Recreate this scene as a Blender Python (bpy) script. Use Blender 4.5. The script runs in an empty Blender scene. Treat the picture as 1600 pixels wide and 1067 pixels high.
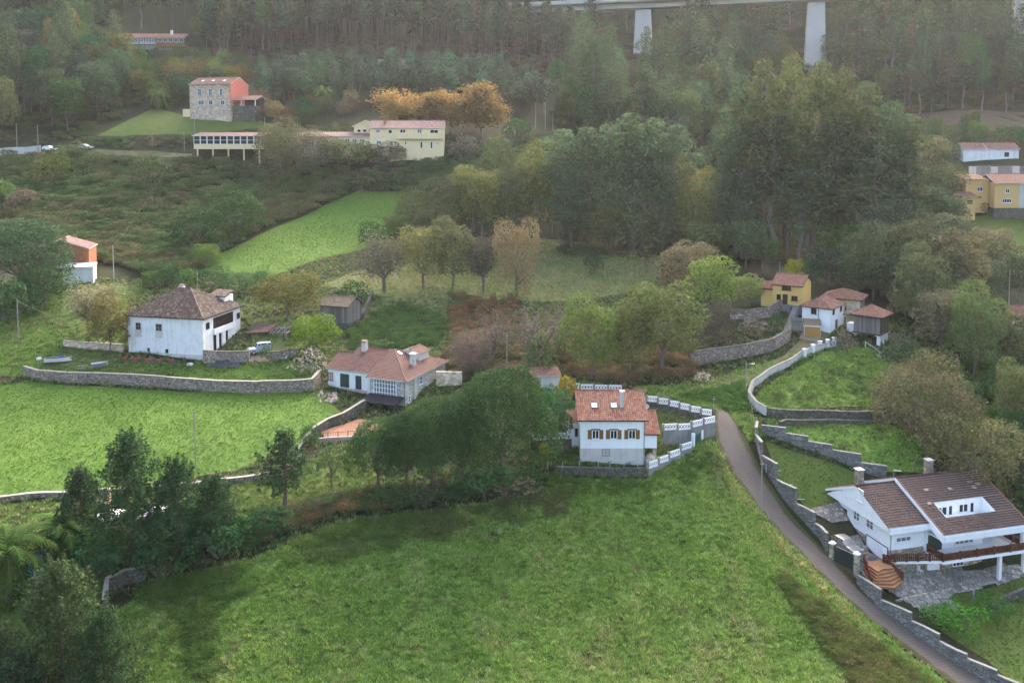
import bpy, math, random
import numpy as np
from mathutils import Vector, Matrix
from mathutils.geometry import delaunay_2d_cdt
R = math.radians
rnd = random.Random(7)
nrg = np.random.default_rng(11)
scene = bpy.context.scene
COL = scene.collection

# ------------------------------------------------------------------ camera, sky, sun, exposure
CAMZ, PITCH, FPX, CY = 60.0, R(4.0), 1400.0, 318.0
cam_d = bpy.data.cameras.new('camera')
cam_d.sensor_width = 36.0
cam_d.lens = 36.0 * FPX / 1600.0
cam_d.shift_y = -(533.5 - CY) / 1600.0
cam_d.clip_start, cam_d.clip_end = 1.0, 6000.0
cam = bpy.data.objects.new('camera', cam_d)
cam.location = (0, 0, CAMZ)
cam.rotation_euler = (R(90) - PITCH, 0, 0)
COL.objects.link(cam)
scene.camera = cam

SUN_EL, SUN_AZ = R(28), R(14)          # azimuth measured from the view direction (+y) towards +x
world = bpy.data.worlds.new('World')
scene.world = world
world.use_nodes = True
wn = world.node_tree
wn.nodes.clear()
sky_n = wn.nodes.new('ShaderNodeTexSky')
sky_n.sky_type = 'NISHITA'
sky_n.sun_disc = False
sky_n.sun_elevation = SUN_EL
sky_n.sun_rotation = SUN_AZ
sky_n.air_density = 1.0
sky_n.dust_density = 8.0
sky_n.ozone_density = 1.0
bg_n = wn.nodes.new('ShaderNodeBackground')
bg_n.inputs['Strength'].default_value = 0.15
wo_n = wn.nodes.new('ShaderNodeOutputWorld')
wn.links.new(sky_n.outputs[0], bg_n.inputs[0])
wn.links.new(bg_n.outputs[0], wo_n.inputs[0])
sun_d = bpy.data.lights.new('sun', 'SUN')
sun_d.energy = 0.8
sun_d.angle = R(14)
sun_d.color = (1.0, 0.97, 0.93)
sun = bpy.data.objects.new('sun', sun_d)
sdir = Vector((math.sin(SUN_AZ) * math.cos(SUN_EL), math.cos(SUN_AZ) * math.cos(SUN_EL), math.sin(SUN_EL)))
sun.rotation_euler = sdir.to_track_quat('Z', 'Y').to_euler()
sun.location = (100, 300, 300)
COL.objects.link(sun)
vs = scene.view_settings
vs.view_transform = 'Standard'
vs.look = 'None'
vs.gamma = 1.0
vs.use_curve_mapping = False
vs.exposure = 2.7
cy = scene.cycles
cy.max_bounces = 5
cy.diffuse_bounces = 3
cy.glossy_bounces = 2
cy.transmission_bounces = 2
cy.volume_bounces = 0
cy.transparent_max_bounces = 6
cy.use_denoising = True
cy.denoising_prefilter = 'NONE'
cy.denoising_input_passes = 'RGB_ALBEDO_NORMAL'
cy.use_adaptive_sampling = True
cy.adaptive_threshold = 0.008
cy.sample_clamp_indirect = 6.0

# ------------------------------------------------------------------ terrain: heights from pairs (photo pixel, distance)
FWD = np.array([0, math.cos(PITCH), -math.sin(PITCH)])
UP = np.array([0, math.sin(PITCH), math.cos(PITCH)])


def ray(px, py):
    v = FWD + np.array([1.0, 0, 0]) * (px - 800) / FPX - UP * (py - CY) / FPX
    return v / v[1]                      # per metre of y


def at_y(px, py, Y):
    v = ray(px, py)
    return Vector((v[0] * Y, Y, CAMZ + v[2] * Y))


CTRL = [
    # foreground and left
    (0, 1067, 83), (300, 1067, 84), (650, 1067, 86), (1000, 1067, 89), (1250, 1067, 91), (1400, 1067, 91.5), (1520, 1067, 92),
    (0, 960, 91), (250, 960, 91.5), (600, 930, 96), (900, 930, 99), (1150, 930, 102), (1300, 960, 100.5),
    (40, 905, 96), (205, 885, 98), (400, 850, 102), (620, 800, 108), (800, 800, 110), (955, 745, 117), (1080, 760, 117.5), (1000, 840, 108), (1190, 830, 113),
    (0, 780, 110), (100, 780, 111), (280, 740, 117), (430, 735, 117), (120, 680, 127), (280, 640, 135), (480, 640, 134),
    (80, 605, 143), (280, 608, 142), (480, 610, 141.5), (318, 564, 152), (196, 555, 154), (450, 570, 149),
    (60, 520, 162), (0, 530, 160), (100, 460, 180), (0, 455, 181), (105, 450, 184), (400, 530, 160), (410, 480, 174),
    (506, 612, 141), (575, 625, 138), (633, 640, 136), (690, 615, 139), (520, 690, 124), (700, 690, 125),
    (530, 512, 168), (640, 500, 174), (740, 480, 183), (740, 540, 162), (600, 540, 162), (950, 580, 148), (880, 570, 150), (800, 600, 141), (1000, 602, 142.5),
    (760, 745, 115), (860, 715, 120), (908, 719, 119.5), (1008, 722, 119.5), (1100, 680, 126), (1050, 640, 133),
    (700, 450, 193), (600, 455, 191), (860, 460, 192), (930, 440, 200), (930, 378, 235), (1010, 385, 231), (830, 375, 235), (1020, 450, 196), (1060, 520, 170),
    (330, 440, 190), (480, 410, 202), (560, 340, 237), (620, 300, 254), (380, 390, 211), (650, 330, 244),
    (200, 400, 208), (0, 390, 212), (250, 330, 238), (0, 320, 242), (200, 270, 262), (420, 290, 258), (100, 232, 274), (0, 236, 273),
    (350, 242, 266), (640, 238, 266), (500, 245, 264), (760, 250, 264), (800, 310, 253),
    (230, 195, 288), (335, 183, 293), (400, 180, 294), (690, 205, 286), (830, 210, 286), (180, 205, 286), (900, 300, 262),
    # upper hillside
    (240, 80, 378), (130, 100, 362), (50, 190, 303), (50, 100, 358), (50, 0, 450), (50, -80, 540), (250, 20, 430), (250, -80, 530),
    (400, 150, 325), (560, 150, 325), (700, 165, 320), (620, 104, 368), (500, 110, 362), (700, 112, 386), (850, 128, 372),
    (700, 20, 470), (700, -80, 560), (450, 20, 460), (450, -80, 550), (950, 180, 330), (1000, 120, 390), (950, 20, 480), (950, -80, 570),
    # right side
    (1130, 650, 131), (1185, 740, 122.5), (1290, 870, 110), (1400, 980, 100), (1230, 800, 117.5), (1230, 650, 134.5),
    (1240, 490, 168), (1270, 526, 159), (1320, 522, 160), (1360, 537, 157), (1250, 547, 155), (1170, 574, 148), (1100, 594, 144),
    (1140, 490, 169), (1260, 600, 143), (1200, 640, 136), (1340, 640, 136), (1340, 700, 127), (1260, 740, 122), (1320, 785, 118), (1430, 720, 125),
    (1389, 880, 108.5), (1335, 848, 113), (1450, 925, 106), (1470, 902, 109), (1590, 900, 109.5), (1560, 1000, 99.5), (1530, 890, 110.5), (1600, 1067, 92), (1590, 800, 118),
    (1500, 560, 158), (1590, 620, 148), (1583, 505, 178), (1480, 480, 184), (1500, 660, 136), (1430, 560, 156),
    (1100, 410, 214), (1200, 400, 217), (1300, 410, 214), (1400, 425, 207), (1300, 300, 262), (1150, 300, 262), (1400, 220, 315), (1100, 190, 335),
    (1590, 335, 240), (1520, 350, 234), (1590, 400, 213), (1545, 247, 279), (1500, 192, 316), (1500, 165, 336), (1590, 180, 325),
    (1100, 100, 405), (1275, 120, 395), (1100, 0, 500), (1300, 20, 480), (1300, -80, 580), (1480, 60, 425), (1480, -80, 560), (1600, 0, 470),
]


def _build_tps():
    P, Z = [], []
    for px, py, Y in CTRL:
        p = at_y(px, py, Y)
        P.append((p.x, p.y)); Z.append(p.z)
    for x, y, z in [(-700, 900, 330), (0, 900, 360), (700, 900, 340), (-700, 300, 75), (700, 300, 70), (-300, 90, 14), (300, 90, 6),
                    (-300, 200, 34), (300, 200, 36), (0, 0, -6), (-300, -100, -8), (300, -100, -16), (-700, 0, 20), (700, 0, 20), (0, 55, 6), (0, -300, -40)]:
        P.append((x, y)); Z.append(z)
    P = np.array(P, float); Z = np.array(Z, float)
    n = len(P)
    d = np.linalg.norm(P[:, None] - P[None], axis=2)
    K = -np.sqrt(d ** 2 + 9.0) + np.eye(n) * 2.0
    A = np.zeros((n + 3, n + 3))
    A[:n, :n] = K
    A[:n, n] = 1; A[:n, n + 1:] = P
    A[n, :n] = 1; A[n + 1:, :n] = P.T
    w = np.linalg.solve(A, np.concatenate([Z, np.zeros(3)]))
    return P, w


_TP, _TW = _build_tps()


def HN(x, y):
    """terrain height, vectorised"""
    x = np.asarray(x, float); y = np.asarray(y, float)
    sh = x.shape
    xf, yf = x.ravel(), y.ravel()
    out = np.empty(len(xf))
    for s in range(0, len(xf), 20000):
        X, Y = xf[s:s + 20000], yf[s:s + 20000]
        d = np.sqrt((X[:, None] - _TP[None, :, 0]) ** 2 + (Y[:, None] - _TP[None, :, 1]) ** 2 + 9.0)
        n = len(_TP)
        out[s:s + 20000] = -(d @ _TW[:n]) + _TW[n] + _TW[n + 1] * X + _TW[n + 2] * Y
    out += 0.10 * np.sin(xf * 0.61 + 1.3 * np.sin(yf * 0.23)) * np.sin(yf * 0.53 + xf * 0.11) + 0.16 * np.sin(xf * 0.21 + 2) * np.sin(yf * 0.17 + 1)
    return out.reshape(sh)


def H(x, y):
    return float(HN(np.array([x]), np.array([y]))[0])


def at(px, py):
    """the point of the terrain seen at a pixel of the photograph"""
    v = ray(px, py)
    t = np.arange(40.0, 900.0, 1.0)
    g = CAMZ + v[2] * t - HN(v[0] * t, t)
    k = np.argmax(g < 0)
    if g[k] >= 0:
        k = len(t) - 1
    a, b = t[max(k - 1, 0)], t[k]
    tt = np.linspace(a, b, 41)
    g = CAMZ + v[2] * tt - HN(v[0] * tt, tt)
    i = int(np.argmax(g < 0)) if (g < 0).any() else 40
    Y = tt[i]
    return Vector((v[0] * Y, Y, H(v[0] * Y, Y)))


def at_z(px, py, z):
    v = ray(px, py)
    Y = (z - CAMZ) / v[2]
    return Vector((v[0] * Y, Y, z))


def px_of(p):
    d = np.array([p[0], p[1], p[2] - CAMZ])
    f = d @ FWD
    return 800 + FPX * d[0] / f, CY - FPX * (d @ UP) / f


# ------------------------------------------------------------------ object helpers
def tag(o, label=None, cat=None, group=None, kind=None):
    if label: o['label'] = label
    if cat: o['category'] = cat
    if group: o['group'] = group
    if kind: o['kind'] = kind
    return o


def thing(name, label, cat, loc=(0, 0, 0), rz=0.0, group=None):
    o = bpy.data.objects.new(name, None)
    o.empty_display_size = 0.5
    COL.objects.link(o)
    o.location = loc
    o.rotation_euler = (0, 0, rz)
    return tag(o, label, cat, group)


def mesh_np(name, V, F, mats=(), mi=None, tint=None, smooth=False):
    """mesh from numpy arrays; F is (n,3) or (n,4); tint one value per face"""
    V = np.asarray(V, np.float32); F = np.asarray(F, np.int32)
    me = bpy.data.meshes.new(name)
    k = F.shape[1]
    me.vertices.add(len(V)); me.vertices.foreach_set('co', V.ravel())
    me.loops.add(F.size); me.loops.foreach_set('vertex_index', F.ravel())
    me.polygons.add(len(F))
    me.polygons.foreach_set('loop_start', np.arange(0, F.size, k, dtype=np.int32))
    me.polygons.foreach_set('loop_total', np.full(len(F), k, np.int32))
    if mi is not None:
        me.polygons.foreach_set('material_index', np.asarray(mi, np.int32))
    if smooth:
        me.polygons.foreach_set('use_smooth', np.ones(len(F), bool))
    for m in mats: me.materials.append(m)
    if tint is not None:
        a = me.attributes.new('tint', 'FLOAT', 'FACE')
        a.data.foreach_set('value', np.asarray(tint, np.float32))
    me.update(calc_edges=True)
    return me


class MB:
    def __init__(s):
        s.v, s.f, s.m, s.t = [], [], [], []
        s.cm, s.ct = 0, 0.5

    def face(s, *pts):
        i = len(s.v)
        s.v.extend([tuple(p) for p in pts])
        s.f.append(tuple(range(i, i + len(pts)))); s.m.append(s.cm); s.t.append(s.ct)

    def hexa(s, b, t):
        """b, t: four bottom and four top points, counter-clockwise from above"""
        i = len(s.v)
        s.v.extend([tuple(p) for p in b] + [tuple(p) for p in t])
        for q in ((3, 2, 1, 0), (4, 5, 6, 7), (0, 1, 5, 4), (1, 2, 6, 5), (2, 3, 7, 6), (3, 0, 4, 7)):
            s.f.append(tuple(i + k for k in q)); s.m.append(s.cm); s.t.append(s.ct)

    def box(s, x0, x1, y0, y1, z0, z1):
        s.hexa([(x0, y0, z0), (x1, y0, z0), (x1, y1, z0), (x0, y1, z0)], [(x0, y0, z1), (x1, y0, z1), (x1, y1, z1), (x0, y1, z1)])

    def prism(s, poly, d0, d1, axis='z'):
        """extrude a 2D polygon (counter-clockwise) along an axis"""
        def P(p, d):
            return (p[0], p[1], d) if axis == 'z' else ((d, p[0], p[1]) if axis == 'x' else (p[0], d, p[1]))
        n = len(poly); i = len(s.v)
        s.v.extend([P(p, d0) for p in poly] + [P(p, d1) for p in poly])
        fs = [tuple(range(i + n - 1, i - 1, -1)), tuple(range(i + n, i + 2 * n))]
        for k in range(n):
            j = (k + 1) % n
            fs.append((i + k, i + j, i + n + j, i + n + k))
        if axis == 'y':
            fs = [f[::-1] for f in fs]
        for f in fs:
            s.f.append(f); s.m.append(s.cm); s.t.append(s.ct)

    def tube(s, p0, p1, r0, r1=None, n=6, caps=True):
        r1 = r0 if r1 is None else r1
        p0, p1 = Vector(p0), Vector(p1)
        d = (p1 - p0)
        if d.length < 1e-6: return
        d.normalize()
        a = d.orthogonal().normalized(); b = d.cross(a)
        i = len(s.v)
        for p, r in ((p0, r0), (p1, r1)):
            for k in range(n):
                an = 2 * math.pi * k / n
                s.v.append(tuple(p + (a * math.cos(an) + b * math.sin(an)) * r))
        for k in range(n):
            j = (k + 1) % n
            s.f.append((i + k, i + j, i + n + j, i + n + k)); s.m.append(s.cm); s.t.append(s.ct)
        if caps:
            s.f.append(tuple(range(i + n - 1, i - 1, -1))); s.m.append(s.cm); s.t.append(s.ct)
            s.f.append(tuple(range(i + n, i + 2 * n))); s.m.append(s.cm); s.t.append(s.ct)

    def mesh(s, name, mats):
        me = bpy.data.meshes.new(name)
        me.from_pydata(s.v, [], s.f)
        for m in (mats if isinstance(mats, (list, tuple)) else [mats]): me.materials.append(m)
        me.polygons.foreach_set('material_index', np.array(s.m, np.int32))
        a = me.attributes.new('tint', 'FLOAT', 'FACE')
        a.data.foreach_set('value', np.array(s.t, np.float32))
        me.update()
        return me

    def build(s, name, mats, parent=None, label=None):
        o = bpy.data.objects.new(name, s.mesh(name, mats))
        COL.objects.link(o)
        if parent is not None: o.parent = parent
        if label: o['label'] = label
        return o


def link_mesh(name, me, parent=None, color=None):
    o = bpy.data.objects.new(name, me)
    COL.objects.link(o)
    if parent is not None: o.parent = parent
    if color: o.color = (*color, 1)
    return o


# ------------------------------------------------------------------ materials
class NT:
    def __init__(s, name):
        s.m = bpy.data.materials.new(name); s.m.use_nodes = True
        s.t = s.m.node_tree; s.t.nodes.clear()
        s.out = s.n('ShaderNodeOutputMaterial')

    def n(s, typ, **kw):
        nd = s.t.nodes.new(typ)
        for k, v in kw.items(): setattr(nd, k, v)
        return nd

    def l(s, a, b): s.t.links.new(a, b)

    def put(s, sock, v):
        if isinstance(v, bpy.types.NodeSocket): s.l(v, sock)
        else: sock.default_value = v

    def noise(s, scale, detail=4, rough=0.55, vec=None, dist=0.0):
        nd = s.n('ShaderNodeTexNoise'); nd.inputs['Scale'].default_value = scale
        nd.inputs['Detail'].default_value = detail; nd.inputs['Roughness'].default_value = rough
        nd.inputs['Distortion'].default_value = dist
        if vec is not None: s.l(vec, nd.inputs['Vector'])
        return nd.outputs['Fac']

    def ramp(s, fac, stops):
        nd = s.n('ShaderNodeValToRGB'); e = nd.color_ramp.elements
        while len(e) < len(stops): e.new(0.5)
        for k, (p, c) in enumerate(stops):
            e[k].position = p; e[k].color = (*c, 1) if len(c) == 3 else c
        s.l(fac, nd.inputs[0]); return nd.outputs[0]

    def mix(s, fac, a, b, mode='MIX'):
        nd = s.n('ShaderNodeMix', data_type='RGBA', blend_type=mode)
        s.put(nd.inputs[0], fac)
        for sk, v in ((nd.inputs[6], a), (nd.inputs[7], b)):
            if isinstance(v, tuple): v = (*v, 1)
            s.put(sk, v)
        return nd.outputs[2]

    def math(s, op, a, b=0.0, clamp=False):
        nd = s.n('ShaderNodeMath', operation=op, use_clamp=clamp)
        s.put(nd.inputs[0], a); s.put(nd.inputs[1], b); return nd.outputs[0]

    def scale(s, col, fac):
        """colour times a value"""
        cb = s.n('ShaderNodeCombineColor')
        for k in range(3): s.put(cb.inputs[k], fac)
        return s.mix(1.0, col, cb.outputs[0], 'MULTIPLY')

    def obj(s): return s.n('ShaderNodeTexCoord').outputs['Object']
    def pos(s): return s.n('ShaderNodeNewGeometry').outputs['Position']

    def attr(s, name='tint'):
        return s.n('ShaderNodeAttribute', attribute_name=name).outputs['Fac']

    def vscale(s, vec, sc):
        nd = s.n('ShaderNodeMapping'); s.l(vec, nd.inputs[0]); nd.inputs['Scale'].default_value = sc; return nd.outputs[0]

    def finish(s, col, rough=0.8, spec=0.3, bump=None, bd=0.05, bs=0.6, trans=0.0, metal=0.0):
        p = s.n('ShaderNodeBsdfPrincipled')
        s.put(p.inputs['Base Color'], (*col, 1) if isinstance(col, tuple) else col)
        s.put(p.inputs['Roughness'], rough)
        p.inputs['Specular IOR Level'].default_value = spec
        p.inputs['Metallic'].default_value = metal
        if bump is not None:
            b = s.n('ShaderNodeBump'); b.inputs['Distance'].default_value = bd; b.inputs['Strength'].default_value = bs
            s.l(bump, b.inputs['Height']); s.l(b.outputs[0], p.inputs['Normal'])
        sh = p.outputs[0]
        if trans:
            tr = s.n('ShaderNodeBsdfTranslucent'); s.put(tr.inputs[0], col)
            mx = s.n('ShaderNodeMixShader'); mx.inputs[0].default_value = trans
            s.l(sh, mx.inputs[1]); s.l(tr.outputs[0], mx.inputs[2]); sh = mx.outputs[0]
        s.l(sh, s.out.inputs[0])
        return s.m


def m_plain(name, col, rough=0.7, spec=0.3, metal=0.0, var=0.12):
    t = NT(name)
    f = t.noise(1.7, 4, 0.6, t.obj())
    c = t.scale(t.mix(0.0, col, col), t.math('ADD', t.math('MULTIPLY', f, var * 2), 1 - var))
    return t.finish(c, rough, spec, metal=metal)


def m_plaster(name, col, grime=(0.25, 0.24, 0.22), amt=0.35, dirt=0.5):
    t = NT(name); o = t.obj()
    big = t.noise(0.55, 6, 0.65, o)
    streak = t.noise(1.0, 5, 0.7, t.vscale(o, (2.4, 2.4, 0.22)))
    fine = t.noise(9, 3, 0.6, o)
    f = t.ramp(t.math('ADD', t.math('MULTIPLY', big, 0.5), t.math('MULTIPLY', streak, 0.5)), [(dirt, (0, 0, 0)), (dirt + 0.22, (1, 1, 1))])
    c = t.mix(t.math('MULTIPLY', f, amt), col, grime)
    c = t.scale(c, t.math('ADD', t.math('MULTIPLY', fine, 0.14), 0.93))
    return t.finish(c, 0.85, 0.2, fine, 0.01)


def m_tile(name, c1, c2, c3, moss=0.0):
    t = NT(name); o = t.obj()
    a = t.attr('tint')
    n = t.noise(0.7, 5, 0.65, o)
    c = t.ramp(a, [(0.0, c1), (0.5, c2), (1.0, c3)])
    c = t.scale(c, t.math('ADD', t.math('MULTIPLY', n, 0.7), 0.62))
    if moss:
        g = t.ramp(t.noise(0.9, 6, 0.7, o), [(0.52, (0, 0, 0)), (0.68, (1, 1, 1))])
        c = t.mix(t.math('MULTIPLY', g, moss), c, (0.12, 0.115, 0.05))
    return t.finish(c, 0.85, 0.2, t.noise(20, 2, 0.5, o), 0.01)


def m_stone(name, c1, c2, mortar, size=0.45, wz=1.6, moss=0.0, bs=0.8):
    """rubble: cells flattened along z"""
    t = NT(name); o = t.obj()
    v = t.vscale(o, (1, 1, wz))
    jit = t.n('ShaderNodeVectorMath', operation='MULTIPLY_ADD')
    nz = t.n('ShaderNodeTexNoise'); nz.inputs['Scale'].default_value = 1.4; t.l(v, nz.inputs['Vector'])
    t.l(nz.outputs['Color'], jit.inputs[0]); jit.inputs[1].default_value = (.35, .35, .35); t.l(v, jit.inputs[2])
    vo = t.n('ShaderNodeTexVoronoi'); vo.inputs['Scale'].default_value = 1 / size; t.l(jit.outputs[0], vo.inputs['Vector'])
    ve = t.n('ShaderNodeTexVoronoi', feature='DISTANCE_TO_EDGE'); ve.inputs['Scale'].default_value = 1 / size; t.l(jit.outputs[0], ve.inputs['Vector'])
    sep = t.n('ShaderNodeSeparateColor'); t.l(vo.outputs['Color'], sep.inputs[0])
    c = t.mix(sep.outputs[0], c1, c2)
    c = t.scale(c, t.math('ADD', t.math('MULTIPLY', sep.outputs[1], 0.6), 0.68))
    e = t.ramp(ve.outputs[0], [(0.02, (0, 0, 0)), (0.09, (1, 1, 1))])
    c = t.mix(e, mortar, c)
    big = t.noise(0.5, 6, 0.7, o)
    c = t.scale(c, t.math('ADD', t.math('MULTIPLY', big, 0.7), 0.62))
    if moss:
        g = t.ramp(t.noise(0.7, 6, 0.7, o), [(0.46, (0, 0, 0)), (0.64, (1, 1, 1))])
        c = t.mix(t.math('MULTIPLY', g, moss), c, (0.055, 0.07, 0.03))
    return t.finish(c, 0.9, 0.2, t.math('ADD', t.math('MULTIPLY', e, 0.7), t.math('MULTIPLY', t.noise(6, 4, 0.6, o), 0.5)), 0.06, bs)


def m_wood(name, c1, c2, rough=0.75):
    t = NT(name); o = t.obj()
    g = t.noise(3.0, 6, 0.7, t.vscale(o, (3, 3, 0.35)))
    c = t.mix(g, c1, c2)
    c = t.scale(c, t.math('ADD', t.math('MULTIPLY', t.attr(), 0.7), 0.65))
    return t.finish(c, rough, 0.25, g, 0.01)


def m_foliage(name, trans=0.35, spread=0.5, hue=0.03, gain=2.5, sat=1.2):
    """object colour, varied from tree to tree and from leaf to leaf"""
    t = NT(name)
    oi = t.n('ShaderNodeObjectInfo')
    f = t.math('ADD', t.math('MULTIPLY', t.attr(), spread * 2), 1 - spread)
    r = t.math('ADD', t.math('MULTIPLY', oi.outputs['Random'], 0.4), 0.8)
    hs = t.n('ShaderNodeHueSaturation')
    t.l(oi.outputs['Color'], hs.inputs['Color'])
    t.l(t.math('ADD', t.math('MULTIPLY', t.attr('hue'), hue * 2), 0.5 - hue), hs.inputs['Hue'])
    hs.inputs['Saturation'].default_value = sat; hs.inputs['Value'].default_value = gain
    c = t.scale(hs.outputs[0], t.math('MULTIPLY', f, r))
    return t.finish(c, 0.85, 0.06, trans=trans)


def m_bark(name, c1, c2):
    t = NT(name); o = t.obj()
    c = t.mix(t.noise(2.2, 5, 0.7, t.vscale(o, (2, 2, .5))), c1, c2)
    return t.finish(c, 0.9, 0.15)


M = {}
M['white'] = m_plaster('white_render', (0.76, 0.76, 0.76), (0.42, 0.41, 0.38), 0.5, 0.48)
M['white_clean'] = m_plaster('white_paint', (0.80, 0.80, 0.81), (0.46, 0.46, 0.44), 0.4, 0.5)
M['whitewash'] = m_plaster('old_whitewash', (0.72, 0.72, 0.71), (0.30, 0.29, 0.27), 0.6, 0.48)
M['cement'] = m_plaster('bare_cement', (0.54, 0.515, 0.475), (0.28, 0.265, 0.24), 0.5, 0.45)
M['cement_dark'] = m_plaster('weathered_cement', (0.24, 0.235, 0.225), (0.10, 0.095, 0.082), 0.7, 0.42)
M['pink'] = m_plaster('pinkish_render', (0.46, 0.36, 0.33), (0.25, 0.22, 0.2), 0.5, 0.45)
M['yellow'] = m_plaster('yellow_render', (0.62, 0.42, 0.14), (0.4, 0.3, 0.14), 0.3, 0.52)
M['cream'] = m_plaster('pale_yellow_render', (0.80, 0.63, 0.36), (0.42, 0.36, 0.25), 0.45, 0.5)
M['ochre'] = m_plaster('ochre_render', (0.62, 0.39, 0.16), (0.4, 0.27, 0.12), 0.3, 0.52)
M['red_wall'] = m_plaster('red_render', (0.42, 0.13, 0.10), (0.3, 0.1, 0.08), 0.3, 0.52)
M['orange_garage'] = m_plaster('orange_garage_paint', (0.36, 0.19, 0.055), (0.3, 0.18, 0.08), 0.3, 0.5)
M['tile_orange'] = m_tile('orange_clay_tile', (0.209, 0.084, 0.054), (0.284, 0.124, 0.080), (0.339, 0.186, 0.127))
M['tile_brown'] = m_tile('brown_clay_tile', (0.055, 0.034, 0.028), (0.072, 0.044, 0.036), (0.094, 0.058, 0.046))
M['tile_red'] = m_tile('red_brown_tile', (0.117, 0.058, 0.047), (0.151, 0.077, 0.061), (0.180, 0.097, 0.078))
M['tile_old'] = m_tile('old_lichened_tile', (0.054, 0.036, 0.030), (0.107, 0.066, 0.053), (0.193, 0.158, 0.128), 0.45)
M['tile_faded'] = m_tile('faded_pink_tile', (0.213, 0.121, 0.100), (0.274, 0.165, 0.138), (0.331, 0.228, 0.194), 0.15)
M['tile_village'] = m_tile('village_clay_tile', (0.158, 0.070, 0.051), (0.219, 0.104, 0.076), (0.265, 0.150, 0.111), 0.15)
M['tile_mossy'] = m_tile('mossy_tile', (0.115, 0.084, 0.061), (0.171, 0.126, 0.088), (0.228, 0.176, 0.123), 0.7)
M['glass'] = m_plain('window_glass', (0.022, 0.026, 0.03), 0.12, 0.2)
M['glass_pale'] = m_plain('curtained_glass', (0.16, 0.17, 0.18), 0.15, 0.5)
M['skylight'] = m_plain('skylight_blind', (0.75, 0.76, 0.78), 0.3, 0.5)
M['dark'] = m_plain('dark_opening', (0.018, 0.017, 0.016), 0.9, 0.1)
M['frame_white'] = m_plain('white_frame', (0.75, 0.75, 0.76), 0.5)
M['frame_brown'] = m_wood('brown_frame', (0.05, 0.028, 0.016), (0.09, 0.05, 0.03))
M['frame_green'] = m_plain('dark_green_door', (0.03, 0.05, 0.04), 0.6)
M['shutter'] = m_wood('honey_wood', (0.17, 0.070, 0.016), (0.25, 0.11, 0.03))
M['rail_wood'] = m_wood('red_brown_timber', (0.085, 0.026, 0.014), (0.13, 0.042, 0.02))
M['old_wood'] = m_wood('grey_weathered_planks', (0.12, 0.11, 0.10), (0.20, 0.185, 0.17), 0.9)
M['dark_wood'] = m_wood('dark_planks', (0.045, 0.035, 0.028), (0.085, 0.065, 0.05), 0.9)
M['stone_warm'] = m_stone('warm_stone_cladding', (0.46, 0.365, 0.25), (0.31, 0.26, 0.20), (0.17, 0.15, 0.125), 0.7, 1.3)
M['stone_grey'] = m_stone('grey_ashlar_cladding', (0.56, 0.545, 0.50), (0.45, 0.44, 0.40), (0.32, 0.31, 0.285), 0.55, 2.2, 0.0, 0.4)
M['stone_wall'] = m_stone('dry_stone', (0.38, 0.30, 0.235), (0.23, 0.19, 0.16), (0.09, 0.078, 0.065), 0.5, 1.7)
M['stone_moss'] = m_stone('mossy_stone', (0.17, 0.155, 0.13), (0.11, 0.10, 0.085), (0.045, 0.045, 0.035), 0.42, 1.6, 0.6)
M['stone_tan'] = m_stone('tan_rubble', (0.64, 0.49, 0.35), (0.52, 0.41, 0.30), (0.42, 0.34, 0.26), 0.8, 1.6, 0.0, 0.4)
M['coping'] = m_plaster('pale_coping', (0.28, 0.255, 0.215), (0.12, 0.11, 0.09), 0.7, 0.42)
M['paving'] = m_stone('slab_paving', (0.30, 0.265, 0.225), (0.20, 0.185, 0.165), (0.10, 0.095, 0.08), 0.6, 1.0)
M['block_wall'] = m_stone('grey_block_wall', (0.24, 0.235, 0.225), (0.16, 0.157, 0.15), (0.075, 0.072, 0.065), 0.5, 2.4, 0.35, 0.5)
M['terracotta'] = m_tile('terracotta_step', (0.26, 0.115, 0.052), (0.31, 0.14, 0.064), (0.35, 0.17, 0.082))
M['brick'] = m_stone('orange_hollow_brick', (0.36, 0.125, 0.055), (0.31, 0.105, 0.045), (0.28, 0.18, 0.12), 0.5, 2.0, 0.0, 0.3)
M['concrete'] = m_plaster('viaduct_concrete', (0.50, 0.47, 0.43), (0.30, 0.28, 0.26), 0.4, 0.5)
M['metal'] = m_plain('galvanised_steel', (0.35, 0.36, 0.37), 0.4, 0.5, 0.6)
M['pole_wood'] = m_wood('pole_timber', (0.22, 0.19, 0.16), (0.32, 0.28, 0.24), 0.9)
M['pole_concrete'] = m_plain('pole_concrete', (0.42, 0.40, 0.37), 0.9)
M['cable'] = m_plain('cable_sheath', (0.20, 0.19, 0.17), 0.7)
M['gate_green'] = m_plain('green_gate_paint', (0.02, 0.12, 0.10), 0.5)
M['gate_dark'] = m_plain('dark_gate_paint', (0.012, 0.028, 0.028), 0.5)
M['black_sheet'] = m_plain('black_plastic', (0.016, 0.017, 0.02), 0.35, 0.5)
M['black_felt'] = m_plain('black_roof_felt', (0.016, 0.016, 0.019), 0.8, 0.2)
M['car_silver'] = m_plain('champagne_car_paint', (0.30, 0.285, 0.255), 0.3, 0.6, 0.3, 0.03)
M['car_blue'] = m_plain('grey_blue_car_paint', (0.30, 0.37, 0.42), 0.35, 0.5, 0.2, 0.05)
M['car_white'] = m_plain('white_car_paint', (0.75, 0.76, 0.78), 0.3, 0.5, 0, 0.03)
M['tyre'] = m_plain('tyre_rubber', (0.02, 0.02, 0.02), 0.9)
M['rim'] = m_plain('wheel_metal', (0.4, 0.4, 0.41), 0.4, 0.5, 0.5)
M['lamp_red'] = m_plain('red_lens', (0.35, 0.02, 0.015), 0.3)
M['lamp_clear'] = m_plain('clear_lens', (0.6, 0.62, 0.65), 0.2, 0.6)
M['boat_white'] = m_plain('white_boat_hull', (0.66, 0.65, 0.61), 0.5)
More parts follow.
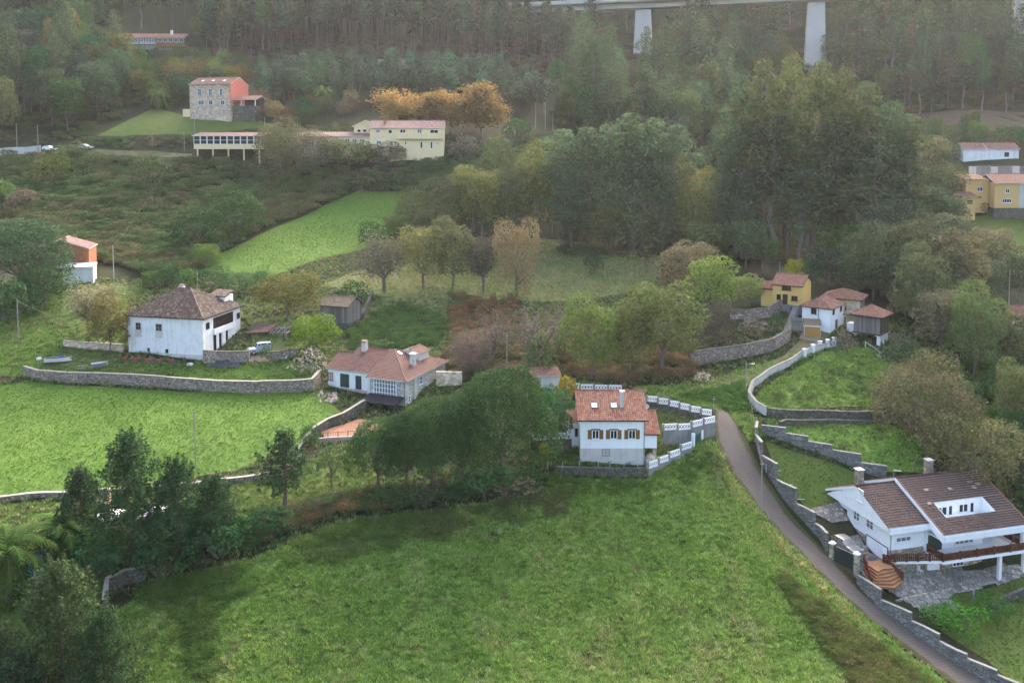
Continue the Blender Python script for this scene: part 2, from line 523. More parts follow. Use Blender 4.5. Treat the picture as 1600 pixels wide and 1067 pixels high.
M['boat_grey'] = m_plain('grey_boat_hull', (0.20, 0.21, 0.215), 0.6)
M['boat_in'] = m_plain('boat_inside', (0.10, 0.08, 0.08), 0.8)
M['blue'] = m_plain('blue_cloth', (0.03, 0.07, 0.28), 0.7)
M['pool'] = m_plain('pool_cover_blue', (0.10, 0.42, 0.58), 0.25, 0.5, 0, 0.2)
M['white_stuff'] = m_plain('white_sheeting', (0.55, 0.55, 0.58), 0.5)
M['rust'] = m_plain('rusty_red', (0.25, 0.07, 0.03), 0.8, var=0.3)
M['wire_white'] = m_plain('white_rod', (0.62, 0.62, 0.60), 0.5)
M['leaf'] = m_foliage('tree_foliage', 0.3, 0.36, 0.025)
M['needle'] = m_foliage('needle_foliage', 0.2, 0.4, 0.015, 2.0, 1.0)
M['twig'] = m_foliage('twig_and_dry_leaf', 0.2, 0.3, 0.015, 1.95, 1.0)
M['blade'] = m_foliage('grass_blade', 0.4, 0.55, 0.03, 3.0, 1.02)
M['bark'] = m_bark('grey_brown_bark', (0.10, 0.085, 0.07), (0.18, 0.155, 0.13))
M['bark_pale'] = m_bark('pale_eucalyptus_bark', (0.13, 0.115, 0.10), (0.22, 0.195, 0.17))
M['bark_pine'] = m_bark('pine_bark', (0.10, 0.075, 0.06), (0.17, 0.13, 0.105))
# ------------------------------------------------------------------ ground sheet
def axis(lo, hi, a, b, st, grow=1.12):
    pts = list(np.arange(a, b + 0.01, st))
    s = st
    while pts[-1] < hi:
        s *= grow; pts.append(min(pts[-1] + s, hi))
    s = st
    while pts[0] > lo:
        s *= grow; pts.insert(0, max(pts[0] - s, lo))
    return np.array(pts)


def m_ground():
    t = NT('rough_ground'); p = t.pos()
    a = t.noise(0.05, 6, 0.6, p); b = t.noise(0.5, 6, 0.7, p); c = t.noise(3.0, 4, 0.7, p)
    col = t.ramp(t.math('ADD', t.math('MULTIPLY', a, 0.55), t.math('MULTIPLY', b, 0.45)),
                 [(0.36, (0.017, 0.028, 0.009)), (0.50, (0.026, 0.033, 0.013)), (0.60, (0.04, 0.032, 0.02)), (0.68, (0.03, 0.034, 0.013))])
    col = t.scale(col, t.math('ADD', t.math('MULTIPLY', c, 0.9), 0.55))
    return t.finish(col, 0.95, 0.1, t.math('ADD', b, t.math('MULTIPLY', c, 0.4)), 0.4, 0.7)


def m_meadow(name, lush, mid, dry, dryness=0.5, fine=1.0):
    t = NT(name); p = t.pos()
    a = t.noise(0.06, 5, 0.6, p, 0.6); b = t.noise(0.45, 6, 0.72, p, 0.4); c = t.noise(2.6, 5, 0.75, p)
    f = t.math('ADD', t.math('MULTIPLY', a, 0.45), t.math('MULTIPLY', b, 0.55))
    col = t.ramp(f, [(0.34, lush), (0.5, mid), (0.5 + 0.22 * (1.3 - dryness), dry)])
    col = t.scale(col, t.math('ADD', t.math('MULTIPLY', c, 1.1 * fine), 1 - 0.55 * fine))
    return t.finish(col, 0.9, 0.15, t.math('ADD', t.math('MULTIPLY', b, 0.6), c), 0.25, 0.8)


M['ground'] = m_ground()
M['meadow'] = m_meadow('rough_meadow', (0.10, 0.165, 0.034), (0.145, 0.21, 0.046), (0.215, 0.22, 0.08), 0.5)
M['pasture'] = m_meadow('green_pasture', (0.0488, 0.1033, 0.0138), (0.0746, 0.1406, 0.0179), (0.1033, 0.1550, 0.0276), 0.4, 0.7)
M['lawn'] = m_meadow('garden_lawn', (0.0493, 0.0904, 0.0148), (0.0767, 0.1163, 0.0209), (0.1232, 0.1232, 0.0345), 0.5, 0.6)
M['dull_grass'] = m_meadow('dull_grass', (0.0582, 0.0910, 0.0262), (0.0946, 0.1165, 0.0393), (0.1492, 0.1310, 0.0590), 0.7)
M['bracken_soil'] = m_meadow('bracken_slope', (0.0630, 0.0504, 0.0308), (0.0868, 0.0616, 0.0378), (0.0700, 0.0644, 0.0336), 0.6)
M['rock_cut'] = m_meadow('pale_rock_cut', (0.1120, 0.1050, 0.0840), (0.1960, 0.1750, 0.1400), (0.0700, 0.0700, 0.0490), 0.7)
M['dirt'] = m_meadow('bare_earth', (0.1820, 0.1400, 0.0980), (0.2520, 0.1960, 0.1470), (0.1260, 0.1092, 0.0672), 0.4, 0.5)
M['track'] = m_meadow('grassy_track', (0.0700, 0.0868, 0.0280), (0.1190, 0.1092, 0.0532), (0.1680, 0.1400, 0.0924), 0.9, 0.6)
M['terrace_tile'] = m_meadow('terracotta_terrace', (0.2380, 0.1232, 0.0784), (0.2800, 0.1470, 0.0924), (0.3150, 0.1820, 0.1190), 0.4, 0.2)


def m_road():
    t = NT('grooved_concrete_road'); p = t.pos()
    run = t.attr('run'); side = t.attr('side')
    a = t.noise(0.35, 6, 0.65, p); b = t.noise(4, 4, 0.7, p)
    col = t.mix(a, (0.085, 0.070, 0.058), (0.135, 0.112, 0.094))
    w = t.math('SINE', t.math('ADD', t.math('MULTIPLY', run, 14.0), t.math('MULTIPLY', b, 2.5)))
    col = t.scale(col, t.math('ADD', t.math('MULTIPLY', w, 0.08), 0.97))
    col = t.scale(col, t.math('ADD', t.math('MULTIPLY', b, 0.5), 0.75))
    m = t.ramp(t.math('ADD', side, t.math('MULTIPLY', t.math('SUBTRACT', a, 0.5), 0.9)), [(0.62, (0, 0, 0)), (0.8, (1, 1, 1))])
    col = t.mix(m, col, (0.05, 0.05, 0.015))
    return t.finish(col, 0.9, 0.2, t.math('ADD', t.math('MULTIPLY', w, 0.3), b), 0.02, 0.6)


M['road'] = m_road()

gx, gy = axis(-430, 430, -130, 130, 1.6), axis(-70, 640, 66, 285, 1.6)
GX, GY = np.meshgrid(gx, gy)
GZ = HN(GX, GY)
nx, ny = len(gx), len(gy)
idx = np.arange(nx * ny).reshape(ny, nx)
gf = np.stack([idx[:-1, :-1], idx[:-1, 1:], idx[1:, 1:], idx[1:, :-1]], -1).reshape(-1, 4)
ground = link_mesh('ground', mesh_np('ground', np.stack([GX.ravel(), GY.ravel(), GZ.ravel()], 1), gf, [M['ground']], smooth=True))
tag(ground, kind='structure')


def world_poly(pxs, step=1.2):
    pts = [at(*p).xy for p in pxs]
    out = []
    for k, a in enumerate(pts):
        b = pts[(k + 1) % len(pts)]
        n = max(1, int((b - a).length / step))
        out += [a.lerp(b, i / n) for i in range(n)]
    return out


def inside(poly, x, y):
    """vectorised point in polygon"""
    x = np.asarray(x); y = np.asarray(y)
    r = np.zeros(x.shape, bool)
    n = len(poly)
    for i in range(n):
        x0, y0 = poly[i]; x1, y1 = poly[(i + 1) % n]
        if y0 == y1: continue
        c = ((y0 > y) != (y1 > y)) & (x < (x1 - x0) * (y - y0) / (y1 - y0) + x0)
        r ^= c
    return r


def patch(name, pxs, mat, off, kind='structure', step=1.7, poly=None):
    """a sheet draped a few centimetres above the ground"""
    b = poly or world_poly(pxs)
    bx = np.array([p[0] for p in b]); by = np.array([p[1] for p in b])
    X, Y = np.meshgrid(np.arange(bx.min(), bx.max(), step), np.arange(by.min(), by.max(), step))
    X, Y = X.ravel(), Y.ravel()
    k = inside([(p[0], p[1]) for p in b], X, Y)
    X, Y = X[k], Y[k]
    d = np.array([np.min((bx - u) ** 2 + (by - v) ** 2) for u, v in zip(X, Y)]) if len(X) else np.array([])
    if len(X): X, Y = X[d > 0.5], Y[d > 0.5]
    n = len(b)
    co = [Vector((p[0], p[1])) for p in b] + [Vector((u, v)) for u, v in zip(X, Y)]
    vs_, _, fs, *_ = delaunay_2d_cdt(co, [], [list(range(n))], 1, 1e-4)
    vx = np.array([v.x for v in vs_]); vy = np.array([v.y for v in vs_])
    vz = HN(vx, vy) + off
    fs = np.array([f for f in fs if len(f) == 3])
    o = link_mesh(name, mesh_np(name, np.stack([vx, vy, vz], 1), fs, [mat], smooth=True))
    if kind: tag(o, kind=kind)
    o['_poly'] = 0
    del o['_poly']
    return [(p[0], p[1]) for p in b]


POLY = {}
POLY['near'] = patch('meadow', [(60, 1130), (150, 985), (235, 915), (400, 872), (560, 812), (690, 800), (830, 772), (900, 752), (1010, 750), (1090, 694), (1117, 692),
                                (1148, 752), (1190, 802), (1250, 867), (1310, 928), (1380, 990), (1460, 1052), (1510, 1100), (1200, 1140)], M['meadow'], 0.06)
POLY['left'] = patch('pasture', [(-80, 615), (40, 597), (300, 613), (480, 614), (507, 622), (540, 650), (480, 690), (370, 735), (270, 752), (0, 779), (-90, 790)], M['pasture'], 0.06)
POLY['yard_grass'] = patch('house_green', [(-60, 590), (38, 588), (300, 604), (492, 604), (490, 575), (440, 562), (330, 572), (190, 560), (110, 540), (60, 490), (-60, 470)], M['pasture'], 0.05)
POLY['upper'] = patch('hill_field', [(325, 428), (340, 398), (420, 360), (500, 325), (560, 298), (640, 296), (700, 306), (640, 348), (575, 388), (520, 400), (430, 430)], M['pasture'], 0.06)
POLY['centre'] = patch('orchard_field', [(500, 448), (600, 405), (760, 398), (835, 372), (940, 380), (1035, 396), (1020, 455), (880, 472), (600, 464)], M['dull_grass'], 0.06)
POLY['stone_lawn'] = patch('hillside_lawn', [(150, 213), (215, 182), (240, 170), (300, 184), (400, 187), (440, 200), (300, 211)], M['lawn'], 0.08)
POLY['bank'] = patch('grass_bank', [(985, 606), (1090, 600), (1245, 552), (1292, 545), (1235, 570), (1172, 605), (1165, 640), (1190, 664), (1390, 668), (1390, 655), (1200, 655), (1195, 680), (1170, 690), (1140, 646), (1115, 640), (1010, 618)], M['meadow'], 0.05)
POLY['walled'] = patch('walled_field', [(1180, 622), (1215, 592), (1292, 548), (1350, 545), (1420, 575), (1440, 640), (1200, 642)], M['meadow'], 0.06)
POLY['strip'] = patch('narrow_field', [(1212, 668), (1390, 664), (1460, 700), (1450, 740), (1385, 738), (1290, 700)], M['meadow'], 0.06)
POLY['lawn'] = patch('garden_lawn', [(1194, 688), (1345, 742), (1345, 770), (1300, 792), (1262, 796), (1215, 745)], M['lawn'], 0.06)
POLY['house_lawn'] = patch('white_house_lawn', [(1015, 636), (1112, 646), (1112, 688), (1010, 728), (835, 725), (830, 700), (900, 690), (890, 660), (890, 610), (940, 608)], M['lawn'], 0.04)
POLY['chalet_lawn'] = patch('lower_lawn', [(1478, 930), (1600, 902), (1680, 930), (1680, 1110), (1600, 1080), (1540, 1030), (1470, 985)], M['lawn'], 0.06)
POLY['far_green'] = patch('far_right_field', [(1485, 342), (1600, 332), (1690, 340), (1690, 410), (1590, 408), (1500, 362)], M['lawn'], 0.06)
POLY['pool_garden'] = patch('pool_garden', [(-80, 795), (120, 786), (270, 760), (430, 745), (520, 705), (590, 705), (600, 745), (540, 785), (480, 805), (380, 838), (240, 872), (160, 935), (90, 1060), (-80, 1080)], M['lawn'], 0.05)
POLY['orchard'] = patch('orchard_grass', [(390, 500), (480, 492), (505, 530), (440, 556), (395, 540)], M['dull_grass'], 0.05)
POLY['west_grass'] = patch('west_grass', [(-60, 470), (60, 486), (110, 536), (190, 556), (200, 470), (240, 455), (180, 440), (120, 460), (-60, 455)], M['pasture'], 0.04)
POLY['bracken'] = patch('bracken_slope', [(705, 462), (790, 470), (800, 520), (760, 550), (700, 545)], M['bracken_soil'], 0.05)
POLY['hort'] = patch('vegetable_plot', [(560, 465), (700, 462), (695, 545), (560, 545), (545, 515)], M['dull_grass'], 0.05)
POLY['cut'] = patch('rock_cutting', [(395, 112), (500, 100), (560, 97), (625, 92), (700, 106), (800, 118), (905, 128), (900, 138), (800, 128), (690, 116), (560, 112), (480, 114), (400, 122)], M['rock_cut'], 0.3)
POLY['fern'] = patch('bracken_hillside', [(1400, 182), (1600, 176), (1690, 180), (1690, 215), (1560, 206), (1420, 212)], M['bracken_soil'], 0.1)
POLY['drive'] = patch('gravel_entrance', [(389, 566), (421, 566), (424, 548), (384, 545)], M['dirt'], 0.09)
POLY['mulch'] = patch('dry_patch', [(100, 545), (190, 548), (192, 572), (120, 578), (60, 570)], M['dull_grass'], 0.09)
POLY['ruin_track'] = patch('hill_road', [(-80, 243), (0, 238), (120, 232), (240, 236), (300, 241), (300, 246), (200, 243), (100, 240), (-80, 250)], M['track'], 0.08)
POLY['track'] = patch('village_track', [(1000, 622), (1090, 604), (1160, 583), (1225, 556), (1246, 536), (1262, 520), (1330, 488), (1338, 500), (1290, 530), (1268, 548), (1235, 566), (1160, 596), (1100, 614), (1010, 630)], M['track'], 0.09)
POLY['apron'] = patch('garage_apron', [(1248, 530), (1275, 534), (1282, 528), (1268, 524), (1256, 516)], M['dirt'], 0.13)
POLY['tile_terrace'] = patch('tiled_terrace', [(500, 676), (560, 655), (600, 662), (585, 682), (515, 692)], M['terrace_tile'], 0.10)

# the road that winds up past the white house: a grooved ribbon
EL = [(1118, 640), (1119, 690), (1150, 750), (1192, 805), (1252, 868), (1312, 928), (1382, 988), (1462, 1050), (1540, 1110)]
ER = [(1140, 645), (1168, 692), (1181, 720), (1222, 785), (1280, 853), (1305, 878), (1350, 928), (1445, 992), (1600, 1090)]


def resample(pts, n):
    p = np.array([(q.x, q.y) for q in pts]); d = np.r_[0, np.cumsum(np.linalg.norm(np.diff(p, axis=0), axis=1))]
    u = np.linspace(0, d[-1], n)
    # smooth interpolation (Catmull-Rom like by cubic Hermite)
    m = np.gradient(p, d, axis=0)
    k = np.clip(np.searchsorted(d, u, 'right') - 1, 0, len(d) - 2)
    h = (d[k + 1] - d[k]); s = ((u - d[k]) / h)[:, None]; h = h[:, None]
    return (2 * s**3 - 3 * s**2 + 1) * p[k] + (s**3 - 2 * s**2 + s) * h * m[k] + (-2 * s**3 + 3 * s**2) * p[k + 1] + (s**3 - s**2) * h * m[k + 1], d[-1]


def ribbon(name, L, Rr, mat, off, n, m):
    a, la = resample([at(*p) for p in L], n); b, lb = resample([at(*p) for p in Rr], n)
    s = np.linspace(0, 1, m)
    XY = a[:, None] * (1 - s)[None, :, None] + b[:, None] * s[None, :, None]
    Z = HN(XY[..., 0], XY[..., 1]) + off
    V = np.concatenate([XY, Z[..., None]], -1).reshape(-1, 3)
    i = np.arange(n * m).reshape(n, m)
    F = np.stack([i[:-1, :-1], i[:-1, 1:], i[1:, 1:], i[1:, :-1]], -1).reshape(-1, 4)[:, ::-1]
    me = mesh_np(name, V, F, [mat], smooth=True)
    ru = me.attributes.new('run', 'FLOAT', 'POINT'); ru.data.foreach_set('value', np.repeat(np.linspace(0, la, n), m).astype(np.float32))
    si = me.attributes.new('side', 'FLOAT', 'POINT'); si.data.foreach_set('value', np.tile(np.abs(s * 2 - 1), n).astype(np.float32))
    return tag(link_mesh(name, me), kind='structure')


ribbon('road', EL, ER, M['road'], 0.11, 110, 9)


# ------------------------------------------------------------------ walls that follow the ground
def follow_wall(name, label, cat, pts, h, th, mat, coping=None, cop_len=2.4, cop_h=0.09, group=None, stepped=0.0, closed=False, top_z=None, lean=0.0):
    """pts: photo pixels of the foot of the wall. A body with coping stones on it as parts"""
    P = [at(*p).xy if not isinstance(p, Vector) else p.xy for p in pts]
    o3 = Vector((P[0].x, P[0].y, H(P[0].x, P[0].y)))
    root = thing(name, label, cat, o3, 0, group)
    S = []
    for k in range(len(P) - 1):
        n = max(1, int((P[k + 1] - P[k]).length / 1.0))
        S += [P[k].lerp(P[k + 1], i / n) for i in range(n)]
    S.append(P[-1])
    S = [Vector(s) for s in S]
    hs = h if isinstance(h, (list, tuple)) else [h, h]
    N = len(S); L, Rr, B, T = [], [], [], []
    for k, s in enumerate(S):
        d = (S[min(k + 1, N - 1)] - S[max(k - 1, 0)]).normalized(); nrm = Vector((-d.y, d.x)) * th / 2
        L.append(s + nrm); Rr.append(s - nrm)
        g = H(s.x, s.y)
        B.append(g - 0.6); T.append(g + hs[0] + (hs[1] - hs[0]) * k / max(N - 1, 1))
    if stepped:
        k = 0
        while k < N:
            j = min(k + int(stepped), N)
            z = max(T[k:j]); T[k:j] = [z] * (j - k); k = j
    mb = MB(); cops = []
    for k in range(N - 1):
        t0 = T[k]; t1 = T[k] if stepped else T[k + 1]
        w = [L[k], Rr[k], Rr[k + 1], L[k + 1]]
        mb.hexa([(*(q - o3.xy), b - o3.z) for q, b in zip(w, (B[k], B[k], B[k + 1], B[k + 1]))],
                [(*(q - o3.xy), b - o3.z) for q, b in zip(w, (t0, t0, t1, t1))])
    mb.build('wall_body', mat, root)
    if coping:
        st = max(1, int(round(cop_len)))
        if stepped: st = int(stepped)
        k = 0
        while k < N - 1:
            j = min(k + st, N - 1); c = MB()
            for q in range(k, j):
                t0 = T[q]; t1 = T[q] if stepped else T[q + 1]
                e = 0.04
                w = []
                for idx_, s_ in ((q, 1), (q, -1), (q + 1, -1), (q + 1, 1)):
                    mid = S[idx_]; v = (L[idx_] - mid) * s_
                    w.append(mid + v * (1 + 2 * e / th))
                if q == k:
                    dd = (S[q + 1] - S[q]).normalized() * 0.02; w[0] += dd; w[1] += dd
                c.hexa([(*(p - o3.xy), z - o3.z + 0.003) for p, z in zip(w, (t0, t0, t1, t1))],
                       [(*(p - o3.xy), z - o3.z + cop_h + rnd.uniform(0, 0.02)) for p, z in zip(w, (t0, t0, t1, t1))])
            c.build('coping_stone', coping, root)
            k = j
    return root
# ------------------------------------------------------------------ plants
def rv(n, rng):
    v = rng.normal(size=(n, 3)); return v / np.linalg.norm(v, axis=1)[:, None]


def leaf_quads(P, N, size, rng, bias=0.8, aspect=0.6, up=0.0):
    """one rhombic leaf clump per point, turned roughly along N"""
    n = len(P)
    nr = N * bias + rv(n, rng) * 0.8; nr[:, 2] += up
    nr /= np.linalg.norm(nr, axis=1)[:, None]
    t = np.cross(nr, rv(n, rng)); t /= np.linalg.norm(t, axis=1)[:, None] + 1e-9
    b = np.cross(nr, t)
    s = (size * rng.uniform(0.6, 1.4, n))[:, None]
    V = np.stack([P - t * s * 0.5, P + b * s * aspect * 0.5 + nr * s * 0.12, P + t * s * 0.5, P - b * s * aspect * 0.5 + nr * s * 0.12], 1).reshape(-1, 3)
    F = np.arange(n * 4).reshape(n, 4)
    return V, F


def leaf_mesh(name, P, N, size, rng, mat, **kw):
    V, F = leaf_quads(P, N, size, rng, **kw)
    n = len(P)
    me = mesh_np(name, V, F, [mat], tint=np.clip(rng.normal(0.5, 0.24, n), 0, 1))
    a = me.attributes.new('hue', 'FLOAT', 'FACE')
    # leaves of one lobe share a shade
    cell = np.floor(P * 0.6 / max(size * 2.2, 0.5)).astype(int)
    hsh = (cell[:, 0] * 73856093 ^ cell[:, 1] * 19349663 ^ cell[:, 2] * 83492791) % 997 / 997.0
    a.data.foreach_set('value', np.clip(hsh * 0.6 + rng.random(n) * 0.4, 0, 1).astype(np.float32))
    return me


def lobes_points(lobes, per_m2, rng, shell=(0.72, 1.05), low=-0.55):
    """points on the shells of ellipsoid lobes (cx,cy,cz,rx,ry,rz), those buried in another lobe dropped"""
    P, N = [], []
    L = np.array(lobes, float)
    for l in L:
        a = 4 * math.pi * ((l[3] * l[4] + l[3] * l[5] + l[4] * l[5]) / 3)
        n = max(12, int(a * per_m2))
        d = rv(n, rng); d = d[d[:, 2] > low]
        r = rng.uniform(shell[0] ** 2, shell[1] ** 2, len(d)) ** 0.5
        # lumpiness
        r *= 1 + 0.10 * np.sin(d[:, 0] * 7 + l[0]) * np.sin(d[:, 1] * 6 + l[1]) + 0.06 * np.sin(d[:, 2] * 11 + l[2])
        p = l[:3] + d * l[3:6] * r[:, None]
        nn = d / l[3:6]; nn /= np.linalg.norm(nn, axis=1)[:, None]
        P.append(p); N.append(nn)
    P = np.concatenate(P); N = np.concatenate(N)
    keep = np.ones(len(P), bool)
    for l in L:
        q = (((P - l[:3]) / l[3:6]) ** 2).sum(1)
        keep &= ~(q < 0.42)
    return P[keep], N[keep]


def limb(mb, a, b, r0, r1, rng, bend=0.12, seg=3, n=5):
    a = Vector(a); b = Vector(b); L = (b - a).length
    prev = a; pr = r0
    for k in range(1, seg + 1):
        f = k / seg
        p = a.lerp(b, f)
        if k < seg: p += Vector(rng.normal(size=3)) * L * bend * 0.4
        r = r0 + (r1 - r0) * f
        mb.tube(prev, p, pr, r, n, caps=(k == seg))
        prev, pr = p, r


def broadleaf(seed, h=10.0, w=9.0, trunk=0.25, nl=13, per=12, size=0.36, flat=0.85, mat='leaf', shell=(0.82, 1.04), low=-0.6, bark='bark', limbs=True, tr=0.22):
    rng = np.random.default_rng(seed)
    zc = h * (trunk + (1 - trunk) * 0.5); rz = h * (1 - trunk) * 0.5
    lobes = [(0, 0, zc, w * 0.30, w * 0.30, rz * 0.72)]
    for k in range(nl):
        an = 2.4 * k + rng.uniform(-.4, .4); q = (k + 0.5) / nl
        zz = zc + rz * (1 - 2 * q) * 0.72 + rng.uniform(-.1, .1) * rz
        e = math.sqrt(max(0.05, 1 - ((zz - zc) / rz) ** 2))
        rr = w * 0.5 * e * rng.uniform(0.45, 0.70)
        s = w * rng.uniform(0.15, 0.23)
        lobes.append((rr * math.cos(an), rr * math.sin(an), zz, s, s, s * flat))
    P, N = lobes_points(lobes, per, rng, shell, low)
    lm = leaf_mesh('crown', P, N, size, rng, M[mat], up=0.25)
    mb = MB()
    top = Vector((rng.uniform(-.2, .2), rng.uniform(-.2, .2), zc * 0.75))
    limb(mb, (0, 0, -0.5), top, tr, tr * 0.6, rng, 0.05, 4, 7)
    if limbs:
        for l in lobes[1:]:
            f = rng.uniform(0.45, 0.95)
            limb(mb, Vector((0, 0, -0.5)).lerp(top, f), Vector(l[:3]), tr * 0.38, tr * 0.08, rng, 0.2, 3, 4)
    return [('crown', lm), ('trunk', mb.mesh('trunk', M[bark]))], h, w


def bare_tree(seed, h=9.0, w=8.0, dens=0.9, size=0.3, trunk=0.2, twigs=260):
    """autumn tree: a visible fan of limbs and twigs with thin dry foliage"""
    rng = np.random.default_rng(seed)
    mb = MB(); tw = MB(); ends = []
    fork = Vector((0, 0, h * trunk))
    limb(mb, (0, 0, -0.5), fork, 0.22, 0.17, rng, 0.04, 2, 6)
    for k in range(9):
        an = 2.4 * k; el = rng.uniform(0.35, 1.25)
        d = Vector((math.cos(an) * math.cos(el) * w * 0.5, math.sin(an) * math.cos(el) * w * 0.5, math.sin(el) * h * (1 - trunk) * 0.95))
        e = fork + d * rng.uniform(0.75, 0.98)
        limb(mb, fork, e, 0.11, 0.03, rng, 0.15, 4, 5)
        for j in range(int(twigs / 9)):
            f = rng.uniform(0.3, 1.0); a = fork.lerp(e, f)
            b = a + Vector(rng.normal(size=3)) * w * 0.11 + Vector((0, 0, h * 0.06))
            tw.ct = rng.uniform(0.2, 0.8)
            r = 0.028
            tw.tube(a, b, r, r * 0.4, 3, caps=False); ends.append((a.lerp(b, 0.6), (b - a).normalized())); ends.append((b, (b - a).normalized()))
    E_ = np.array([p for p, _ in ends]); D = np.array([d for _, d in ends])
    k = max(1, int(6 * dens))
    P = np.repeat(E_, k, 0) + rng.normal(size=(len(E_) * k, 3)) * w * 0.055
    lm = leaf_mesh('crown', P, np.repeat(D, k, 0), size, rng, M['twig'], aspect=0.45)
    twm = tw.mesh('twigs', M['bark'])
    return [('crown', lm), ('trunk', mb.mesh('trunk', M['bark'])), ('twigs', twm)], h, w


def eucalyptus(seed, h=34.0, w=11.0, bare=0.33, nl=17, per=4.6, size=0.7):
    rng = np.random.default_rng(seed)
    mb = MB(); lobes = []
    top = Vector((rng.normal() * .6, rng.normal() * .6, h * 0.93))
    limb(mb, (0, 0, -1), top, 0.42, 0.08, rng, 0.02, 6, 7)
    for k in range(nl):
        q = (k + 0.3) / nl
        z = h * (bare + (1 - bare) * q * 0.93)
        e = math.sin(math.pi * min(1, 0.25 + q * 0.72)) ** 0.8
        an = 2.4 * k + rng.uniform(-.5, .5)
        rr = w * 0.5 * e * rng.uniform(0.25, 0.75) if k < nl - 1 else 0
        s = w * rng.uniform(0.15, 0.24) * (0.75 + 0.4 * e)
        lobes.append((rr * math.cos(an), rr * math.sin(an), z, s, s, s * rng.uniform(0.75, 1.15)))
        base = Vector((0, 0, -1)).lerp(top, max(0.2, (z - h * 0.10) / h))
        limb(mb, base, Vector(lobes[-1][:3]), 0.11, 0.03, rng, 0.12, 3, 4)
    P, N = lobes_points(lobes, per, rng, (0.74, 1.06), -0.75)
    lm = leaf_mesh('crown', P, N, size, rng, M['leaf'], up=0.2, aspect=0.5)
    return [('crown', lm), ('trunk', mb.mesh('trunk', M['bark_pale']))], h, w


def forest_pine(seed, h=22.0, w=5.5, bare=0.5, n=900, size=0.85):
    """plantation pine: a bare pole with a ragged top"""
    rng = np.random.default_rng(seed)
    mb = MB()
    limb(mb, (0, 0, -1), (rng.normal() * .3, rng.normal() * .3, h * .97), 0.21, 0.05, rng, 0.012, 4, 5)
    P, N = [], []
    nb = 26
    for k in range(nb):
        q = k / nb; z = h * (bare + (1 - bare) * q)
        an = 2.4 * k; ln = w * 0.5 * (math.sin(math.pi * (0.22 + 0.74 * q)) ** 0.8) * rng.uniform(0.6, 1.1)
        d = Vector((math.cos(an), math.sin(an), 0.28))
        a = Vector((0, 0, z)); b = a + d * ln
        mb.tube(a, b, 0.05, 0.02, 3, caps=False)
        m = n // nb
        f = rng.uniform(0.25, 1.05, m)[:, None]
        P.append(np.array(a) + np.array(d) * ln * f + rng.normal(size=(m, 3)) * w * 0.075); N.append(np.tile(np.array(d) + [0, 0, .5], (m, 1)))
    lm = leaf_mesh('crown', np.concatenate(P), np.concatenate(N), size, rng, M['needle'], aspect=0.45)
    return [('crown', lm), ('trunk', mb.mesh('trunk', M['bark_pine']))], h, w


def young_pine(seed, h=15.0, w=8.0, n=26, size=0.30, bare=0.1):
    """garden pine with tiers of upturned shoots and spiky leaders"""
    rng = np.random.default_rng(seed)
    mb = MB(); P, N = [], []
    limb(mb, (0, 0, -.6), (0, 0, h * .97), 0.24, 0.03, rng, 0.01, 5, 6)
    nb = n * 4
    for k in range(nb):
        q = (k + .5) / nb; z = h * (bare + (0.96 - bare) * q)
        ln = w * 0.5 * (1 - q) ** 0.62 * rng.uniform(0.5, 1.12) + 0.3
        an = 2.4 * k + rng.uniform(-.3, .3)
        d = np.array([math.cos(an), math.sin(an), 0.0])
        a = np.array([0, 0, z])
        up = rng.uniform(0.2, 0.55)
        if k % 3 == 0: mb.tube(a, a + d * ln + [0, 0, ln * up * .6], 0.05, 0.015, 3, caps=False)
        m = int(14 + ln * 26)
        f = rng.uniform(0.2, 1.0, m)
        c = a + d * (ln * f)[:, None] + np.array([0, 0, 1]) * (ln * up * f ** 1.6)[:, None]
        P.append(c + rng.normal(size=(m, 3)) * [.2, .2, .14]); N.append(np.tile(d * .5 + [0, 0, .7], (m, 1)))
        # upright shoots near the tip
        for sh in range(3):
            m = 22; g = rng.uniform(0, 1, m)[:, None]; fs = (1.0, .78, .6)[sh]
            tip = a + d * ln * fs + [0, 0, ln * up * fs ** 1.6] + rng.normal(size=3) * .25 * sh
            P.append(tip + np.array([0, 0, 1.0]) * g * (0.75 + 0.55 * q) * rng.uniform(.6, 1.2) + rng.normal(size=(m, 3)) * 0.10 * (1.25 - g)); N.append(rv(m, rng) * 0.6 + [0, 0, .6])
    m = 60; g = rng.uniform(0, 1, m)[:, None]
    P.append(np.array([0, 0, h * .9]) + np.array([0, 0, h * .12]) * g + rng.normal(size=(m, 3)) * 0.14 * (1.15 - g)); N.append(rv(m, rng))
    lm = leaf_mesh('crown', np.concatenate(P), np.concatenate(N), size, rng, M['needle'], aspect=0.35)
    return [('crown', lm), ('trunk', mb.mesh('trunk', M['bark_pine']))], h, w


def umbrella_pine(seed, h=16.0, w=17.0, size=0.30, deep=0.66):
    rng = np.random.default_rng(seed)
    lobes = []; mb = MB()
    fork = Vector((rng.normal() * .4, rng.normal() * .4, h * 0.25))
    limb(mb, (0, 0, -.6), fork, 0.42, 0.34, rng, 0.05, 3, 8)
    for k in range(44):
        q = (k + .5) / 44; rr = w * 0.5 * math.sqrt(q) * 0.86; an = 2.4 * k
        z = h * (1 - deep * 0.88 * q ** 1.35) - w * .085 + rng.uniform(-.7, .45)
        s = w * rng.uniform(0.095, 0.165)
        lobes.append((rr * math.cos(an), rr * math.sin(an), z, s, s, s * 0.85))
        if k % 3 == 0: limb(mb, fork, (rr * math.cos(an), rr * math.sin(an), z - s * .3), 0.16, 0.04, rng, 0.12, 4, 5)
    P, N = lobes_points(lobes, 19, rng, (0.86, 1.03), -0.8)
    lm = leaf_mesh('crown', P, N, size, rng, M['needle'], aspect=0.5, up=0.4, bias=0.5)
    return [('crown', lm), ('trunk', mb.mesh('trunk', M['bark_pine']))], h, w


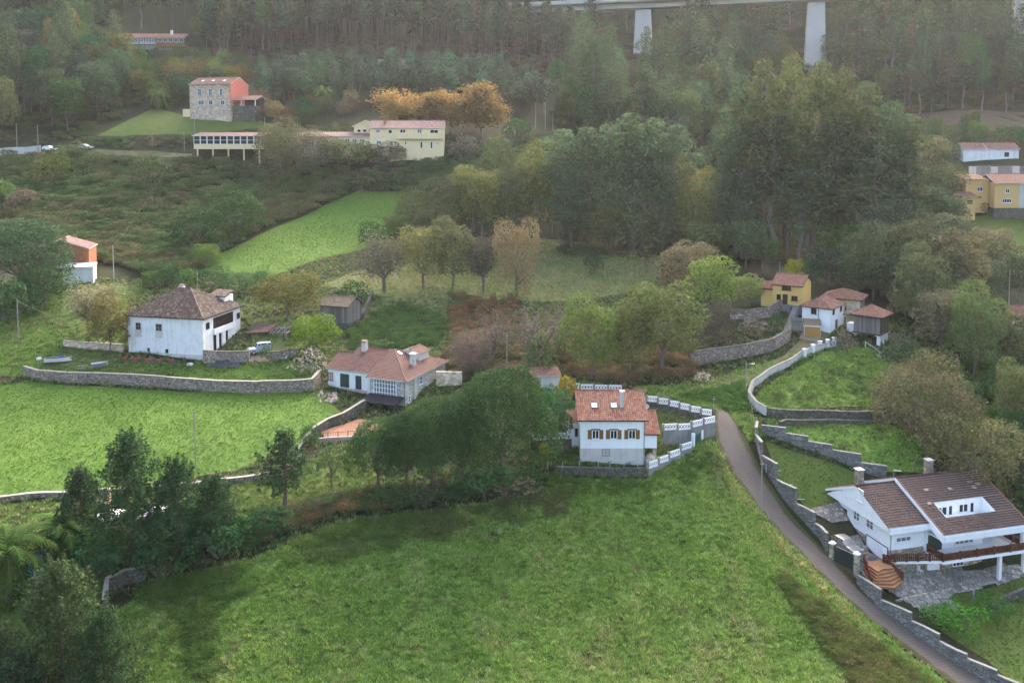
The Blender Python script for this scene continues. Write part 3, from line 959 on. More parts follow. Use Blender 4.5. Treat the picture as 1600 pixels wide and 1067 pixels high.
def palm(seed, h=7.0, w=7.5, fronds=40, trunk_h=None, fat=0.55):
    rng = np.random.default_rng(seed)
    mb = MB(); th = trunk_h or h * 0.5
    for k in range(10):
        z0, z1 = th * k / 10, th * (k + 1) / 10
        mb.ct = rng.uniform(.3, .7)
        mb.tube((0, 0, z0 - (0.6 if k == 0 else 0)), (0, 0, z1), fat * (1.05 if k % 2 else .92), fat * .95, 9, caps=(k == 9))
    V, F, T = [], [], []
    for k in range(fronds):
        an = 2.4 * k; q = k / fronds
        el = 1.35 - 1.75 * q + rng.uniform(-.08, .08)
        ln = w * 0.5 * rng.uniform(0.95, 1.12) * (1.0 + 0.12 * math.sin(q * 3))
        seg = 9; p = np.array([0, 0, th + 0.1]); a = el
        pts = [p]
        for s in range(seg):
            a -= 0.16 + 0.05 * s / seg * 2
            p = p + np.array([math.cos(an) * math.cos(a), math.sin(an) * math.cos(a), math.sin(a)]) * ln / seg * 1.15
            pts.append(p)
        side = np.array([-math.sin(an), math.cos(an), 0])
        for s in range(1, 15):
            f = min(s / 15 * seg, seg - .01); i = int(f); pp = pts[i] + (pts[i + 1] - pts[i]) * (f - i); dr = pts[i + 1] - pts[i]; dr = dr / np.linalg.norm(dr)
            L = w * 0.078 * math.sin(math.pi * min(1, 0.18 + 0.8 * s / 15)) + .12
            tn = np.clip(rng.normal(.45, .28) + (.3 if q < .4 else -.25), 0, 1)
            for sg in (-1, 1):
                tip = pp + side * sg * L + dr * L * 0.8 + np.array([0, 0, -0.25 * L])
                i0 = len(V); b = dr * 0.15
                V += [pp - b, pp + b, tip + b * .3, tip - b * .3]; F.append((i0, i0 + 1, i0 + 2, i0 + 3)); T.append(tn)
        for s in range(seg):
            i0 = len(V); V += [pts[s] - side * .05, pts[s] + side * .05, pts[s + 1] + side * .03, pts[s + 1] - side * .03]; F.append((i0, i0 + 1, i0 + 2, i0 + 3)); T.append(.95)
    me = mesh_np('fronds', np.array(V), np.array(F), [M['leaf']], tint=np.array(T))
    a = me.attributes.new('hue', 'FLOAT', 'FACE'); a.data.foreach_set('value', rng.random(len(F)).astype(np.float32))
    return [('fronds', me), ('trunk', mb.mesh('trunk', M['bark']))], h, w


def bush(seed, h=2.5, w=4.0, nl=8, per=22, size=0.22, mat='leaf', shell=(0.7, 1.06)):
    rng = np.random.default_rng(seed)
    lobes = [(0, 0, h * .45, w * .30, w * .30, h * .45)]
    mb = MB()
    for k in range(nl):
        an = 2.4 * k + rng.uniform(-.3, .3); rr = w * .5 * rng.uniform(.4, .68); s = w * rng.uniform(.15, .24)
        z = h * rng.uniform(.28, .62)
        lobes.append((rr * math.cos(an), rr * math.sin(an), z, s, s, min(s, h * .36)))
        limb(mb, (0, 0, -.3), (rr * math.cos(an), rr * math.sin(an), z), 0.06, 0.02, rng, .15, 2, 4)
    P, N = lobes_points(lobes, per, rng, shell, -0.5)
    P[:, 2] = np.maximum(P[:, 2], 0.02)
    lm = leaf_mesh('foliage', P, N, size, rng, M[mat], up=0.3)
    return [('foliage', lm), ('stem', mb.mesh('stem', M['bark']))], h, w


def tuft(seed, h=0.45, w=0.5, n=12, bw=0.06):
    rng = np.random.default_rng(seed); V, F = [], []
    for k in range(n):
        an = rng.uniform(0, 6.28); r = w * .3 * rng.random() ** .5; b = np.array([math.cos(an) * r, math.sin(an) * r, -0.05])
        a2 = an + rng.normal() * .8; ln = h * rng.uniform(.5, 1.1); lean = rng.uniform(.2, .9)
        tip = b + np.array([math.cos(a2) * ln * lean, math.sin(a2) * ln * lean, ln])
        s = np.array([-math.sin(a2), math.cos(a2), 0]) * bw * .5; i = len(V); m = (b + tip) / 2 + np.array([0, 0, ln * .12])
        V += [b - s, b + s, m + s * .8, m - s * .8, tip + s * .15, tip - s * .15]
        F += [(i, i + 1, i + 2, i + 3), (i + 3, i + 2, i + 4, i + 5)]
    me = mesh_np('tuft', np.array(V), np.array(F), [M['blade']], tint=rng.random(len(F)))
    a = me.attributes.new('hue', 'FLOAT', 'FACE'); a.data.foreach_set('value', rng.random(len(F)).astype(np.float32))
    return me


PROTO = {
    'oak1': broadleaf(1, 10, 10, .16), 'oak2': broadleaf(2, 11, 9.5, .18, nl=13), 'oak3': broadleaf(3, 9, 10.5, .14, nl=12, flat=.75),
    'tall1': broadleaf(4, 15, 9, .16, nl=16, per=7.5, size=.46), 'tall2': broadleaf(5, 16, 10, .2, nl=17, per=7, size=.46),
    'laurel1': broadleaf(6, 8, 8, .08, nl=13, per=15, size=.28), 'laurel2': broadleaf(7, 8, 9, .08, nl=14, per=15, size=.28),
    'dome1': broadleaf(8, 8, 13, .05, nl=16, per=13, size=.28, flat=.8, mat='twig', shell=(.62, 1.06), tr=.3), 'dome2': broadleaf(9, 8, 11, .05, nl=15, per=13, size=.28, flat=.8, mat='twig', shell=(.62, 1.06), tr=.3),
    'bare1': bare_tree(10), 'bare2': bare_tree(11, 10, 7, 1.4), 'bare3': bare_tree(12, 9, 7, .35, .26),
    'plane1': bare_tree(13, 13, 9, 2.6, .5, .12, 300), 'plane2': bare_tree(14, 14, 8.5, 2.4, .5, .12, 300),
    'euc1': eucalyptus(20), 'euc2': eucalyptus(21, 36, 10, .4, 14), 'euc3': eucalyptus(22, 32, 12, .28, 17), 'euc4': eucalyptus(23, 30, 9, .45, 12),
    'pine1': forest_pine(30), 'pine2': forest_pine(31, 23, 5, .55), 'pine3': forest_pine(32, 14, 5.5, .3, 900, .75), 'pine4': forest_pine(33, 21, 6, .42),
    'young1': young_pine(40), 'young2': young_pine(41, 15, 7), 'young3': young_pine(42, 14, 9), 'thin1': young_pine(43, 12, 6, 12, .34, .3),
    'umb1': umbrella_pine(50), 'umb2': umbrella_pine(51, 15, 15, deep=.6),
    'round1': broadleaf(52, 7, 5, .42, nl=9, per=9, size=.28, mat='needle', bark='bark_pine', tr=.14),
    'palm1': palm(60), 'palm2': palm(61, 8, 8, 44, 3.6),
    'bush1': bush(70), 'bush2': bush(71, 2.2, 4.4), 'bush3': bush(72, 3, 4), 'bush4': bush(73, 2.4, 3.6, 8, 9, .26, 'twig', (.5, 1.08)),
    'cane1': bush(74, 3, 2.6, 8, 12, .4, 'leaf'),
}


def plant(name, kind, label, cat, x, y, h, w, col, group=None, rz=None, z=None, parts=True):
    ms, ph, pw = PROTO[kind]
    r = thing(name, label, cat, (x, y, H(x, y) if z is None else z), rnd.uniform(0, 6.28) if rz is None else rz, group)
    r.scale = (w / pw, w / pw, h / ph)
    for nm, me in ms:
        o = bpy.data.objects.new(nm, me); COL.objects.link(o); o.parent = r
        o.color = (*col, 1)
    return r


def plant_px(name, kind, px, yb, yt, wpx, col, label, cat='tree', group=None):
    """foot at photo pixel (px,yb), top at row yt, crown wpx pixels wide"""
    p = at(px, min(yb, 1180))
    s = p.y / FPX
    return plant(name, kind, label, cat, p.x, p.y, (yb - yt) * s, wpx * s, col, group)


TINTED = {}


def tinted(m, col):
    k = (m.name, col)
    if k not in TINTED:
        c = m.copy(); TINTED[k] = c
        for nd in c.node_tree.nodes:
            if nd.type == 'HUE_SAT':
                for l in list(nd.inputs['Color'].links): c.node_tree.links.remove(l)
                nd.inputs['Color'].default_value = (*col, 1)
    return TINTED[k]


# scattered cover: one object, many small clumps (geometry nodes)
def cover(name, protos, pts, rot, sc, pick, label=None, kind='stuff', cat=None):
    coll = bpy.data.collections.new(name + '_sources')
    for k, (me, col) in enumerate(protos):
        if sum(col) < 2.9:
            me = me.copy(); me.materials[0] = tinted(me.materials[0], col)
        o = bpy.data.objects.new('%s_source_%02d' % (name, k), me); o.color = (*col, 1); coll.objects.link(o)
    V = np.asarray(pts, np.float32)
    me = bpy.data.meshes.new(name)
    me.vertices.add(len(V)); me.vertices.foreach_set('co', V.ravel())
    a = me.attributes.new('rz', 'FLOAT', 'POINT'); a.data.foreach_set('value', np.asarray(rot, np.float32))
    a = me.attributes.new('sc', 'FLOAT_VECTOR', 'POINT'); a.data.foreach_set('vector', np.asarray(sc, np.float32).ravel())
    a = me.attributes.new('pick', 'INT', 'POINT'); a.data.foreach_set('value', np.asarray(pick, np.int32))
    o = link_mesh(name, me)
    ng = bpy.data.node_groups.new(name, 'GeometryNodeTree')
    ng.interface.new_socket('Geometry', in_out='INPUT', socket_type='NodeSocketGeometry')
    ng.interface.new_socket('Geometry', in_out='OUTPUT', socket_type='NodeSocketGeometry')
    N = ng.nodes.new; L = ng.links.new
    gi, go = N('NodeGroupInput'), N('NodeGroupOutput')
    ci = N('GeometryNodeCollectionInfo'); ci.inputs['Collection'].default_value = coll
    ci.inputs['Separate Children'].default_value = True; ci.inputs['Reset Children'].default_value = True
    ip = N('GeometryNodeInstanceOnPoints'); ip.inputs['Pick Instance'].default_value = True

    def at_(nm, typ):
        n = N('GeometryNodeInputNamedAttribute'); n.data_type = typ; n.inputs['Name'].default_value = nm; return n.outputs[0]
    cx = N('ShaderNodeCombineXYZ'); L(at_('rz', 'FLOAT'), cx.inputs[2])
    L(gi.outputs[0], ip.inputs['Points']); L(ci.outputs[0], ip.inputs['Instance'])
    L(at_('pick', 'INT'), ip.inputs['Instance Index']); L(cx.outputs[0], ip.inputs['Rotation']); L(at_('sc', 'FLOAT_VECTOR'), ip.inputs['Scale'])
    L(ip.outputs[0], go.inputs[0])
    md = o.modifiers.new('cover', 'NODES'); md.node_group = ng
    return tag(o, label, cat, None, kind)


def fill(poly, n):
    """n random points inside a world polygon"""
    p = np.array(poly); lo, hi = p.min(0), p.max(0)
    out = np.zeros((0, 2))
    while len(out) < n:
        q = nrg.uniform(lo, hi, (n * 2, 2)); q = q[inside(poly, q[:, 0], q[:, 1])]
        out = np.concatenate([out, q])
        if len(q) == 0: break
    return out[:n]


def fill_px(pxs, n):
    return fill([tuple(at(*p).xy) for p in pxs], n)


def vnoise(x, y, s, seed=0):
    """cheap smooth noise 0..1 on the ground plane"""
    r = np.random.default_rng(seed); v = 0
    for k in range(5):
        a = r.uniform(0, 6.28); f = s * r.uniform(.6, 1.7)
        v = v + np.sin((x * math.cos(a) + y * math.sin(a)) * f + r.uniform(0, 6.28) + 1.4 * np.sin((x * math.sin(a) - y * math.cos(a)) * f * .7))
    return 0.5 + v / 8
# ------------------------------------------------------------------ building kit
class Face:
    """a vertical face of a building: u runs to the right as seen from outside, d points outwards"""
    def __init__(s, root, ox, oy, ang=0.0):
        s.root = root; s.o = Vector((ox, oy)); a = R(ang)
        s.u = Vector((math.cos(a), math.sin(a))); s.n = Vector((math.sin(a), -math.cos(a)))
        g = root.rotation_euler.z; s.rot = Matrix.Rotation(g, 2); s.base = Vector(root.location)

    def world(s, u):
        return s.base.xy + s.rot @ (s.o + s.u * u)

    def u_px(s, px):
        a = s.world(0); d = s.rot @ s.u
        k = (px - 800) / FPX
        # (ax + u dx) = k * depth, depth along the view axis (height drop neglected in the tilt)
        lo, hi = -40.0, 60.0
        f = lambda u: px_of((*(a + d * u), s.base.z + 2))[0] - px
        if f(lo) > f(hi): lo, hi = hi, lo
        for _ in range(40):
            m = (lo + hi) / 2
            if f(m) < 0: lo = m
            else: hi = m
        return (lo + hi) / 2

    def z_px(s, u, py):
        w = s.world(u); v = (CY - py) / FPX; c, q = math.cos(PITCH), math.sin(PITCH)
        return CAMZ + w.y * (v * c - q) / (c + v * q) - s.base.z

    def p(s, u, z, d=0.0):
        q = s.o + s.u * u + s.n * d
        return (q.x, q.y, z)

    def box(s, mb, u0, u1, z0, z1, d0, d1):
        mb.hexa([s.p(u0, z0, d1), s.p(u1, z0, d1), s.p(u1, z0, d0), s.p(u0, z0, d0)],
                [s.p(u0, z1, d1), s.p(u1, z1, d1), s.p(u1, z1, d0), s.p(u0, z1, d0)])

    def rect(s, x0, y0, x1, y1):
        u0, u1 = s.u_px(x0), s.u_px(x1); um = (u0 + u1) / 2
        return u0, u1, s.z_px(um, y1), s.z_px(um, y0)


def window(F, u0, u1, z0, z1, nx=2, ny=1, frame='frame_white', glass='glass', sill=None, shutter=None, fw=0.1, name='window', proud=0.06, lintel=None):
    mb = MB(); pr = proud
    F.box(mb, u0, u0 + fw, z0, z1, -0.05, pr); F.box(mb, u1 - fw, u1, z0, z1, -0.05, pr)
    F.box(mb, u0 + fw, u1 - fw, z0, z0 + fw, -0.05, pr); F.box(mb, u0 + fw, u1 - fw, z1 - fw, z1, -0.05, pr)
    for k in range(1, nx):
        c = u0 + (u1 - u0) * k / nx; F.box(mb, c - fw * .4, c + fw * .4, z0 + fw, z1 - fw, -0.05, pr - .012)
    for k in range(1, ny):
        c = z0 + (z1 - z0) * k / ny; F.box(mb, u0 + fw, u1 - fw, c - fw * .35, c + fw * .35, -0.05, pr - .022)
    w = mb.build(name, M[frame], F.root)
    for i in range(nx):
        g = MB(); a = u0 + (u1 - u0) * i / nx; b = u0 + (u1 - u0) * (i + 1) / nx
        F.box(g, a + fw * .5, b - fw * .5, z0 + fw * .5, z1 - fw * .5, -0.06, 0.015)
        g.build('pane', M[glass], w)
    if sill:
        g = MB(); F.box(g, u0 - .1, u1 + .1, z0 - .09, z0 - .004, -0.02, .13); g.build('sill', M[sill], w)
    if lintel:
        g = MB(); F.box(g, u0 - .12, u1 + .12, z1 + .004, z1 + .14, -0.02, .12); g.build('lintel', M[lintel], w)
    if shutter:
        wd = (u1 - u0) * .56
        for a, b in ((u0 - .02 - wd, u0 - .02), (u1 + .02, u1 + .02 + wd)):
            g = MB(); g.ct = rnd.uniform(.3, .9)
            F.box(g, a, b, z0, z1, 0.004, .04)
            for k in range(1, 3):
                q = z0 + (z1 - z0) * k / 3; F.box(g, a + .05, b - .05, q - .04, q + .04, .041, .065)
            g.build('shutter', M[shutter], F.root)
    return w


def win_px(F, r, **kw):
    return window(F, *F.rect(*r), **kw)


def door(F, u0, u1, z0, z1, mat, frame='frame_white', name='door', planks=0):
    mb = MB(); F.box(mb, u0, u1, z0, z1, -0.05, 0.03)
    o = mb.build(name, M[mat], F.root)
    g = MB(); fw = .08
    F.box(g, u0 - fw, u0 - .002, z0, z1 + fw, -.03, .07); F.box(g, u1 + .002, u1 + fw, z0, z1 + fw, -.03, .07); F.box(g, u0 - .002, u1 + .002, z1 + .002, z1 + fw, -.03, .07)
    g.build('frame', M[frame], o)
    if planks:
        for k in range(1, planks):
            g = MB(); c = u0 + (u1 - u0) * k / planks; F.box(g, c - .015, c + .015, z0 + .05, z1 - .05, .031, .045); g.build('panel_joint', M[mat], o)
    return o


def tile_plane(mb, pts, rib=0.24, row=0.36, amp=0.05, lift=0.05, rng=rnd, jitter=0.0):
    """barrel tiles laid over a planar convex polygon whose first edge a->b is the eave (seen from outside, left to right)"""
    P = [Vector(p) for p in pts]
    ex = (P[1] - P[0]).normalized(); n = ex.cross(P[2] - P[0]).normalized()
    if n.z < 0: n = -n
    ey = n.cross(ex).normalized()
    Q = [((p - P[0]).dot(ex), (p - P[0]).dot(ey)) for p in P]
    x0, x1 = min(q[0] for q in Q), max(q[0] for q in Q)
    nr = max(1, round((x1 - x0) / rib)); w = (x1 - x0) / nr
    prof = ((0, .0), (.22, .75), (.5, 1.0), (.78, .75), (1.0, .0))
    for k in range(nr):
        xm = x0 + (k + .5) * w; ys = []
        for i in range(len(Q)):
            (ax, ay), (bx, by) = Q[i], Q[(i + 1) % len(Q)]
            if (ax <= xm) != (bx <= xm): ys.append(ay + (by - ay) * (xm - ax) / (bx - ax))
        if len(ys) < 2: continue
        lo, hi = min(ys), max(ys)
        m = max(1, round((hi - lo) / row)); h = (hi - lo) / m
        for j in range(m):
            mb.ct = min(1, max(0, rng.gauss(.5, .26)))
            a, b = lo + j * h - (.03 if j else .0), lo + (j + 1) * h
            jt = rng.uniform(-jitter, jitter)
            i0 = len(mb.v)
            for yy, up in ((a, lift), (b, .008)):
                for f, z in prof:
                    p = P[0] + ex * (x0 + (k + f) * w + jt) + ey * yy + n * (up + z * amp)
                    mb.v.append(tuple(p))
            for q in range(4):
                mb.f.append((i0 + q, i0 + q + 1, i0 + 6 + q, i0 + 5 + q)); mb.m.append(mb.cm); mb.t.append(mb.ct)


def slab(mb, pts, th):
    P = [Vector(p) for p in pts]
    n = (P[1] - P[0]).cross(P[2] - P[0]).normalized()
    if n.z < 0: n = -n
    dn = n * th; i = len(mb.v); k = len(P)
    mb.v.extend([tuple(p) for p in P] + [tuple(p - dn) for p in P])
    mb.f.append(tuple(range(i, i + k))); mb.f.append(tuple(range(i + 2 * k - 1, i + k - 1, -1)))
    for a in range(k):
        b = (a + 1) % k; mb.f.append((i + a, i + k + a, i + k + b, i + b))
    for _ in range(k + 2): mb.m.append(mb.cm); mb.t.append(mb.ct)


def caps(mb, a, b, r=0.14, step=0.42):
    a, b = Vector(a), Vector(b); L = (b - a).length; n = max(1, int(L / step))
    for k in range(n):
        mb.ct = rnd.random(); mb.tube(a.lerp(b, k / n), a.lerp(b, (k + 1.06) / n), r * 1.06, r * .94, 6, caps=True)


def roof(root, planes, tile, fascia='white', th=0.16, rib=.24, row=.36, amp=.05, ridges=(), name='roof', jitter=0.0, lift=0.05):
    mb = MB()
    for pts in planes:
        mb.cm = 1; mb.ct = .5; slab(mb, pts, th)
        mb.cm = 0; tile_plane(mb, pts, rib, row, amp, lift, jitter=jitter)
    mb.cm = 0
    for a, b in ridges: caps(mb, a, b, r=.09 + amp)
    return mb.build(name, [M[tile], M[fascia]], root)


def gable_x(root, x0, x1, y0, y1, z0, ze, zr, wall, tile, fascia='white', ov=.45, og=.35, walls=True, yr=None, **kw):
    """ridge along x; front wall at y0"""
    yr = (y0 + y1) / 2 if yr is None else yr
    if walls:
        mb = MB(); mb.prism([(y0, z0), (y1, z0), (y1, ze), (yr, zr - .05), (y0, ze)], x0, x1, 'x'); mb.build('wall', M[wall], root)
    sf = (zr - ze) / (yr - y0); sb = (zr - ze) / (y1 - yr); t = .14
    A = [(x0 - og, y0 - ov, ze - sf * ov + t), (x1 + og, y0 - ov, ze - sf * ov + t), (x1 + og, yr, zr + t), (x0 - og, yr, zr + t)]
    B = [(x1 + og, y1 + ov, ze - sb * ov + t), (x0 - og, y1 + ov, ze - sb * ov + t), (x0 - og, yr, zr + t), (x1 + og, yr, zr + t)]
    return roof(root, [A, B], tile, fascia, ridges=[((x0 - og, yr, zr + t + .04), (x1 + og, yr, zr + t + .04))], **kw)


def gable_y(root, x0, x1, y0, y1, z0, ze, zr, wall, tile, fascia='white', ov=.45, og=.35, walls=True, **kw):
    """ridge along y; gable in front"""
    xr = (x0 + x1) / 2
    if walls:
        mb = MB(); mb.prism([(x0, z0), (x1, z0), (x1, ze), (xr, zr - .05), (x0, ze)], y0, y1, 'y'); mb.build('wall', M[wall], root)
    s = (zr - ze) / (xr - x0); t = .14
    A = [(x0 - ov, y1 + og, ze - s * ov + t), (x0 - ov, y0 - og, ze - s * ov + t), (xr, y0 - og, zr + t), (xr, y1 + og, zr + t)]
    B = [(x1 + ov, y0 - og, ze - s * ov + t), (x1 + ov, y1 + og, ze - s * ov + t), (xr, y1 + og, zr + t), (xr, y0 - og, zr + t)]
    return roof(root, [A, B], tile, fascia, ridges=[((xr, y0 - og, zr + t + .04), (xr, y1 + og, zr + t + .04))], **kw)


def hip(root, x0, x1, y0, y1, z0, ze, zr, wall, tile, fascia='white', ov=.45, inset=None, along='x', walls=True, **kw):
    if walls:
        mb = MB(); mb.box(x0, x1, y0, y1, z0, ze); mb.build('wall', M[wall], root)
    X0, X1, Y0, Y1 = x0 - ov, x1 + ov, y0 - ov, y1 + ov; t = .12; e = ze + t - .12
    xm, ym = (X0 + X1) / 2, (Y0 + Y1) / 2
    i = inset if inset is not None else min(X1 - X0, Y1 - Y0) / 2
    if along == 'x': r0, r1 = (X0 + i, ym, zr + t), (X1 - i, ym, zr + t)
    else: r0, r1 = (xm, Y0 + i, zr + t), (xm, Y1 - i, zr + t)
    a, b, c, d = (X0, Y0, e), (X1, Y0, e), (X1, Y1, e), (X0, Y1, e)
    if along == 'x': pl = [[a, b, r1, r0], [b, c, r1], [c, d, r0, r1], [d, a, r0]]; hl = [(a, r0), (d, r0), (b, r1), (c, r1), (r0, r1)]
    else: pl = [[a, b, r0], [b, c, r1, r0], [c, d, r1], [d, a, r0, r1]]; hl = [(a, r0), (b, r0), (c, r1), (d, r1), (r0, r1)]
    hl = [(p, q) for p, q in hl if (Vector(p) - Vector(q)).length > .2]
    return roof(root, pl, tile, fascia, ridges=hl, **kw)


def chimney(root, x, y, z0, z1, w=.55, mat='white', cap='tile_orange', d=None):
    d = d or w
    mb = MB(); mb.box(x - w / 2, x + w / 2, y - d / 2, y + d / 2, z0, z1); o = mb.build('chimney', M[mat], root)
    g = MB()
    for sx in (-1, 1):
        for sy in (-1, 1): g.box(x + sx * w * .36 - .05, x + sx * w * .36 + .05, y + sy * d * .36 - .05, y + sy * d * .36 + .05, z1 + .002, z1 + .17)
    g.box(x - w * .62, x + w * .62, y - d * .62, y + d * .62, z1 + .172, z1 + .27); g.build('chimney_cap', M[cap], o)
    return o


def skylight(root, c, ex, ey, w, h, n):
    """flush roof window at c on a roof plane with unit axes ex, ey and normal n"""
    c, ex, ey, n = Vector(c), Vector(ex), Vector(ey), Vector(n)
    def bx(mb, a0, a1, b0, b1, d0, d1):
        q = [(a0, b0), (a1, b0), (a1, b1), (a0, b1)]
        mb.hexa([c + ex * a + ey * b + n * d0 for a, b in q], [c + ex * a + ey * b + n * d1 for a, b in q])
    mb = MB(); f = .08
    bx(mb, -w / 2, w / 2, -h / 2, -h / 2 + f, -.05, .2); bx(mb, -w / 2, w / 2, h / 2 - f, h / 2, -.05, .2)
    bx(mb, -w / 2, -w / 2 + f, -h / 2 + f, h / 2 - f, -.05, .2); bx(mb, w / 2 - f, w / 2, -h / 2 + f, h / 2 - f, -.05, .2)
    o = mb.build('skylight', M['cement_dark'], root)
    g = MB(); bx(g, -w / 2 + f, w / 2 - f, -h / 2 + f, h / 2 - f, 0, .17); g.build('pane', M['skylight'], o)


def plane_axes(a, b, c):
    a, b, c = Vector(a), Vector(b), Vector(c)
    ex = (b - a).normalized(); n = ex.cross(c - a).normalized()
    if n.z < 0: n = -n
    return ex, n.cross(ex).normalized(), n


def gutter(root, pts, r=.06, mat='cement_dark', name='drainpipe'):
    mb = MB()
    for a, b in zip(pts, pts[1:]): mb.tube(a, b, r, r, 5)
    mb.build(name, M[mat], root)


def railing(root, pts, h, mat, gap=.16, post=2.0, bw=.05, rail=.07, name='railing', base=.08):
    """timber or iron balustrade along local 3D points"""
    top = MB(); bal = MB()
    for a, b in zip(pts, pts[1:]):
        a, b = Vector(a), Vector(b); L = (b - a).length; d = (b - a) / L; nz = Vector((0, 0, 1)); sd = d.cross(nz).normalized() * rail * .5
        for z in (base, h - rail):
            q = [a - sd, a + sd, b + sd, b - sd]
            top.hexa([p + nz * z for p in q], [p + nz * (z + rail) for p in q])
        n = max(1, int(L / gap))
        for k in range(n):
            c = a + d * (k + .5) * L / n; w = bw / 2; bal.ct = rnd.random()
            bal.box(c.x - w, c.x + w, c.y - w, c.y + w, c.z + base + rail, c.z + h - rail - .002)
        m = max(1, round(L / post))
        for k in range(m + 1):
            c = a + d * k * L / m; w = rail * .8
            top.box(c.x - w, c.x + w, c.y - w, c.y + w, c.z - .02, c.z + h + .1)
    o = top.build(name, M[mat], root)
    b_ = bal.build('baluster', M[mat], o)
    b_['kind'] = 'stuff'
    return o


def site(px, py, Y=None):
    return at(px, py) if Y is None else at_y(px, py, Y)
# ================================================================== the houses
# ---- white house with the orange roof, in the middle
o = at_y(906.5, 721, 119.4)
wh = thing('house', 'white house with orange tiled roof and honey wood shutters beside the bend in the road', 'house', o, R(0))
S = 119.4 / FPX
W_ = 8.75
mb = MB(); mb.prism([(0, 1.84), (9.2, 1.84), (9.2, 5.95), (4.6, 8.35), (0, 5.95)], 0, W_, 'x'); mb.build('wall', M['white_clean'], wh)
mb = MB(); mb.box(-.03, W_ + .03, -.03, 9.23, -1.5, 1.838); mb.build('plinth', M['cement'], wh)
gable_x(wh, 0, W_, 0, 9.2, 0, 5.95, 8.4, None, 'tile_orange', 'frame_brown', ov=.5, og=.48, walls=False, amp=.07, rib=.3, row=.42)
F = Face(wh, 0, 0)
for x in (930.4, 958.8, 987.4):
    win_px(F, (x - 5.6, 671.5, x + 5.6, 685.8), nx=2, sill='white', shutter='shutter', lintel='frame_brown')
win_px(F, (940.2, 701.5, 952.6, 712.2), nx=2, ny=2, frame='cement_dark')
gutter(wh, [(W_ - .07, -.1, 5.7), (W_ - .07, -.1, -.3)], .05, 'cement_dark')
ex, ey, n_ = plane_axes((0, 0, 5.95), (1, 0, 5.95), (0, 4.6, 8.4))
for u, v in ((2.05, 2.2), (4.75, 2.2)):
    skylight(wh, Vector((u, 0, 6.1)) + ey * v, ex, ey, .9, 1.0, n_)
chimney(wh, 5.85, 1.9, 6.2, 9.0, .55, 'cement', 'cement')
# side wing on the right, carried on a stone pier
mb = MB(); mb.prism([(.15, 1.84), (7.2, 1.84), (7.2, 3.95), (3.7, 5.75), (.15, 3.95)], W_ + .002, 10.45, 'x'); mb.build('wing_wall', M['white_clean'], wh)
gable_x(wh, W_ + .35, 10.5, .15, 7.2, 0, 3.95, 5.8, None, 'tile_orange', 'frame_brown', ov=.45, og=.33, walls=False, amp=.07, rib=.3, row=.42, name='wing_roof')
mb = MB(); mb.box(9.95, 10.42, .2, .7, -1.2, 1.838); mb.build('pier', M['stone_warm'], wh)
mb = MB(); mb.box(W_ + .04, 10.4, 3.2, 3.5, -1.2, 1.838); mb.build('porch_wall', M['cement'], wh)
# lean-to on the left
mb = MB(); mb.box(-1.55, -.002, 2.9, 6.2, -.5, 4.35); mb.build('lean_to_wall', M['white_clean'], wh)
roof(wh, [[(-1.8, 2.6, 4.4), (-.05, 2.6, 4.4), (-.05, 6.4, 5.2), (-1.8, 6.4, 5.2)]], 'tile_orange', 'white', amp=.06, name='lean_to_roof')
F2 = Face(wh, -1.55, 2.9)
window(F2, 1.0, 1.45, 2.5, 3.7, nx=1, frame='shutter', glass='glass')
# satellite dish and clay oven
t = thing('satellite_dish', 'small white satellite dish on the side roof of the white orange-roofed house', 'satellite dish', o + Vector((9.6, 4.6, 5.75)))
mb = MB()
mb.tube((0, 0, -.2), (0, 0, .5), .03, .03, 5); mb.build('mast', M['metal'], t)
mb = MB()
for k in range(10):
    a0, a1 = k * .6283, (k + 1) * .6283
    mb.face((0, -.12, .6), (.42 * math.cos(a0), -.25, .6 + .38 * math.sin(a0)), (.42 * math.cos(a1), -.25, .6 + .38 * math.sin(a1)))
    mb.face((0, -.1, .6), (.42 * math.cos(a1), -.23, .6 + .38 * math.sin(a1)), (.42 * math.cos(a0), -.23, .6 + .38 * math.sin(a0)))
mb.build('dish', M['white_stuff'], t)
p = at(1017, 722)
t = thing('clay_oven', 'beige domed clay oven under the side porch of the white orange-roofed house', 'oven', p)
mb = MB(); rng = 7
for i in range(6):
    for j in range(12):
        a0, a1 = j * math.pi / 6, (j + 1) * math.pi / 6; e0, e1 = i * math.pi / 12, (i + 1) * math.pi / 12
        f = lambda a, e: (.75 * math.cos(a) * math.cos(e), .75 * math.sin(a) * math.cos(e), .55 + .7 * math.sin(e))
        mb.face(f(a0, e0), f(a1, e0), f(a1, e1), f(a0, e1))
mb.build('dome', M['stone_tan'], t)
mb = MB(); mb.box(-.8, .8, -.8, .8, -.6, .55); mb.build('base', M['cement'], t)

# ---- long house of two halves: old white part and stone part
AN = R(-23)
oc = at_y(633.6, 641, 136)           # near stone corner
dx = Vector((math.cos(AN), math.sin(AN), 0)); dyv = Vector((-math.sin(AN), math.cos(AN), 0))
o2 = oc - dx * 6.4
st = thing('stone_house', 'grey stone clad house with brown hipped roof and big white gridded window', 'house', o2, AN)
mb = MB(); mb.box(0, 6.4, 0, 13.4, -1.5, 4.75); mb.build('wall', M['stone_grey'], st)
e = 4.62; zr = 7.55; ym = 6.7; X0, X1, Y0, Y1 = -.25, 6.9, -.55, 13.9
A_, B_, C_, D_ = (X0, Y0, e), (X1, Y0, e), (X1, Y1, e), (X0, Y1, e); r0 = (X0, ym, zr); r1 = (.55, ym, zr)
roof(st, [[A_, B_, r1, r0], [B_, C_, r1], [C_, D_, r0, r1]], 'tile_red', 'white', amp=.035, rib=.22, row=.34, lift=.06,
     ridges=[(B_, r1), (C_, r1), (r0, r1), (A_, r0)])
F = Face(st, 0, 0)
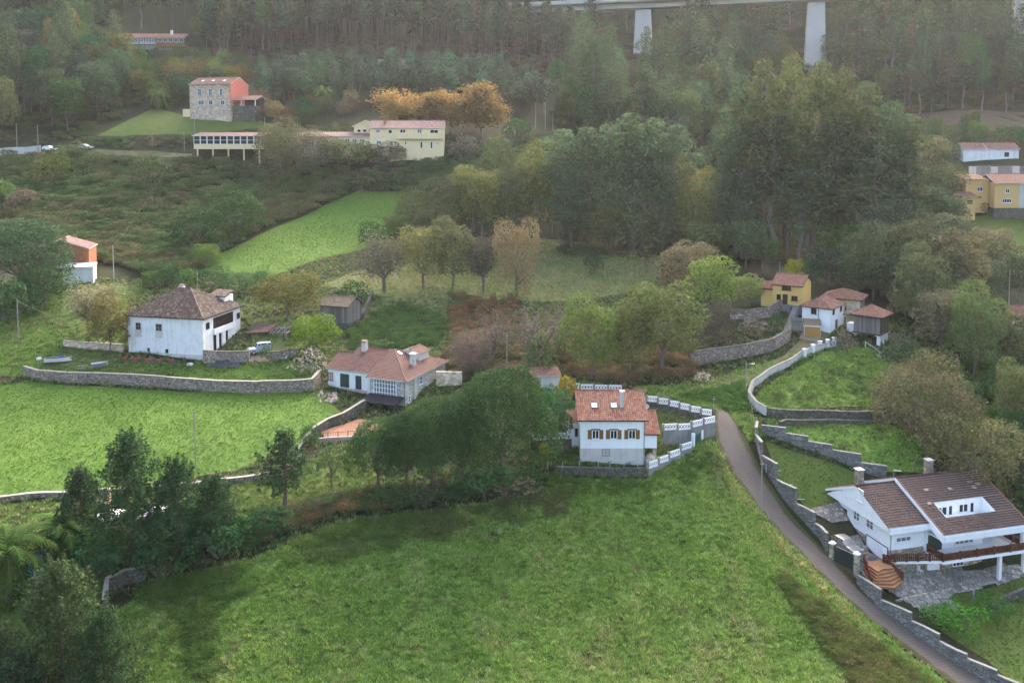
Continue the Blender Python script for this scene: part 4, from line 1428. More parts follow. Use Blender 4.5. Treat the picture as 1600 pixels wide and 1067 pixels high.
win_px(F, (584, 592.5, 619.5, 620.5), nx=8, ny=4, glass='glass_pale', sill='white', fw=.13)
FR = Face(st, 6.4, 0, 90)
for r in ((655, 588, 660.5, 600), (658.5, 619, 663.5, 630), (637.5, 618, 641.5, 628.5)):
    win_px(FR, r, nx=1, ny=2, glass='glass_pale', sill='white')
u = FR.u_px(648); mb = MB(); FR.box(mb, u - .35, u + .35, -1.2, 4.5, 0, .22); mb.build('pilaster', M['cement'], st)
gutter(st, [(6.1, -.12, 4.45), (6.3, -.14, 3.9), (6.3, -.14, -.5)], .07)
gutter(st, [(6.52, 13.3, 4.5), (6.52, 13.3, -.5)], .06)
exn, eyn, nn = plane_axes(B_, C_, r1)
chimney(st, 4.75, 5.4, 4.6, 7.35, .75, 'stone_grey', 'white')
exn, eyn, nn = plane_axes(B_, C_, r1); skylight(st, Vector((1.7, 6.4, 7.0)), exn, eyn, .7, .9, nn)
gable_y(st, 1.2, 4.6, 7.8, 11.0, 5.2, 6.9, 7.5, 'cement', 'tile_red', 'cement', amp=.03, ov=.2, og=.15, name='dormer_roof')
FD = Face(st, 1.2, 7.8); window(FD, .5, 1.0, 1.9 + 4.2, 6.7, nx=1, frame='frame_white')
# black flat canopy in front
mb = MB(); mb.hexa([(.1, -3.1, 1.55), (6.3, -3.3, 1.55), (6.3, -.005, 1.95), (.1, -.005, 1.95)], [(.1, -3.1, 1.67), (6.3, -3.3, 1.67), (6.3, -.005, 2.07), (.1, -.005, 2.07)])
cn = mb.build('canopy', M['black_felt'], st)
for x in (.25, 3.2, 6.15):
    mb = MB(); mb.box(x - .06, x + .06, -3.05, -2.93, -1.5, 1.56); mb.build('canopy_post', M['dark_wood'], cn)

ow = o2 + dyv * 1.35 - dx * 8.75
ow.z = o2.z + .35
ol = thing('farmhouse', 'old white farmhouse with peeling pinkish base joined to the stone house', 'house', ow, AN)
LW = 8.7
mb = MB(); mb.prism([(0, -1.5), (11, -1.5), (11, 4.55), (5.45, 6.9), (0, 4.55)], 2.6, LW, 'x'); mb.build('wall', M['whitewash'], ol)
mb = MB(); mb.prism([(0.01, -1.5), (7, -1.5), (7, 4.55), (3.7, 6.0), (0.01, 4.55)], 0, 2.598, 'x'); mb.build('wall', M['whitewash'], ol)
sl = (6.98 - 4.5) / 5.45
roof(ol, [[(2.5, -.3, 4.6 - .3 * sl), (LW - .15, -.3, 4.6 - .3 * sl), (LW - .15, 5.45, 4.6 + 5.45 * sl), (2.5, 5.45, 4.6 + 5.45 * sl)],
          [(-.3, -.3, 4.6 - .3 * sl), (2.495, -.3, 4.6 - .3 * sl), (2.495, 3.8, 4.6 + 3.8 * sl), (-.3, 3.8, 4.6 + 3.8 * sl)],
          [(LW - .15, 11.3, 4.6 - .3 * sl), (2.5, 11.3, 4.6 - .3 * sl), (2.5, 5.45, 4.6 + 5.45 * sl), (LW - .15, 5.45, 4.6 + 5.45 * sl)],
          [(2.495, 7.3, 4.9), (-.3, 7.3, 4.9), (-.3, 3.8, 4.6 + 3.8 * sl), (2.495, 3.8, 4.6 + 3.8 * sl)]],
     'tile_red', 'cement', amp=.04, rib=.24, row=.36, ridges=[((2.5, 5.45, 4.66 + 5.45 * sl), (LW - .15, 5.45, 4.66 + 5.45 * sl)), ((-.3, 3.8, 4.66 + 3.8 * sl), (2.5, 3.8, 4.66 + 3.8 * sl))])
F = Face(ol, 0, 0)
win_px(F, (512.8, 581.5, 520.8, 595), nx=2, frame='frame_brown', glass='pink')
win_px(F, (531.8, 584, 545.6, 605), nx=2, ny=3, frame='frame_green', glass='frame_green')
win_px(F, (555.8, 587.2, 564.8, 608.2), nx=2, ny=3, frame='frame_green', glass='frame_green')
win_px(F, (512, 604.5, 520, 612.5), nx=1, frame='whitewash', glass='dark', fw=.03, proud=.02)
u0, u1, z0, z1 = F.rect(521.5, 607, 574, 630)
mb = MB(); F.box(mb, u0, u1, -1.5, z1, .004, .05); mb.build('plinth', M['pink'], ol)
F3 = Face(ol, 0, -.05)
u0, u1, z0, z1 = F3.rect(546, 613.5, 554.8, 628); door(F3, u0, u1, z0, z1, 'dark', 'white')
chimney(ol, 4.1, 4.6, 5.2, 8.1, .8, 'cement', 'tile_red')

# ---- big old white house with the hipped lichen roof
AN = R(-13)
oc = at_y(318, 564, 152); dx = Vector((math.cos(AN), math.sin(AN), 0))
BW, BD, BH = 14.6, 12.4, 7.35
ob = oc - dx * BW
bh = thing('manor_house', 'big old white house with square hipped lichen-brown tile roof above the stone wall', 'house', ob, AN)
mb = MB(); mb.box(0, BW, 0, BD, -1.8, BH); mb.build('wall', M['whitewash'], bh)
mb = MB(); mb.box(-.05, BW + .05, -.05, 4.0, -1.8, 1.0); mb.build('plinth', M['cement'], bh)
hip(bh, 0, BW, 0, BD, 0, BH, BH + 3.9, None, 'tile_old', 'frame_brown', ov=.5, inset=6.7, walls=False, amp=.075, rib=.3, row=.42, jitter=.04, lift=.07)
F = Face(bh, 0, 0)
for r, q in (((213, 504, 221, 515), 526.5), ((244.3, 506, 253.8, 517), 527.8)):
    u0, u1, z0, z1 = F.rect(*r); window(F, u0, u1, z0, z1, nx=2, ny=2, frame='cement_dark', fw=.1)
    mb = MB(); F.box(mb, u0 - .15, u1 + .15, F.z_px(u0, q), z0 - .003, .003, .03); mb.build('apron_panel', M['cement'], bh)
for r in ((230, 543, 234.4, 549.5), (258, 545, 263.6, 552)):
    win_px(F, r, nx=1, frame='cement', glass='dark', fw=.06)
FR = Face(bh, BW, 0, 90)
win_px(FR, (322.4, 504, 328, 514.5), nx=1, frame='frame_brown', glass='dark')
win_px(FR, (370.4, 488.5, 375.2, 498), nx=1, frame='frame_brown', glass='dark')
u0, u1 = FR.u_px(334), FR.u_px(364.5); zb = FR.z_px(u0, 514.2); zt = FR.z_px(u0, 497)
window(FR, u0, u1, zb, zt, nx=9, ny=2, frame='frame_brown', glass='dark', fw=.09)
mb = MB(); FR.box(mb, u0 - .1, u1 + .3, zb - 1.0, zb - .004, .002, .35); mb.build('balcony_parapet', M['white'], bh)
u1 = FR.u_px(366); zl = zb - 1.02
mb = MB(); FR.box(mb, u0 - .1, u1, -.6, zl, .003, .02); mb.build('porch_shade_sheet', M['dark'], bh)  # near-black sheet on the wall paints in the shade of the porch
for a, b in ((338, 342), (345.5, 350.5), (356, 366)):
    mb = MB(); FR.box(mb, FR.u_px(a), FR.u_px(b), -.6, zl, .021, .3 if a == 345.5 else .06); mb.build('porch_pier', M['white'], bh)
chimney(bh, 5.2, 8.4, BH, BH + 4.0, .9, 'white', 'tile_old')
mb = MB(); mb.box(10.2, 13.2, 9.5, BD, BH, BH + 2.2); mb.build('rear_dormer', M['white'], bh)
roof(bh, [[(9.9, 9.2, BH + 2.25), (13.5, 9.2, BH + 2.25), (13.5, BD, BH + 2.9), (9.9, BD, BH + 2.9)]], 'tile_old', 'frame_brown', amp=.06, name='rear_dormer_roof')
mb = MB(); mb.box(-.95, -.004, 1.2, 2.6, 2.0, BH - .6); mb.build('side_bay', M['cement'], bh)

# ---- chalet, lower right
AN = R(15)
oc = at_y(1389.5, 879.5, 108.2)
ch = thing('chalet', 'large white and stone chalet with dark brown roof, timber balcony and roof terrace', 'house', oc, AN)
LD, LX = 11.6, 5.0                                  # depth of the left wing, its width
ze = 4.75                                            # left eave height at the wall
sl = .435
def zroof(y, lift=0.0): return 4.78 + sl * (y + .75) + lift   # height of the left roof over local y (front slope)
yr = 5.9
# walls
mb = MB(); mb.box(0, LX, 0, LD, 1.6, ze); mb.build('wall', M['white_clean'], ch)
mb = MB(); mb.box(-.02, LX, -.02, LD, -3.0, 1.598); mb.build('stone_plinth', M['stone_warm'], ch)
mb = MB(); mb.prism([(-.55, 4.25), (LD + .7, 4.25), (yr, zroof(yr) - .08), (-.55, zroof(-.5) - .02)], -.75, -.5, 'x'); mb.build('gable_board', M['white_clean'], ch)
mb = MB(); mb.prism([(0, ze), (LD, ze), (yr, zroof(yr) - .2)], -.495, LX, 'x'); mb.build('gable_wall', M['white_clean'], ch)
XE = 17.2
MY0 = -.35
mb = MB(); mb.box(LX + .002, XE - 3.6, MY0, LD, 1.05, 4.5); mb.build('main_wall', M['white_clean'], ch)
mb = MB(); mb.box(LX + .002, XE - 3.6, MY0 - .02, LD, -3.4, 1.048); mb.build('main_stone_wall', M['stone_warm'], ch)
mb = MB(); mb.box(XE - 3.598, XE - .3, 3.6, LD, -3.4, 4.5); mb.build('rear_wall', M['white_clean'], ch)
# left roof, front and back slopes
lf = .0
t_ = 'tile_brown'
kw = dict(amp=.022, rib=.34, row=.40, lift=.085)
roof(ch, [[(-.85, -.75, zroof(-.75)), (LX + .3, -.75, zroof(-.75)), (LX + .3, yr, zroof(yr)), (-.85, yr, zroof(yr))],
          [(LX + .3, LD + .8, zroof(yr) - sl * (LD + .8 - yr)), (-.85, LD + .8, zroof(yr) - sl * (LD + .8 - yr)), (-.85, yr, zroof(yr)), (LX + .3, yr, zroof(yr))]],
     t_, 'white_clean', th=.3, ridges=[((-.85, yr, zroof(yr) + .06), (LX + .3, yr, zroof(yr) + .06))], **kw)
# main roof, raised, with the terrace cut out of it
LIFT = .45
MX0, MX1, MYE = LX + .25, XE + .9, -3.1
P0 = Vector((MX0, MYE, zroof(MYE, LIFT))); P1 = Vector((MX1, MYE, zroof(MYE, LIFT))); P2 = Vector((MX1, yr, zroof(yr, LIFT))); P3 = Vector((MX0, yr, zroof(yr, LIFT)))
ex, ey, nn = plane_axes(P0, P1, P3)
Rm = Matrix.Rotation(AN, 3, 'Z'); wo = Vector((0, 0, CAMZ))


def on_roof(px, py):
    d = Rm.transposed() @ Vector(ray(px, py)); o_ = Rm.transposed() @ (wo - oc)
    k = (P0 - o_).dot(nn) / d.dot(nn); q = o_ + d * k - P0
    return q.dot(ex), q.dot(ey)


xa, sa = on_roof(1458.5, 785.2); xb, sb = on_roof(1533.6, 775.8); xc, sc_ = on_roof(1557, 799); xd, sd = on_roof(1477.5, 808)
HX0, HX1 = (xa + xd) / 2, (xb + xc) / 2; HS0, HS1 = (sd + sc_) / 2, (sa + sb) / 2
print('CHALET hole', HX0, HX1, HS0, HS1, 'of', (P1 - P0).length, (P3 - P0).length)
SW, SH = (P1 - P0).length, (P3 - P0).length
q = lambda x, s_: tuple(P0 + ex * x + ey * s_)
roof(ch, [[q(0, 0), q(SW, 0), q(SW, HS0), q(0, HS0)], [q(0, HS0), q(HX0, HS0), q(HX0, HS1), q(0, HS1)],
          [q(HX1, HS0), q(SW, HS0), q(SW, HS1), q(HX1, HS1)], [q(0, HS1), q(SW, HS1), q(SW, SH), q(0, SH)],
          [(MX1, LD + .8, P3.z - sl * (LD + .8 - yr)), (MX0, LD + .8, P3.z - sl * (LD + .8 - yr)), tuple(P3), tuple(P2)]],
     t_, 'white_clean', th=.34, ridges=[(tuple(P3 + Vector((0, 0, .06))), tuple(P2 + Vector((0, 0, .06))))], name='main_roof', **kw)
for x in (0.03, SW - .03):
    mb = MB(); mb.ct = .8
    for k in range(int(SH / .4)): mb.tube(P0 + ex * x + ey * (k * .4) + nn * .13, P0 + ex * x + ey * (k * .4 + .41) + nn * .13, .085, .08, 5)
    mb.build('verge_tiles', M['tile_village'], ch)['kind'] = 'stuff'
# deep white verge board and eave fascia
mb = MB(); mb.hexa([P0 + Vector((-.16, 0, -.95)), P0 + Vector((-.005, 0, -.95)), P3 + Vector((-.005, 0, -.95)), P3 + Vector((-.16, 0, -.95))],
                   [P0 + Vector((-.16, 0, .02)), P0 + Vector((-.005, 0, .02)), P3 + Vector((-.005, 0, .02)), P3 + Vector((-.16, 0, .02))]); mb.build('verge_board', M['white_clean'], ch)
mb = MB(); mb.box(MX0, MX1, MYE - .12, MYE + .05, P0.z - .85, P0.z - .12); mb.build('fascia', M['white_clean'], ch)
mb = MB(); mb.box(MX0 + .02, MX1, MYE + .06, MY0 - .005, P0.z - .84, P0.z - .7); mb.build('soffit', M['white_clean'], ch)
mb = MB(); mb.box(-.7, LX + .2, -.85, -.68, zroof(-.75) - .75, zroof(-.75) - .1); mb.build('fascia', M['white_clean'], ch)
mb = MB(); mb.prism([(MYE, P0.z - .84), (LD + .8, P0.z - .84), (LD + .8, P3.z - sl * (LD + .8 - yr) - .3), (yr, P3.z - .36), (MYE, P0.z - .36)], MX1 - .12, MX1 - .02, 'x'); mb.build('gable_board', M['white_clean'], ch)
# roof terrace: floor, back wall, side walls
a = Vector(q(HX0, HS0)); b = Vector(q(HX1, HS1)); zf = a.z - 1.6
mb = MB(); mb.box(a.x, b.x, a.y, b.y, zf - .15, zf); mb.build('terrace_floor', M['white_clean'], ch)
mb = MB(); mb.box(a.x + .002, b.x - .002, b.y - .14, b.y, zf + .002, b.z - .02)
for xw in (a.x, b.x - .12): mb.prism([(a.y, zf + .002), (b.y - .142, zf + .002), (b.y - .142, b.z - .07), (a.y, a.z)], xw, xw + .12, 'x')
mb.box(a.x + .122, b.x - .122, a.y - .1, a.y + .02, zf + .002, a.z - .02); mb.build('terrace_wall', M['white_clean'], ch)
F = Face(ch, a.x, b.y - .14)
wT = b.x - a.x; hT = b.z - zf
window(F, wT * .05, wT * .27, hT * .30, hT * .78, nx=2, ny=1, fw=.13)
window(F, wT * .29, wT * .38, .02, hT * .80, nx=1, fw=.1)
window(F, wT * .50, wT * .70, hT * .34, hT * .80, nx=2, ny=1, fw=.13)
window(F, wT * .73, wT * .82, .02, hT * .82, nx=1, fw=.1)
for o_ in list(ch.children)[-4:]:
    if o_.name.startswith('window'):
        o_.location.z = zf
# replaced roof tiles, paler
for px_, py_ in ((1447, 766), (1484, 764), (1514.5, 753.5), (1528, 756.5), (1521.5, 762), (1452, 787)):
    xx, ss = on_roof(px_, py_); mb = MB(); mb.ct = .9
    c = P0 + ex * xx + ey * ss
    r_ = [c - ex * .3 - ey * .2, c + ex * .3 - ey * .2, c + ex * .3 + ey * .2, c - ex * .3 + ey * .2]
    mb.hexa([v + nn * .02 for v in r_], [v + nn * .13 for v in r_]); mb.build('pale_tile', M['tile_faded'], ch)
# left side: garage door, shuttered windows, gable window
FS = Face(ch, 0, LD, -90)
FG = Face(ch, -.05, LD, -90)
u0, u1 = FG.u_px(1354.5), FG.u_px(1387); door(FG, u0, u1, -.05, 1.75, 'white_clean', 'frame_green', name='garage_door', planks=4)
mb = MB(); uu = (u0 + u1) / 2 + .3; FG.box(mb, uu, uu + .85, 0, 1.5, .031, .055); mb.build('wicket_door', M['white'], ch)
for r in ((1333.5, 798, 1343, 813), (1353.5, 809.5, 1364.5, 826)):
    win_px(FS, r, nx=2, ny=2, glass='glass_pale', sill='white')
FGb = Face(ch, -.75, LD, -90); win_px(FGb, (1337.5, 764, 1347.5, 783), nx=2, glass='white_clean', sill='white', frame='white')
mb = MB(); FS.box(mb, .2, 3.0, 1.62, 3.3, -.2, .03); mb.build('rear_porch', M['dark_wood'], ch)
F = Face(ch, 0, 0)
win_px(F, (1399.5, 838, 1423, 846), nx=3, glass='glass_pale', sill='white')
gutter(ch, [(.08, -.08, 4.4), (.08, -.08, .2)], .05)
F = Face(ch, LX, MY0)
u0, u1, z0, z1 = F.rect(1453.5, 840, 1474.5, 858); door(F, .25, 2.4, 1.07, 3.1, 'frame_green', 'frame_white')
win_px(F, (1492, 838, 1521, 849), nx=4, glass='glass_pale', sill='white')
FB = Face(ch, LX, MY0 - .02)
win_px(FB, (1489.5, 875, 1507, 884), nx=3, glass='glass')
win_px(FB, (1434, 868, 1446, 874.5), nx=2, glass='glass_pale')
mb = MB(); FB.box(mb, .3, 2.1, -1.9, .6, .002, .08); mb.build('cellar_door', M['white_clean'], ch)
# balcony slab with timber railing
mb = MB(); mb.box(LX + .05, XE + .6, MYE - .25, MY0 - .025, .72, 1.05); mb.box(XE - 3.55, XE + .6, MY0 - .024, 3.5, .72, 1.05); mb.build('balcony', M['white_clean'], ch)
railing(ch, [(LX + .15, MY0 - .2, 1.05), (LX + .15, MYE - .12, 1.05), (XE + .48, MYE - .12, 1.05), (XE + .48, 3.4, 1.05)], .95, 'rail_wood', gap=.2, bw=.11, rail=.12, post=2.6)
for x in (XE + .3, XE - 3.4):
    mb = MB(); mb.box(x - .2, x + .2, MYE - .1, MYE + .3, -3.4, .718); mb.build('column', M['white'], ch)
mb = MB(); mb.box(XE + .1, XE + .5, MYE + .2, MYE + .6, 1.052, 3.4); mb.build('balcony_post', M['white'], ch)
chimney(ch, -.1 + .9, 7.4, 5.0, 9.0, .85, 'stone_warm', 'cement')
chimney(ch, 11.8, 7.6, 6.0, 9.2, .85, 'stone_warm', 'cement')
# outer stairs from the yard up to the balcony
p0 = Rm.transposed() @ (at_z(1398, 914, oc.z - .75) - oc)
base = thing('stairs', 'terracotta corner steps with red-brown timber rails in front of the chalet', 'stairs', oc, AN)
nst = 6
for k in range(nst):
    ins = .46 * k; z0 = -1.3 + .26 * k
    mb = MB(); mb.ct = rnd.uniform(.2, .9)
    X, Y = p0.x, p0.y
    mb.prism([(X - 2.3 + ins * .55, Y + 1.05 + ins * .3), (X + .05, Y + ins * .95), (X + 2.15 - ins * .35, Y + 1.2 + ins * .35), (X + 2.3, Y + 4.3), (X - 1.2, Y + 4.3)], z0, z0 + .255, 'z')
    nf = len(mb.t); mb.t = [.0] * nf; mb.t[1] = 1.0
    mb.build('step', M['terracotta'], base)
zt = -1.3 + .26 * nst
railing(base, [(p0.x - 2.25, p0.y + 1.2, -1.1), (p0.x - 1.2, p0.y + 4.2, zt)], .95, 'rail_wood', gap=.24, bw=.11, rail=.12, post=1.2)
railing(base, [(p0.x + 2.2, p0.y + 1.35, -1.1), (p0.x + 1.15, p0.y + 3.6, zt), (LX + .1, MYE + .1, 1.07)], .95, 'rail_wood', gap=.22, bw=.11, rail=.12, post=1.4)
mb = MB(); a = Vector((p0.x + 1.2, p0.y + 3.7, zt - .3)); b = Vector((LX + .2, MYE, .75)); sd_ = Vector((.6, 1.0, 0)) * .5
mb.hexa([a, b, b + sd_, a + sd_], [v + Vector((0, 0, .3)) for v in (a, b, b + sd_, a + sd_)]); mb.build('stringer', M['white_clean'], base)

# ---- hamlet: yellow house
s_ = 168 / FPX
AN = R(-31); oc = at_y(1252.5, 493, 168)
W1, D1, E1 = 5.5, 7.4, 5.6
dx = Vector((math.cos(AN), math.sin(AN), 0)); oy_ = oc - dx * W1
yh = thing('yellow_house', 'yellow house with red tiled gable roof above the hamlet track', 'house', oy_, AN)
mb = MB(); mb.prism([(0, 1.85), (D1, 1.85), (D1, E1), (D1 / 2, E1 + 1.5), (0, E1)], 0, W1, 'x'); mb.build('wall', M['yellow'], yh)
mb = MB(); mb.box(-.03, W1 + .03, -.03, D1, -2, 1.848); mb.build('plinth', M['cement_dark'], yh)
gable_x(yh, 0, W1, 0, D1, 0, E1, E1 + 1.5, None, 'tile_village', 'frame_brown', walls=False, ov=.45, og=.3)
F = Face(yh, 0, 0)
for r, k in (((1221.2, 445.6, 1235.6, 453.6), 3), ((1213.4, 459.8, 1219.8, 467.6), 1), ((1236.3, 462.4, 1246, 470), 2)):
    win_px(F, r, nx=k, frame='frame_brown', sill='frame_brown')
u0, u1, z0, z1 = F.rect(1223.6, 460.5, 1229.8, 476); door(F, u0, u1, z0, z1, 'frame_brown', 'frame_brown')
F = Face(yh, 0, -.03)
u0, u1, z0, z1 = F.rect(1236, 480.5, 1240.6, 493); door(F, u0, u1, z0, z1, 'frame_brown', 'frame_brown'); win_px(F, (1244, 480.5, 1248, 488), nx=1, frame='frame_white')
mb = MB(); mb.box(-2.4, -.005, .6, 5.5, 1.0, 4.6); mb.build('side_wing', M['yellow'], yh)
roof(yh, [[(-2.7, .2, 4.5), (-.02, .2, 4.5), (-.02, 3.2, 5.6), (-2.7, 3.2, 5.6)], [(-.02, 5.8, 4.6), (-2.7, 5.8, 4.6), (-2.7, 3.2, 5.6), (-.02, 3.2, 5.6)]], 'tile_village', 'frame_brown', name='side_roof')

AN = R(-40); oc = at_y(1296.5, 518, 160)
W1, D1, E1 = 5.2, 6.6, 4.1
dx = Vector((math.cos(AN), math.sin(AN), 0)); ow_ = oc - dx * W1
vw = thing('white_cottage', 'white cottage with brown tiled hipped roof below the yellow house', 'house', ow_, AN)
hip(vw, 0, W1, 0, D1, -1.8, E1, E1 + 1.5, 'white', 'tile_village', 'frame_brown', ov=.4, along='y', inset=2.2)
F = Face(vw, 0, 0); win_px(F, (1267, 481.8, 1275.6, 491), nx=2, frame='frame_brown', sill='cement')
gutter(vw, [(3.1, -.1, 5.0), (3.1, -.1, .9)], .09, 'metal', 'flue')
FR = Face(vw, W1, 0, 90)
for r in ((1300.6, 483.5, 1303.4, 492), (1312, 478.5, 1315, 487), (1320, 477.6, 1321.8, 485)): win_px(FR, r, nx=1, frame='frame_brown', glass='dark')
for a_, b_ in ((1305, 1308.4), (1318.8, 1321.4)):
    u0, u1 = FR.u_px(a_), FR.u_px(b_); door(FR, u0, u1, -.3, 1.7, 'frame_brown', 'cement')
AN = R(-14); og_ = at_y(1256.5, 526, 159.0)
ga = thing('garage', 'small garage with orange front and mossy lean-to roof beside the white cottage', 'garage', og_, AN)
mb = MB(); mb.box(0, 2.8, 0, 2.9, -1.2, 2.0); mb.build('wall', M['white'], ga)
roof(ga, [[(-.15, -.25, 2.08), (2.95, -.25, 2.08), (2.95, 2.9, 2.75), (-.15, 2.9, 2.75)]], 'tile_mossy', 'white', amp=.03, rib=.3)
F = Face(ga, 0, 0); mb = MB(); F.box(mb, .05, 2.75, -.2, 1.85, .002, .06); gd = mb.build('garage_door', M['orange_garage'], ga)
mb = MB()
for k in range(1, 5): F.box(mb, .05 + k * .54 - .015, .05 + k * .54 + .015, -.1, 1.8, .061, .08)
mb.build('door_batten', M['orange_garage'], gd)
FR = Face(ga, 2.8, 0, 90)
for k in range(3): window(FR, .4 + k * .8, .75 + k * .8, 1.1, 1.55, nx=1, frame='frame_white', glass='dark', fw=.05)
mb = MB(); FR.box(mb, 0, 2.9, -1.0, .35, .003, .04); mb.build('plinth', M['rust'], ga)

AN = R(-30); ob_ = at_y(1290, 478, 174)
rb = thing('brown_roofed_house', 'low house with broad hipped tile roof behind the white cottage', 'house', ob_, AN)
hip(rb, -.5, 6.3, 0, 6.2, -2.5, 1.7, 3.1, 'stone_tan', 'tile_village', 'frame_brown', ov=.5)

AN = R(-40); oc = at_y(1374.5, 523.5, 157.2)
dx = Vector((math.cos(AN), math.sin(AN), 0)); oh = oc - dx * 4.6
ho = thing('granary', 'square raised granary of grey planks on white pillars with pyramid tile roof', 'granary', oh, AN)
GW, GE = 4.6, 3.2
mb = MB(); mb.box(.08, GW - .08, .08, GW - .08, .1, GE); mb.build('wall', M['dark_wood'], ho)
for side, (ox, oy, an, mat) in enumerate(((0, 0, 0, 'old_wood'), (GW, 0, 90, 'dark_wood'), (GW, GW, 180, 'dark_wood'), (0, GW, 270, 'old_wood'))):
    Fq = Face(ho, ox, oy, an)
    for k in range(14):
        mb = MB(); mb.ct = rnd.random(); w = GW / 14; Fq.box(mb, k * w + .012, (k + 1) * w - .012, .1, GE - .02, -.078, rnd.uniform(0, .03)); mb.build('plank', M[mat], ho)
mb = MB(); mb.box(-.15, GW + .15, -.15, GW + .15, -.2, .098); mb.build('floor_beam', M['dark_wood'], ho)
hip(ho, 0, GW, 0, GW, 0, GE, GE + 1.55, None, 'tile_village', 'dark_wood', ov=.65, walls=False)
for x in (.25, GW - .25):
    for y in (.25, GW / 2, GW - .25):
        mb = MB(); zb_ = -2.6
        mb.hexa([(x - .32, y - .32, zb_), (x + .32, y - .32, zb_), (x + .32, y + .32, zb_), (x - .32, y + .32, zb_)], [(x - .2, y - .2, -.3), (x + .2, y - .2, -.3), (x + .2, y + .2, -.3), (x - .2, y + .2, -.3)])
        mb.box(x - .42, x + .42, y - .42, y + .42, -.298, -.202); mb.build('pillar', M['white'], ho)
mb = MB(); mb.box(-1.6, -.2, 1.0, 3.0, -2, 1.2); mb.build('side_wall', M['white'], ho)

# ---- dark timber barn in the middle
AN = R(-18); oc = at_y(544.5, 508, 168); dx = Vector((math.cos(AN), math.sin(AN), 0)); ot = oc - dx * 6.0
tb = thing('timber_barn', 'weathered timber barn with mossy tile roof in front of the orchard field', 'barn', ot, AN)
TW, TD, TH = 6.0, 5.2, 3.6
mb = MB(); mb.prism([(0.1, .4), (TD - .1, .4), (TD - .1, TH), (TD / 2, TH + 1.2), (0.1, TH)], .1, TW - .1, 'x'); mb.build('wall', M['dark_wood'], tb)
Fq = Face(tb, 0, 0)
for k in range(20):
    mb = MB(); mb.ct = rnd.random(); w = TW / 20; Fq.box(mb, k * w + .015, (k + 1) * w - .015, .35 + rnd.uniform(-.15, .1), TH - .03, -.09, rnd.uniform(.0, .04)); mb.build('plank', M['old_wood'], tb)
Fq = Face(tb, TW, 0, 90)
for k in range(16):
    mb = MB(); mb.ct = rnd.random(); w = TD / 16; um = (k + .5) * w; Fq.box(mb, k * w + .015, (k + 1) * w - .015, .35, TH + 1.15 * (1 - abs(um / TD * 2 - 1)) - .05, -.09, rnd.uniform(.0, .04)); mb.build('plank', M['old_wood'], tb)
mb = MB(); mb.box(-.02, TW + .02, -.02, TD, -1.6, .33); mb.build('stone_base', M['stone_moss'], tb)
gable_x(tb, 0, TW, 0, TD, 0, TH, TH + 1.25, None, 'tile_mossy', 'dark_wood', walls=False, ov=.5, og=.3, amp=.06, jitter=.04)

# ---- orange brick barn with rendered annexe, left edge
AN = R(14); oc = at_y(98, 446, 186)
ba = thing('brick_barn', 'orange hollow-brick barn with gable behind the big pine', 'barn', oc, AN)
gable_y(ba, -6.5, 4.6, 3.2, 11, -3, 7.3, 9.1, 'brick', 'tile_faded', 'white', ov=.3, og=.3)
an_ = thing('annexe', 'grey streaked lean-to with flat white sheet roof against the brick barn', 'outbuilding', at_y(98.5, 447, 185.5), AN)
mb = MB(); mb.hexa([(0, 0, -2), (5.9, 0, -2), (5.9, 3.3, -2), (0, 3.3, -2)], [(0, 0, 3.8), (5.9, 0, 3.8), (5.9, 3.3, 4.2), (0, 3.3, 4.2)]); mb.build('wall', M['whitewash'], an_)
mb = MB(); mb.hexa([(-1.6, -.3, 3.85), (6.2, -.3, 3.85), (6.2, 3.1, 4.25), (-1.6, 3.1, 4.25)], [(-1.6, -.3, 3.97), (6.2, -.3, 3.97), (6.2, 3.1, 4.4), (-1.6, 3.1, 4.4)]); mb.build('roof_sheet', M['white'], an_)
mb = MB(); mb.box(-1.5, -.3, .6, 3, -2, 3.0); mb.build('side_shed', M['rust'], an_)

# ---- long pale yellow building on the hill
AN = R(2); YB = 263.0; s_ = YB / FPX
oc = at_y(578, 240, YB)
ly = thing('pale_yellow_building', 'long pale yellow two-storey building with low red roof on the hillside', 'building', oc, AN)
WL = (693 - 578) * s_
HE = 40 * s_
mb = MB(); mb.box(0, WL, 0, 9, -2.5, HE); mb.build('wall', M['cream'], ly)
gable_x(ly, 0, WL, 0, 9, 0, HE, HE + 2.0, None, 'tile_faded', 'white', walls=False, ov=.5, og=.3, rib=.4, row=.6)
F = Face(ly, 0, 0)
mb = MB(); u0, u1 = F.u_px(622), F.u_px(691); F.box(mb, u0, u1, F.z_px(u0, 217.5), F.z_px(u0, 208), .003, .9); mb.build('balcony_band', M['cream'], ly)
for r, k, g in (((587.5, 202.5, 594, 208), 2, 'glass_pale'), ((607, 203, 613, 209), 1, 'dark'), ((625, 202.5, 634, 208.2), 2, 'dark'), ((646.5, 203, 648.5, 209), 1, 'dark'), ((652, 202, 659.5, 209), 2, 'glass_pale'), ((672, 203, 685, 209), 2, 'dark'),
                ((588, 220, 596, 226), 2, 'glass_pale'), ((608, 221, 613.5, 227), 2, 'glass_pale'), ((632.5, 221, 635.5, 227), 1, 'dark'), ((656.5, 221.5, 660.5, 232), 1, 'glass'), ((672.5, 221.5, 676, 232.5), 1, 'glass'), ((677.5, 221.5, 679, 227), 1, 'dark'), ((683, 221.5, 685, 227), 1, 'dark')):
    win_px(F, r, nx=k, glass=g, fw=.12)
mb = MB(); mb.box(-21.5, -.004, 1.5, 9, -3, 4.9); mb.build('west_wing', M['cream'], ly)
roof(ly, [[(-22, .9, 5.0), (.4, .9, 5.0), (.4, 6, 6.3), (-22, 6, 6.3)], [(.4, 9.5, 5.0), (-22, 9.5, 5.0), (-22, 6, 6.3), (.4, 6, 6.3)]], 'tile_faded', 'white', rib=.4, row=.6, name='west_roof')
